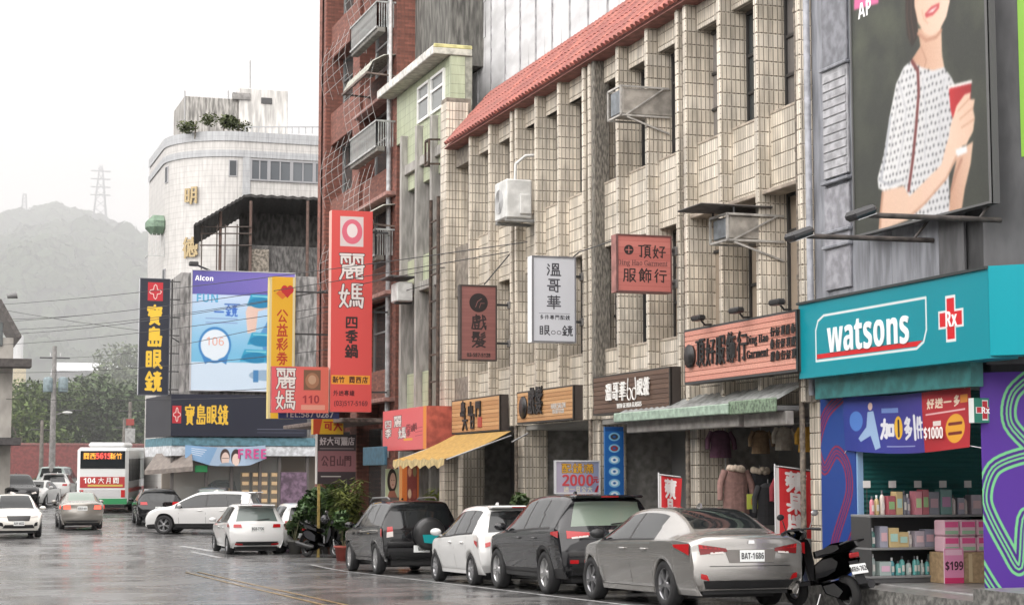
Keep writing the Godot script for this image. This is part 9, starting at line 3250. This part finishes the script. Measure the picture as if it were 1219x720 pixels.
	ink.rect(0.06, 0.04, 0.88, 0.16, rgb(250, 200, 220))
	ink.rect(0.0, 0.84, 1.0, 0.16, rgb(226, 40, 110))
	var pc := box_sign("price_card", "pink price card reading 199 leaning on the cardboard box", "card", Vector3(a.x, fl + 0.002, z + 0.03), LOOK, b.x - a.x, b.y - fl, 0.02, print_mat(ink), mat(0.7, 0.5, 0.6))
	letters(pc, "$199", Vector3((b.x - a.x) / 2, (b.y - fl) * 0.5, 0.006), Basis.IDENTITY, 0.12, mat(0.05, 0.01, 0.02), 0.003, "Droid Sans", true, 0.8)
	clothes()

func garment(label: String, px, py_top, py_bot, z: float, col: Array, collar, kind := "coat"):
	var p := at_z(px, py_top, z)
	var q := at_z(px, py_bot, z)
	var h := p.y - q.y
	var w := h * (0.30 if kind == "coat" else 0.42)
	var t := thing(kind, label, kind, Vector3(p.x, q.y, z))
	var m := worn(col[0], col[1], col[2], 0.9, "soft", Vector3(2, 2, 2))
	var b := Build.new()
	# body: a bulging tube of cloth with folds
	var n := 24
	var rows := [[0.0, 1.0], [0.25, 0.96], [0.5, 0.90], [0.75, 0.92], [0.90, 0.86], [0.98, 0.45], [1.0, 0.25]]
	for r in rows.size() - 1:
		for i in n:
			var f := func(k, row):
				var an: float = TAU * k / n
				var e: float = row[1] * w * (1.0 + 0.06 * sin(an * 7.0) * (1.0 - row[0]))
				return Vector3(cos(an) * e, row[0] * h, sin(an) * e * 0.42)
			b.quad(f.call(i + 1, rows[r]), f.call(i, rows[r]), f.call(i, rows[r + 1]), f.call(i + 1, rows[r + 1]))
	part(t, "body", b, m)
	for sg in [-1, 1]:
		var s := Build.new()
		s.tube([Vector3(sg * w * 0.8, h * 0.92, 0), Vector3(sg * w * 1.2, h * 0.66, 0.02), Vector3(sg * w * 1.3, h * 0.30, 0.05)], [w * 0.26, w * 0.24, w * 0.19], 9)
		part(t, "sleeve", s, m)
	if collar:
		var c := Build.new()
		var rng := RandomNumberGenerator.new()
		rng.seed = int(px)
		for i in 16:
			var an := TAU * i / 16.0
			c.ball(Vector3(cos(an) * w * 0.5, h * 0.96 + rng.randf_range(-0.02, 0.02), sin(an) * w * 0.34 + 0.03), Vector3(0.06, 0.055, 0.055), 8)
		part(t, "fur_collar", c, mat(collar[0], collar[1], collar[2], 0.95))
	var hk := Build.new()
	hk.tube([Vector3(0, h, 0), Vector3(0, h + 0.06, 0)], 0.008, 5)
	part(t, "hanger", hk, mat(0.4, 0.4, 0.4, 0.3, 0.8))
	return t

func clothes():
	var z := -27.6
	garment("long dusty pink coat with pale fur collar hanging in the shop", 876, 556, 612, z, [0.28, 0.16, 0.14], [0.55, 0.45, 0.36])
	garment("dark coat with pale fur hood beside the dusty pink coat", 905, 558, 616, z - 0.3, [0.03, 0.03, 0.035], [0.50, 0.42, 0.33])
	garment("mustard yellow jumper hanging under the green canopy", 962, 508, 538, -25.6, [0.55, 0.30, 0.04], null, "jumper")
	garment("brown patterned blouse hanging under the green canopy", 906, 512, 540, -27.2, [0.20, 0.13, 0.07], null, "blouse")
	garment("cream striped top hanging under the green canopy", 934, 508, 536, -26.5, [0.40, 0.37, 0.31], null, "top")
	garment("plum knitted top hanging at the back of the clothing shop", 858, 512, 545, -28.6, [0.10, 0.04, 0.07], null, "top")
	garment("black padded jacket hanging beside the large red flag", 915, 575, 625, -26.6, [0.02, 0.02, 0.022], null)
	garment("deep red jumper on the rail behind the flag", 940, 566, 610, -26.2, [0.22, 0.02, 0.03], null, "jumper")
	var rail := thing("clothes_rail", "steel clothes rail under the green canopy", "rail", Vector3(WALL + 0.6, ground_y(-27.0) + 0.24, -27.0))
	var ry := at_z(906, 506, -27.2).y
	pole(rail, "bar", [Vector3(WALL + 0.4, ry, -28.9), Vector3(WALL + 0.4, ry, -25.3)], 0.015, mat(0.4, 0.4, 0.4, 0.3, 0.8), 6)
	for zz in [-28.9, -25.3]:
		pole(rail, "upright", [Vector3(WALL + 0.4, rail.position.y, zz), Vector3(WALL + 0.4, ry, zz)], 0.015, mat(0.4, 0.4, 0.4, 0.3, 0.8), 6)
	for c in [[890, 588, 906, 606, -26.9, [0.45, 0.50, 0.08], "yellow green price card pinned on the pink coat"], [912, 592, 924, 606, -26.6, [0.30, 0.42, 0.34], "pale green price card beside the black jacket"], [930, 560, 938, 568, -26.4, [0.3, 0.5, 0.42], "small mint price card under the canopy"]]:
		var p := at_z(c[0], c[3], c[4])
		var q := at_z(c[2], c[1], c[4])
		var k := thing("price_card", c[6], "card", p)
		slab(k, "card", p, q + Vector3(0, 0, 0.006), mat(c[5][0], c[5][1], c[5][2], 0.5), 0.001)
		slab(k, "printed_mark", p.lerp(q, 0.3) + Vector3(0, 0, 0.007), p.lerp(q, 0.7) + Vector3(0, 0, 0.009), mat(0.5, 0.25, 0.05, 0.5), 0.0005)

# ---------- trees and plants ----------
func leaf_cloud(rng: RandomNumberGenerator, blobs: Array, count: int, size: float) -> Build:
	# leaf-sized faces through the volume of several uneven clumps
	var b := Build.new()
	var total := 0.0
	for q in blobs:
		total += q[1] * q[1]
	for q in blobs:
		var n := int(count * q[1] * q[1] / total)
		for i in n:
			var d := Vector3(rng.randfn(), rng.randfn(), rng.randfn()).normalized()
			var p: Vector3 = q[0] + d * q[1] * pow(rng.randf(), 0.4) * Vector3(1, 0.78, 1)
			var u := Vector3(rng.randfn(), rng.randfn() * 0.6, rng.randfn()).normalized()
			var w := u.cross(Vector3(rng.randfn(), rng.randfn(), rng.randfn())).normalized()
			var s := size * rng.randf_range(0.6, 1.4)
			var nn := (d + u.cross(w) * 0.6).normalized()
			var v := rng.randf_range(0.6, 1.2)
			b.tint = Color(v * rng.randf_range(0.9, 1.15), v, v * 0.9)
			b.squad(p - u * s, p - w * s * 0.45, p + u * s, p + w * s * 0.45, nn, nn, nn, nn)
	return b

func leaf_mat(r, g, b) -> StandardMaterial3D:
	var m := StandardMaterial3D.new()
	m.albedo_color = Color(r, g, b).linear_to_srgb()
	m.vertex_color_use_as_albedo = true
	m.roughness = 0.55
	m.backlight_enabled = true
	m.backlight = Color(r * 1.2, g * 1.2, b).linear_to_srgb()
	return m

func tree(label: String, px, py_top, z: float, spread: float, col: Array, sd: int, group := "trees beyond the bus"):
	var rng := RandomNumberGenerator.new()
	rng.seed = sd
	var top := at_z(px, py_top, z)
	var g := ground_y(z)
	var h := top.y - g
	var t := thing("broadleaf_tree", label, "tree", Vector3(top.x, g, z), 0.0, group)
	var trunk := Build.new()
	trunk.tube([Vector3(0, -0.2, 0), Vector3(0.1, h * 0.25, 0), Vector3(-0.1, h * 0.5, 0.1), Vector3(0, h * 0.8, 0)], [h * 0.028, h * 0.022, h * 0.015, 0.04], 8)
	var blobs := []
	for i in 11:
		var f := rng.randf_range(0.28, 0.9)
		var a := rng.randf() * TAU
		var r := spread * rng.randf_range(0.3, 0.75) * (1.15 - f * 0.6)
		var c := Vector3(cos(a) * r, h * f, sin(a) * r)
		blobs.append([c, spread * rng.randf_range(0.26, 0.46)])
		trunk.tube([Vector3(0, h * f * 0.55, 0), c * Vector3(0.5, 0.9, 0.5) + Vector3(0, h * 0.02, 0), c], [h * 0.012, h * 0.008, 0.02], 5)
	blobs.append([Vector3(0, h * 0.9, 0), spread * 0.3])
	part(t, "trunk", trunk, worn(0.09, 0.07, 0.05, 0.9))
	part(t, "crown", leaf_cloud(rng, blobs, 8500, spread * 0.034), leaf_mat(col[0] * 1.45, col[1] * 1.35, col[2] * 1.2))

func potted(label: String, px, x, py_top, size: float, col: Array, sd: int, kind := "bush", pot = [0.30, 0.10, 0.06], called := "potted_plant"):
	var rng := RandomNumberGenerator.new()
	rng.seed = sd
	var p := at_x(px, 565, x)
	var g := ground_y(p.z) + (0.24 if x > 12.35 else 0.0)
	var top := at_z(px, py_top, p.z).y
	var t := thing(called, label, "plant", Vector3(p.x, g, p.z))
	var h := top - g
	var ph := minf(0.42, h * 0.35)
	var r := ph * 0.55
	var pb := Build.new()
	pb.lathe([[0.001, 0.0], [r * 0.7, 0.0], [r * 0.95, ph * 0.85], [r * 1.08, ph * 0.86], [r * 1.08, ph], [r * 0.94, ph], [r * 0.9, ph * 0.88], [0.001, ph * 0.88]], 18)
	part(t, "pot", pb, worn(pot[0], pot[1], pot[2], 0.7))
	if kind == "palm":
		var st := Build.new()
		var lv := Build.new()
		for i in 20:
			var a := rng.randf() * TAU
			var lean := rng.randf_range(0.15, 0.55)
			var hh := h * rng.randf_range(0.65, 1.0) - ph
			var d := Vector3(cos(a), 0, sin(a))
			var pts := []
			for k in 6:
				var f := k / 5.0
				pts.append(Vector3(0, ph * 0.86, 0) + d * (lean * f * f * size + 0.05) + Vector3(0, hh * f, 0))
			st.tube(pts, [0.02, 0.018, 0.015, 0.012, 0.008, 0.004], 5)
			for k in 60:
				var f := rng.randf_range(0.3, 1.0)
				var c: Vector3 = Vector3(0, ph * 0.86, 0) + d * (lean * f * f * size + 0.05) + Vector3(0, hh * f, 0)
				var la := rng.randf() * TAU
				var u := (Vector3(cos(la), -0.35, sin(la)) + d * 0.4).normalized()
				var w := u.cross(Vector3.UP).normalized()
				var s := rng.randf_range(0.22, 0.42)
				var v := rng.randf_range(0.6, 1.25)
				lv.tint = Color(v, v, v * 0.85)
				lv.quad(c, c + u * s * 0.5 - w * 0.034, c + u * s, c + u * s * 0.5 + w * 0.034)
		part(t, "stems", st, mat(0.10, 0.13, 0.04, 0.7))
		part(t, "leaves", lv, leaf_mat(col[0], col[1], col[2]))
	else:
		var st := Build.new()
		var blobs := []
		for i in 6:
			var c := Vector3(rng.randf_range(-0.5, 0.5) * size, lerpf(ph + 0.12, h - 0.12, rng.randf()), rng.randf_range(-0.5, 0.5) * size)
			blobs.append([c, size * rng.randf_range(0.25, 0.42)])
			st.tube([Vector3(0, ph * 0.86, 0), c * Vector3(0.5, 0.8, 0.5), c], [0.02, 0.014, 0.006], 5)
		part(t, "stems", st, mat(0.10, 0.10, 0.05, 0.8))
		part(t, "leaves", leaf_cloud(rng, blobs, 1100, 0.085), leaf_mat(col[0], col[1], col[2]))
	return t

func plants():
	var n := 0
	for q in [[28, 456, -108.0, 4.0, [0.075, 0.12, 0.03], "yellow green tree rising beside the old house"], [62, 460, -112.0, 4.2, [0.06, 0.10, 0.03], "dense round tree behind the utility pole"], [95, 455, -116.0, 4.8, [0.05, 0.085, 0.03], "broad dark tree above the bus roof"], [128, 462, -112.0, 4.5, [0.045, 0.08, 0.03], "dark tree between the bus and the far poles"], [158, 458, -128.0, 5.0, [0.06, 0.095, 0.04], "tall tree behind the far poles"], [182, 466, -118.0, 4.4, [0.05, 0.085, 0.035], "tree half hidden by the navy blade sign"], [132, 436, -160.0, 6.0, [0.07, 0.10, 0.05], "hazy pale tree before the works shed"], [160, 412, -175.0, 6.5, [0.07, 0.10, 0.05], "tallest hazy tree at the foot of the hill"], [10, 478, -118.0, 4.0, [0.05, 0.09, 0.03], "low tree behind the old house wall"], [205, 470, -125.0, 5.0, [0.05, 0.085, 0.035], "tree behind the optician fascia"]]:
		n += 1
		tree(q[5], q[0], q[1], q[2] - 26.0, q[3] * 1.2, q[4], 100 + n)
	# scrub along the red wall
	var rng := RandomNumberGenerator.new()
	rng.seed = 51
	var blobs := []
	for i in 40:
		var x := lerpf(-2.0, 18.0, i / 39.0)
		blobs.append([Vector3(x, rng.randf_range(0.4, 1.1), rng.randf_range(-0.6, 0.6)), rng.randf_range(0.6, 1.1)])
	var hedge := MeshInstance3D.new()
	hedge.mesh = leaf_cloud(rng, blobs, 6000, 0.16).mesh()
	hedge.material_override = leaf_mat(0.055, 0.09, 0.03)
	hedge.name = "undergrowth"
	add_child(hedge)
	hedge.position = Vector3(0, ground_y(-127.0) - 0.3, -127.0)
	tag(hedge, "tangled undergrowth along the foot of the red wall", "undergrowth")
	hedge.set_meta("kind", "stuff")
	# weeds on the tower roof
	for w in [[232, 154, 0.9], [266, 153, 1.1], [284, 152, 0.9]]:
		var p := at_z(w[0], w[1] + 4, -87.6)
		var t := thing("roof_shrub", "small self-sown shrub on the roof edge of the white tower", "shrub", p, 0.0, "shrubs on the tower roof")
		var bb := []
		for i in 4:
			bb.append([Vector3(rng.randf_range(-0.7, 0.7), rng.randf_range(0.2, 0.8), 0) * w[2], 0.42 * w[2]])
		part(t, "leaves", leaf_cloud(rng, bb, 420, 0.09), leaf_mat(0.08, 0.10, 0.035))
		var st := Build.new()
		st.tube([Vector3(0, -0.3, 0), Vector3(0.05, 0.6, 0)], 0.03, 5)
		part(t, "stem", st, mat(0.1, 0.08, 0.05))
	potted("tall feathery bamboo palm in a pot before the snack board", 404, 11.9, 548, 1.1, [0.09, 0.15, 0.035], 61, "palm", [0.12, 0.10, 0.08])
	potted("second bamboo palm with yellowing fronds beside the black SUV", 419, 11.7, 565, 0.8, [0.14, 0.16, 0.04], 62, "palm", [0.30, 0.08, 0.06])
	potted("bushy green plant in a terracotta pot beside the scooter", 362, 11.3, 592, 0.7, [0.06, 0.12, 0.035], 63)
	potted("low leafy plant in a red pot at the scooter's wheel", 409, 11.2, 602, 0.55, [0.07, 0.13, 0.04], 64, "bush", [0.34, 0.07, 0.05])
	potted("flowering potted plant with pale blooms behind the scooter", 388, 11.9, 590, 0.6, [0.10, 0.14, 0.07], 65, "bush", [0.20, 0.20, 0.19])
	potted("small shrub in a dark pot near the white estate", 352, 10.9, 604, 0.5, [0.06, 0.11, 0.035], 66, "bush", [0.10, 0.10, 0.09])
	potted("broad leafy potted bush crowding the foot of the snack board", 378, 11.6, 578, 0.9, [0.07, 0.14, 0.04], 69, "bush", [0.16, 0.15, 0.13])
	potted("dense dark green potted bush before the red brick pier", 398, 12.1, 572, 1.0, [0.05, 0.10, 0.03], 70, "bush", [0.22, 0.10, 0.07])
	potted("spiky yellow green plant in front of the dark shop doorway", 519, 12.9, 572, 0.5, [0.20, 0.24, 0.04], 67, "palm", [0.15, 0.14, 0.13])
	potted("round green shrub showing above the white hatchback", 629, 12.1, 586, 0.5, [0.09, 0.14, 0.05], 68, "bush", [0.15, 0.14, 0.13])

# ---------- poles and wires ----------
func wires():
	var grey := worn(0.26, 0.25, 0.24, 0.8)
	var dark := mat(0.05, 0.05, 0.05, 0.7)
	var z := -114.0
	var p := at_z(65, 412, z)
	var g := ground_y(z)
	var t := thing("utility_pole", "concrete utility pole with crossarms and two grey transformers", "pole", Vector3(p.x, g, z))
	pole(t, "shaft", [Vector3(p.x, g - 0.1, z), p], [0.22, 0.13], grey, 12)
	for y in [426, 488]:
		var c := at_z(65, y, z)
		pole(t, "crossarm", [c + Vector3(-0.9 if y < 450 else 0.0, 0, 0), c + Vector3(0.9 if y < 450 else 1.7, 0.0, 0)], 0.05, dark, 6)
	for px in [57, 75]:
		var c := at_z(px, 458, z)
		var b := Build.new(t.position)
		b.lathe([[0.001, -0.45], [0.28, -0.45], [0.30, -0.4], [0.30, 0.35], [0.24, 0.45], [0.001, 0.5]], 16, Transform3D(Basis.IDENTITY, c))
		part(t, "transformer", b, worn(0.20, 0.26, 0.28, 0.5))
	for i in 3:
		var c := at_z(60 + i * 6, 424, z)
		pole(t, "insulator", [c, c + Vector3(0, 0.22, 0)], 0.05, mat(0.5, 0.5, 0.5, 0.3), 7)
	for i in 5:
		var b := Build.new(t.position)
		b.lathe([[0.232, g + 0.3 + i * 0.24], [0.230, g + 0.42 + i * 0.24]], 14, Transform3D(Basis.IDENTITY, Vector3(p.x, 0, z)))
		part(t, "warning_band", b, mat(0.5, 0.34, 0.03, 0.6) if i % 2 == 0 else mat(0.03, 0.03, 0.03, 0.6))
	for q in [[50, 500, -117.0, "plain leaning utility pole beside the one with transformers"], [110, 478, -150.0, "thin far pole above the bus roof"], [155, 478, -116.0, "wooden pole with street boxes left of the navy sign"], [148, 498, -118.0, "short pole standing beside the wooden one"]]:
		var top := at_z(q[0], q[1], q[2])
		var gg := ground_y(q[2])
		var u := thing("utility_pole", q[3], "pole", Vector3(top.x, gg, q[2]))
		pole(u, "shaft", [Vector3(top.x, gg - 0.1, q[2]), top], [0.17, 0.1], worn(0.20, 0.18, 0.16, 0.9), 9)
		pole(u, "crossarm", [top + Vector3(-0.7, -0.6, 0), top + Vector3(0.7, -0.6, 0)], 0.045, dark, 6)
		if q[0] == 155:
			slab(u, "street_box", top + Vector3(-0.3, -2.6, 0.1), top + Vector3(0.3, -1.7, 0.4), worn(0.4, 0.4, 0.39, 0.6))
			slab(u, "red_plate", top + Vector3(-0.25, -1.5, 0.1), top + Vector3(0.25, -1.1, 0.14), mat(0.3, 0.05, 0.04))
	var lp := at_z(78, 491, z)
	var l := thing("street_lamp", "street lamp head reaching out from the utility pole", "lamp", Vector3(lp.x, lp.y, z))
	pole(l, "arm", [Vector3(p.x, lp.y - 0.15, z), lp], 0.04, grey, 6)
	var hb := Build.new(l.position)
	hb.ball(lp + Vector3(0.1, 0.0, 0), Vector3(0.32, 0.09, 0.14), 12)
	part(l, "lamp_head", hb, mat(0.55, 0.55, 0.54, 0.4))
	# overhead cables, slung between the far pole and the shop fronts
	var runs := [[-80, 366, -114.0, 628, 288, 0.6], [-80, 385, -114.0, 606, 300, 0.9], [-80, 398, -114.0, 530, 318, 1.2], [66, 426, -114.0, 512, 338, 1.0], [-80, 391, -114.0, 470, 330, 1.2], [-80, 412, -114.0, 470, 352, 0.8], [-80, 440, -114.0, 440, 410, 0.9], [66, 462, -114.0, 440, 452, 0.7], [-80, 470, -114.0, 380, 470, 0.5], [-80, 352, -114.0, 180, 395, 0.3], [-80, 378, -114.0, 180, 366, 0.6]]
	for r in runs:
		var a := at_z(r[0], r[1], r[2])
		var b := at_x(r[3], r[4], WALL - 0.25) if r[3] > 200 else at_z(r[3], r[4], -86.0)
		var pts := []
		for i in 15:
			var f := i / 14.0
			pts.append(a.lerp(b, f) - Vector3(0, r[5] * 4 * f * (1 - f) * 0.5, 0))
		var c := Build.new(a)
		c.tube(pts, 0.012, 5, false)
		var w := thing("overhead_cable", "thin black overhead cable slung across the street to the shop fronts", "cable", a, 0.0, "overhead cables")
		part(w, "strand", c, mat(0.02, 0.02, 0.022, 0.6))
	# loose cable along the tiled front
	var pts := [at_x(640, 342, WALL - 0.3), at_x(690, 300, WALL - 0.3), at_x(735, 285, WALL - 0.3)]
	var lc := thing("facade_cable", "loose cable looped along the tiled front above the signs", "cable", pts[0])
	pole(lc, "strand", pts, 0.014, dark, 5)
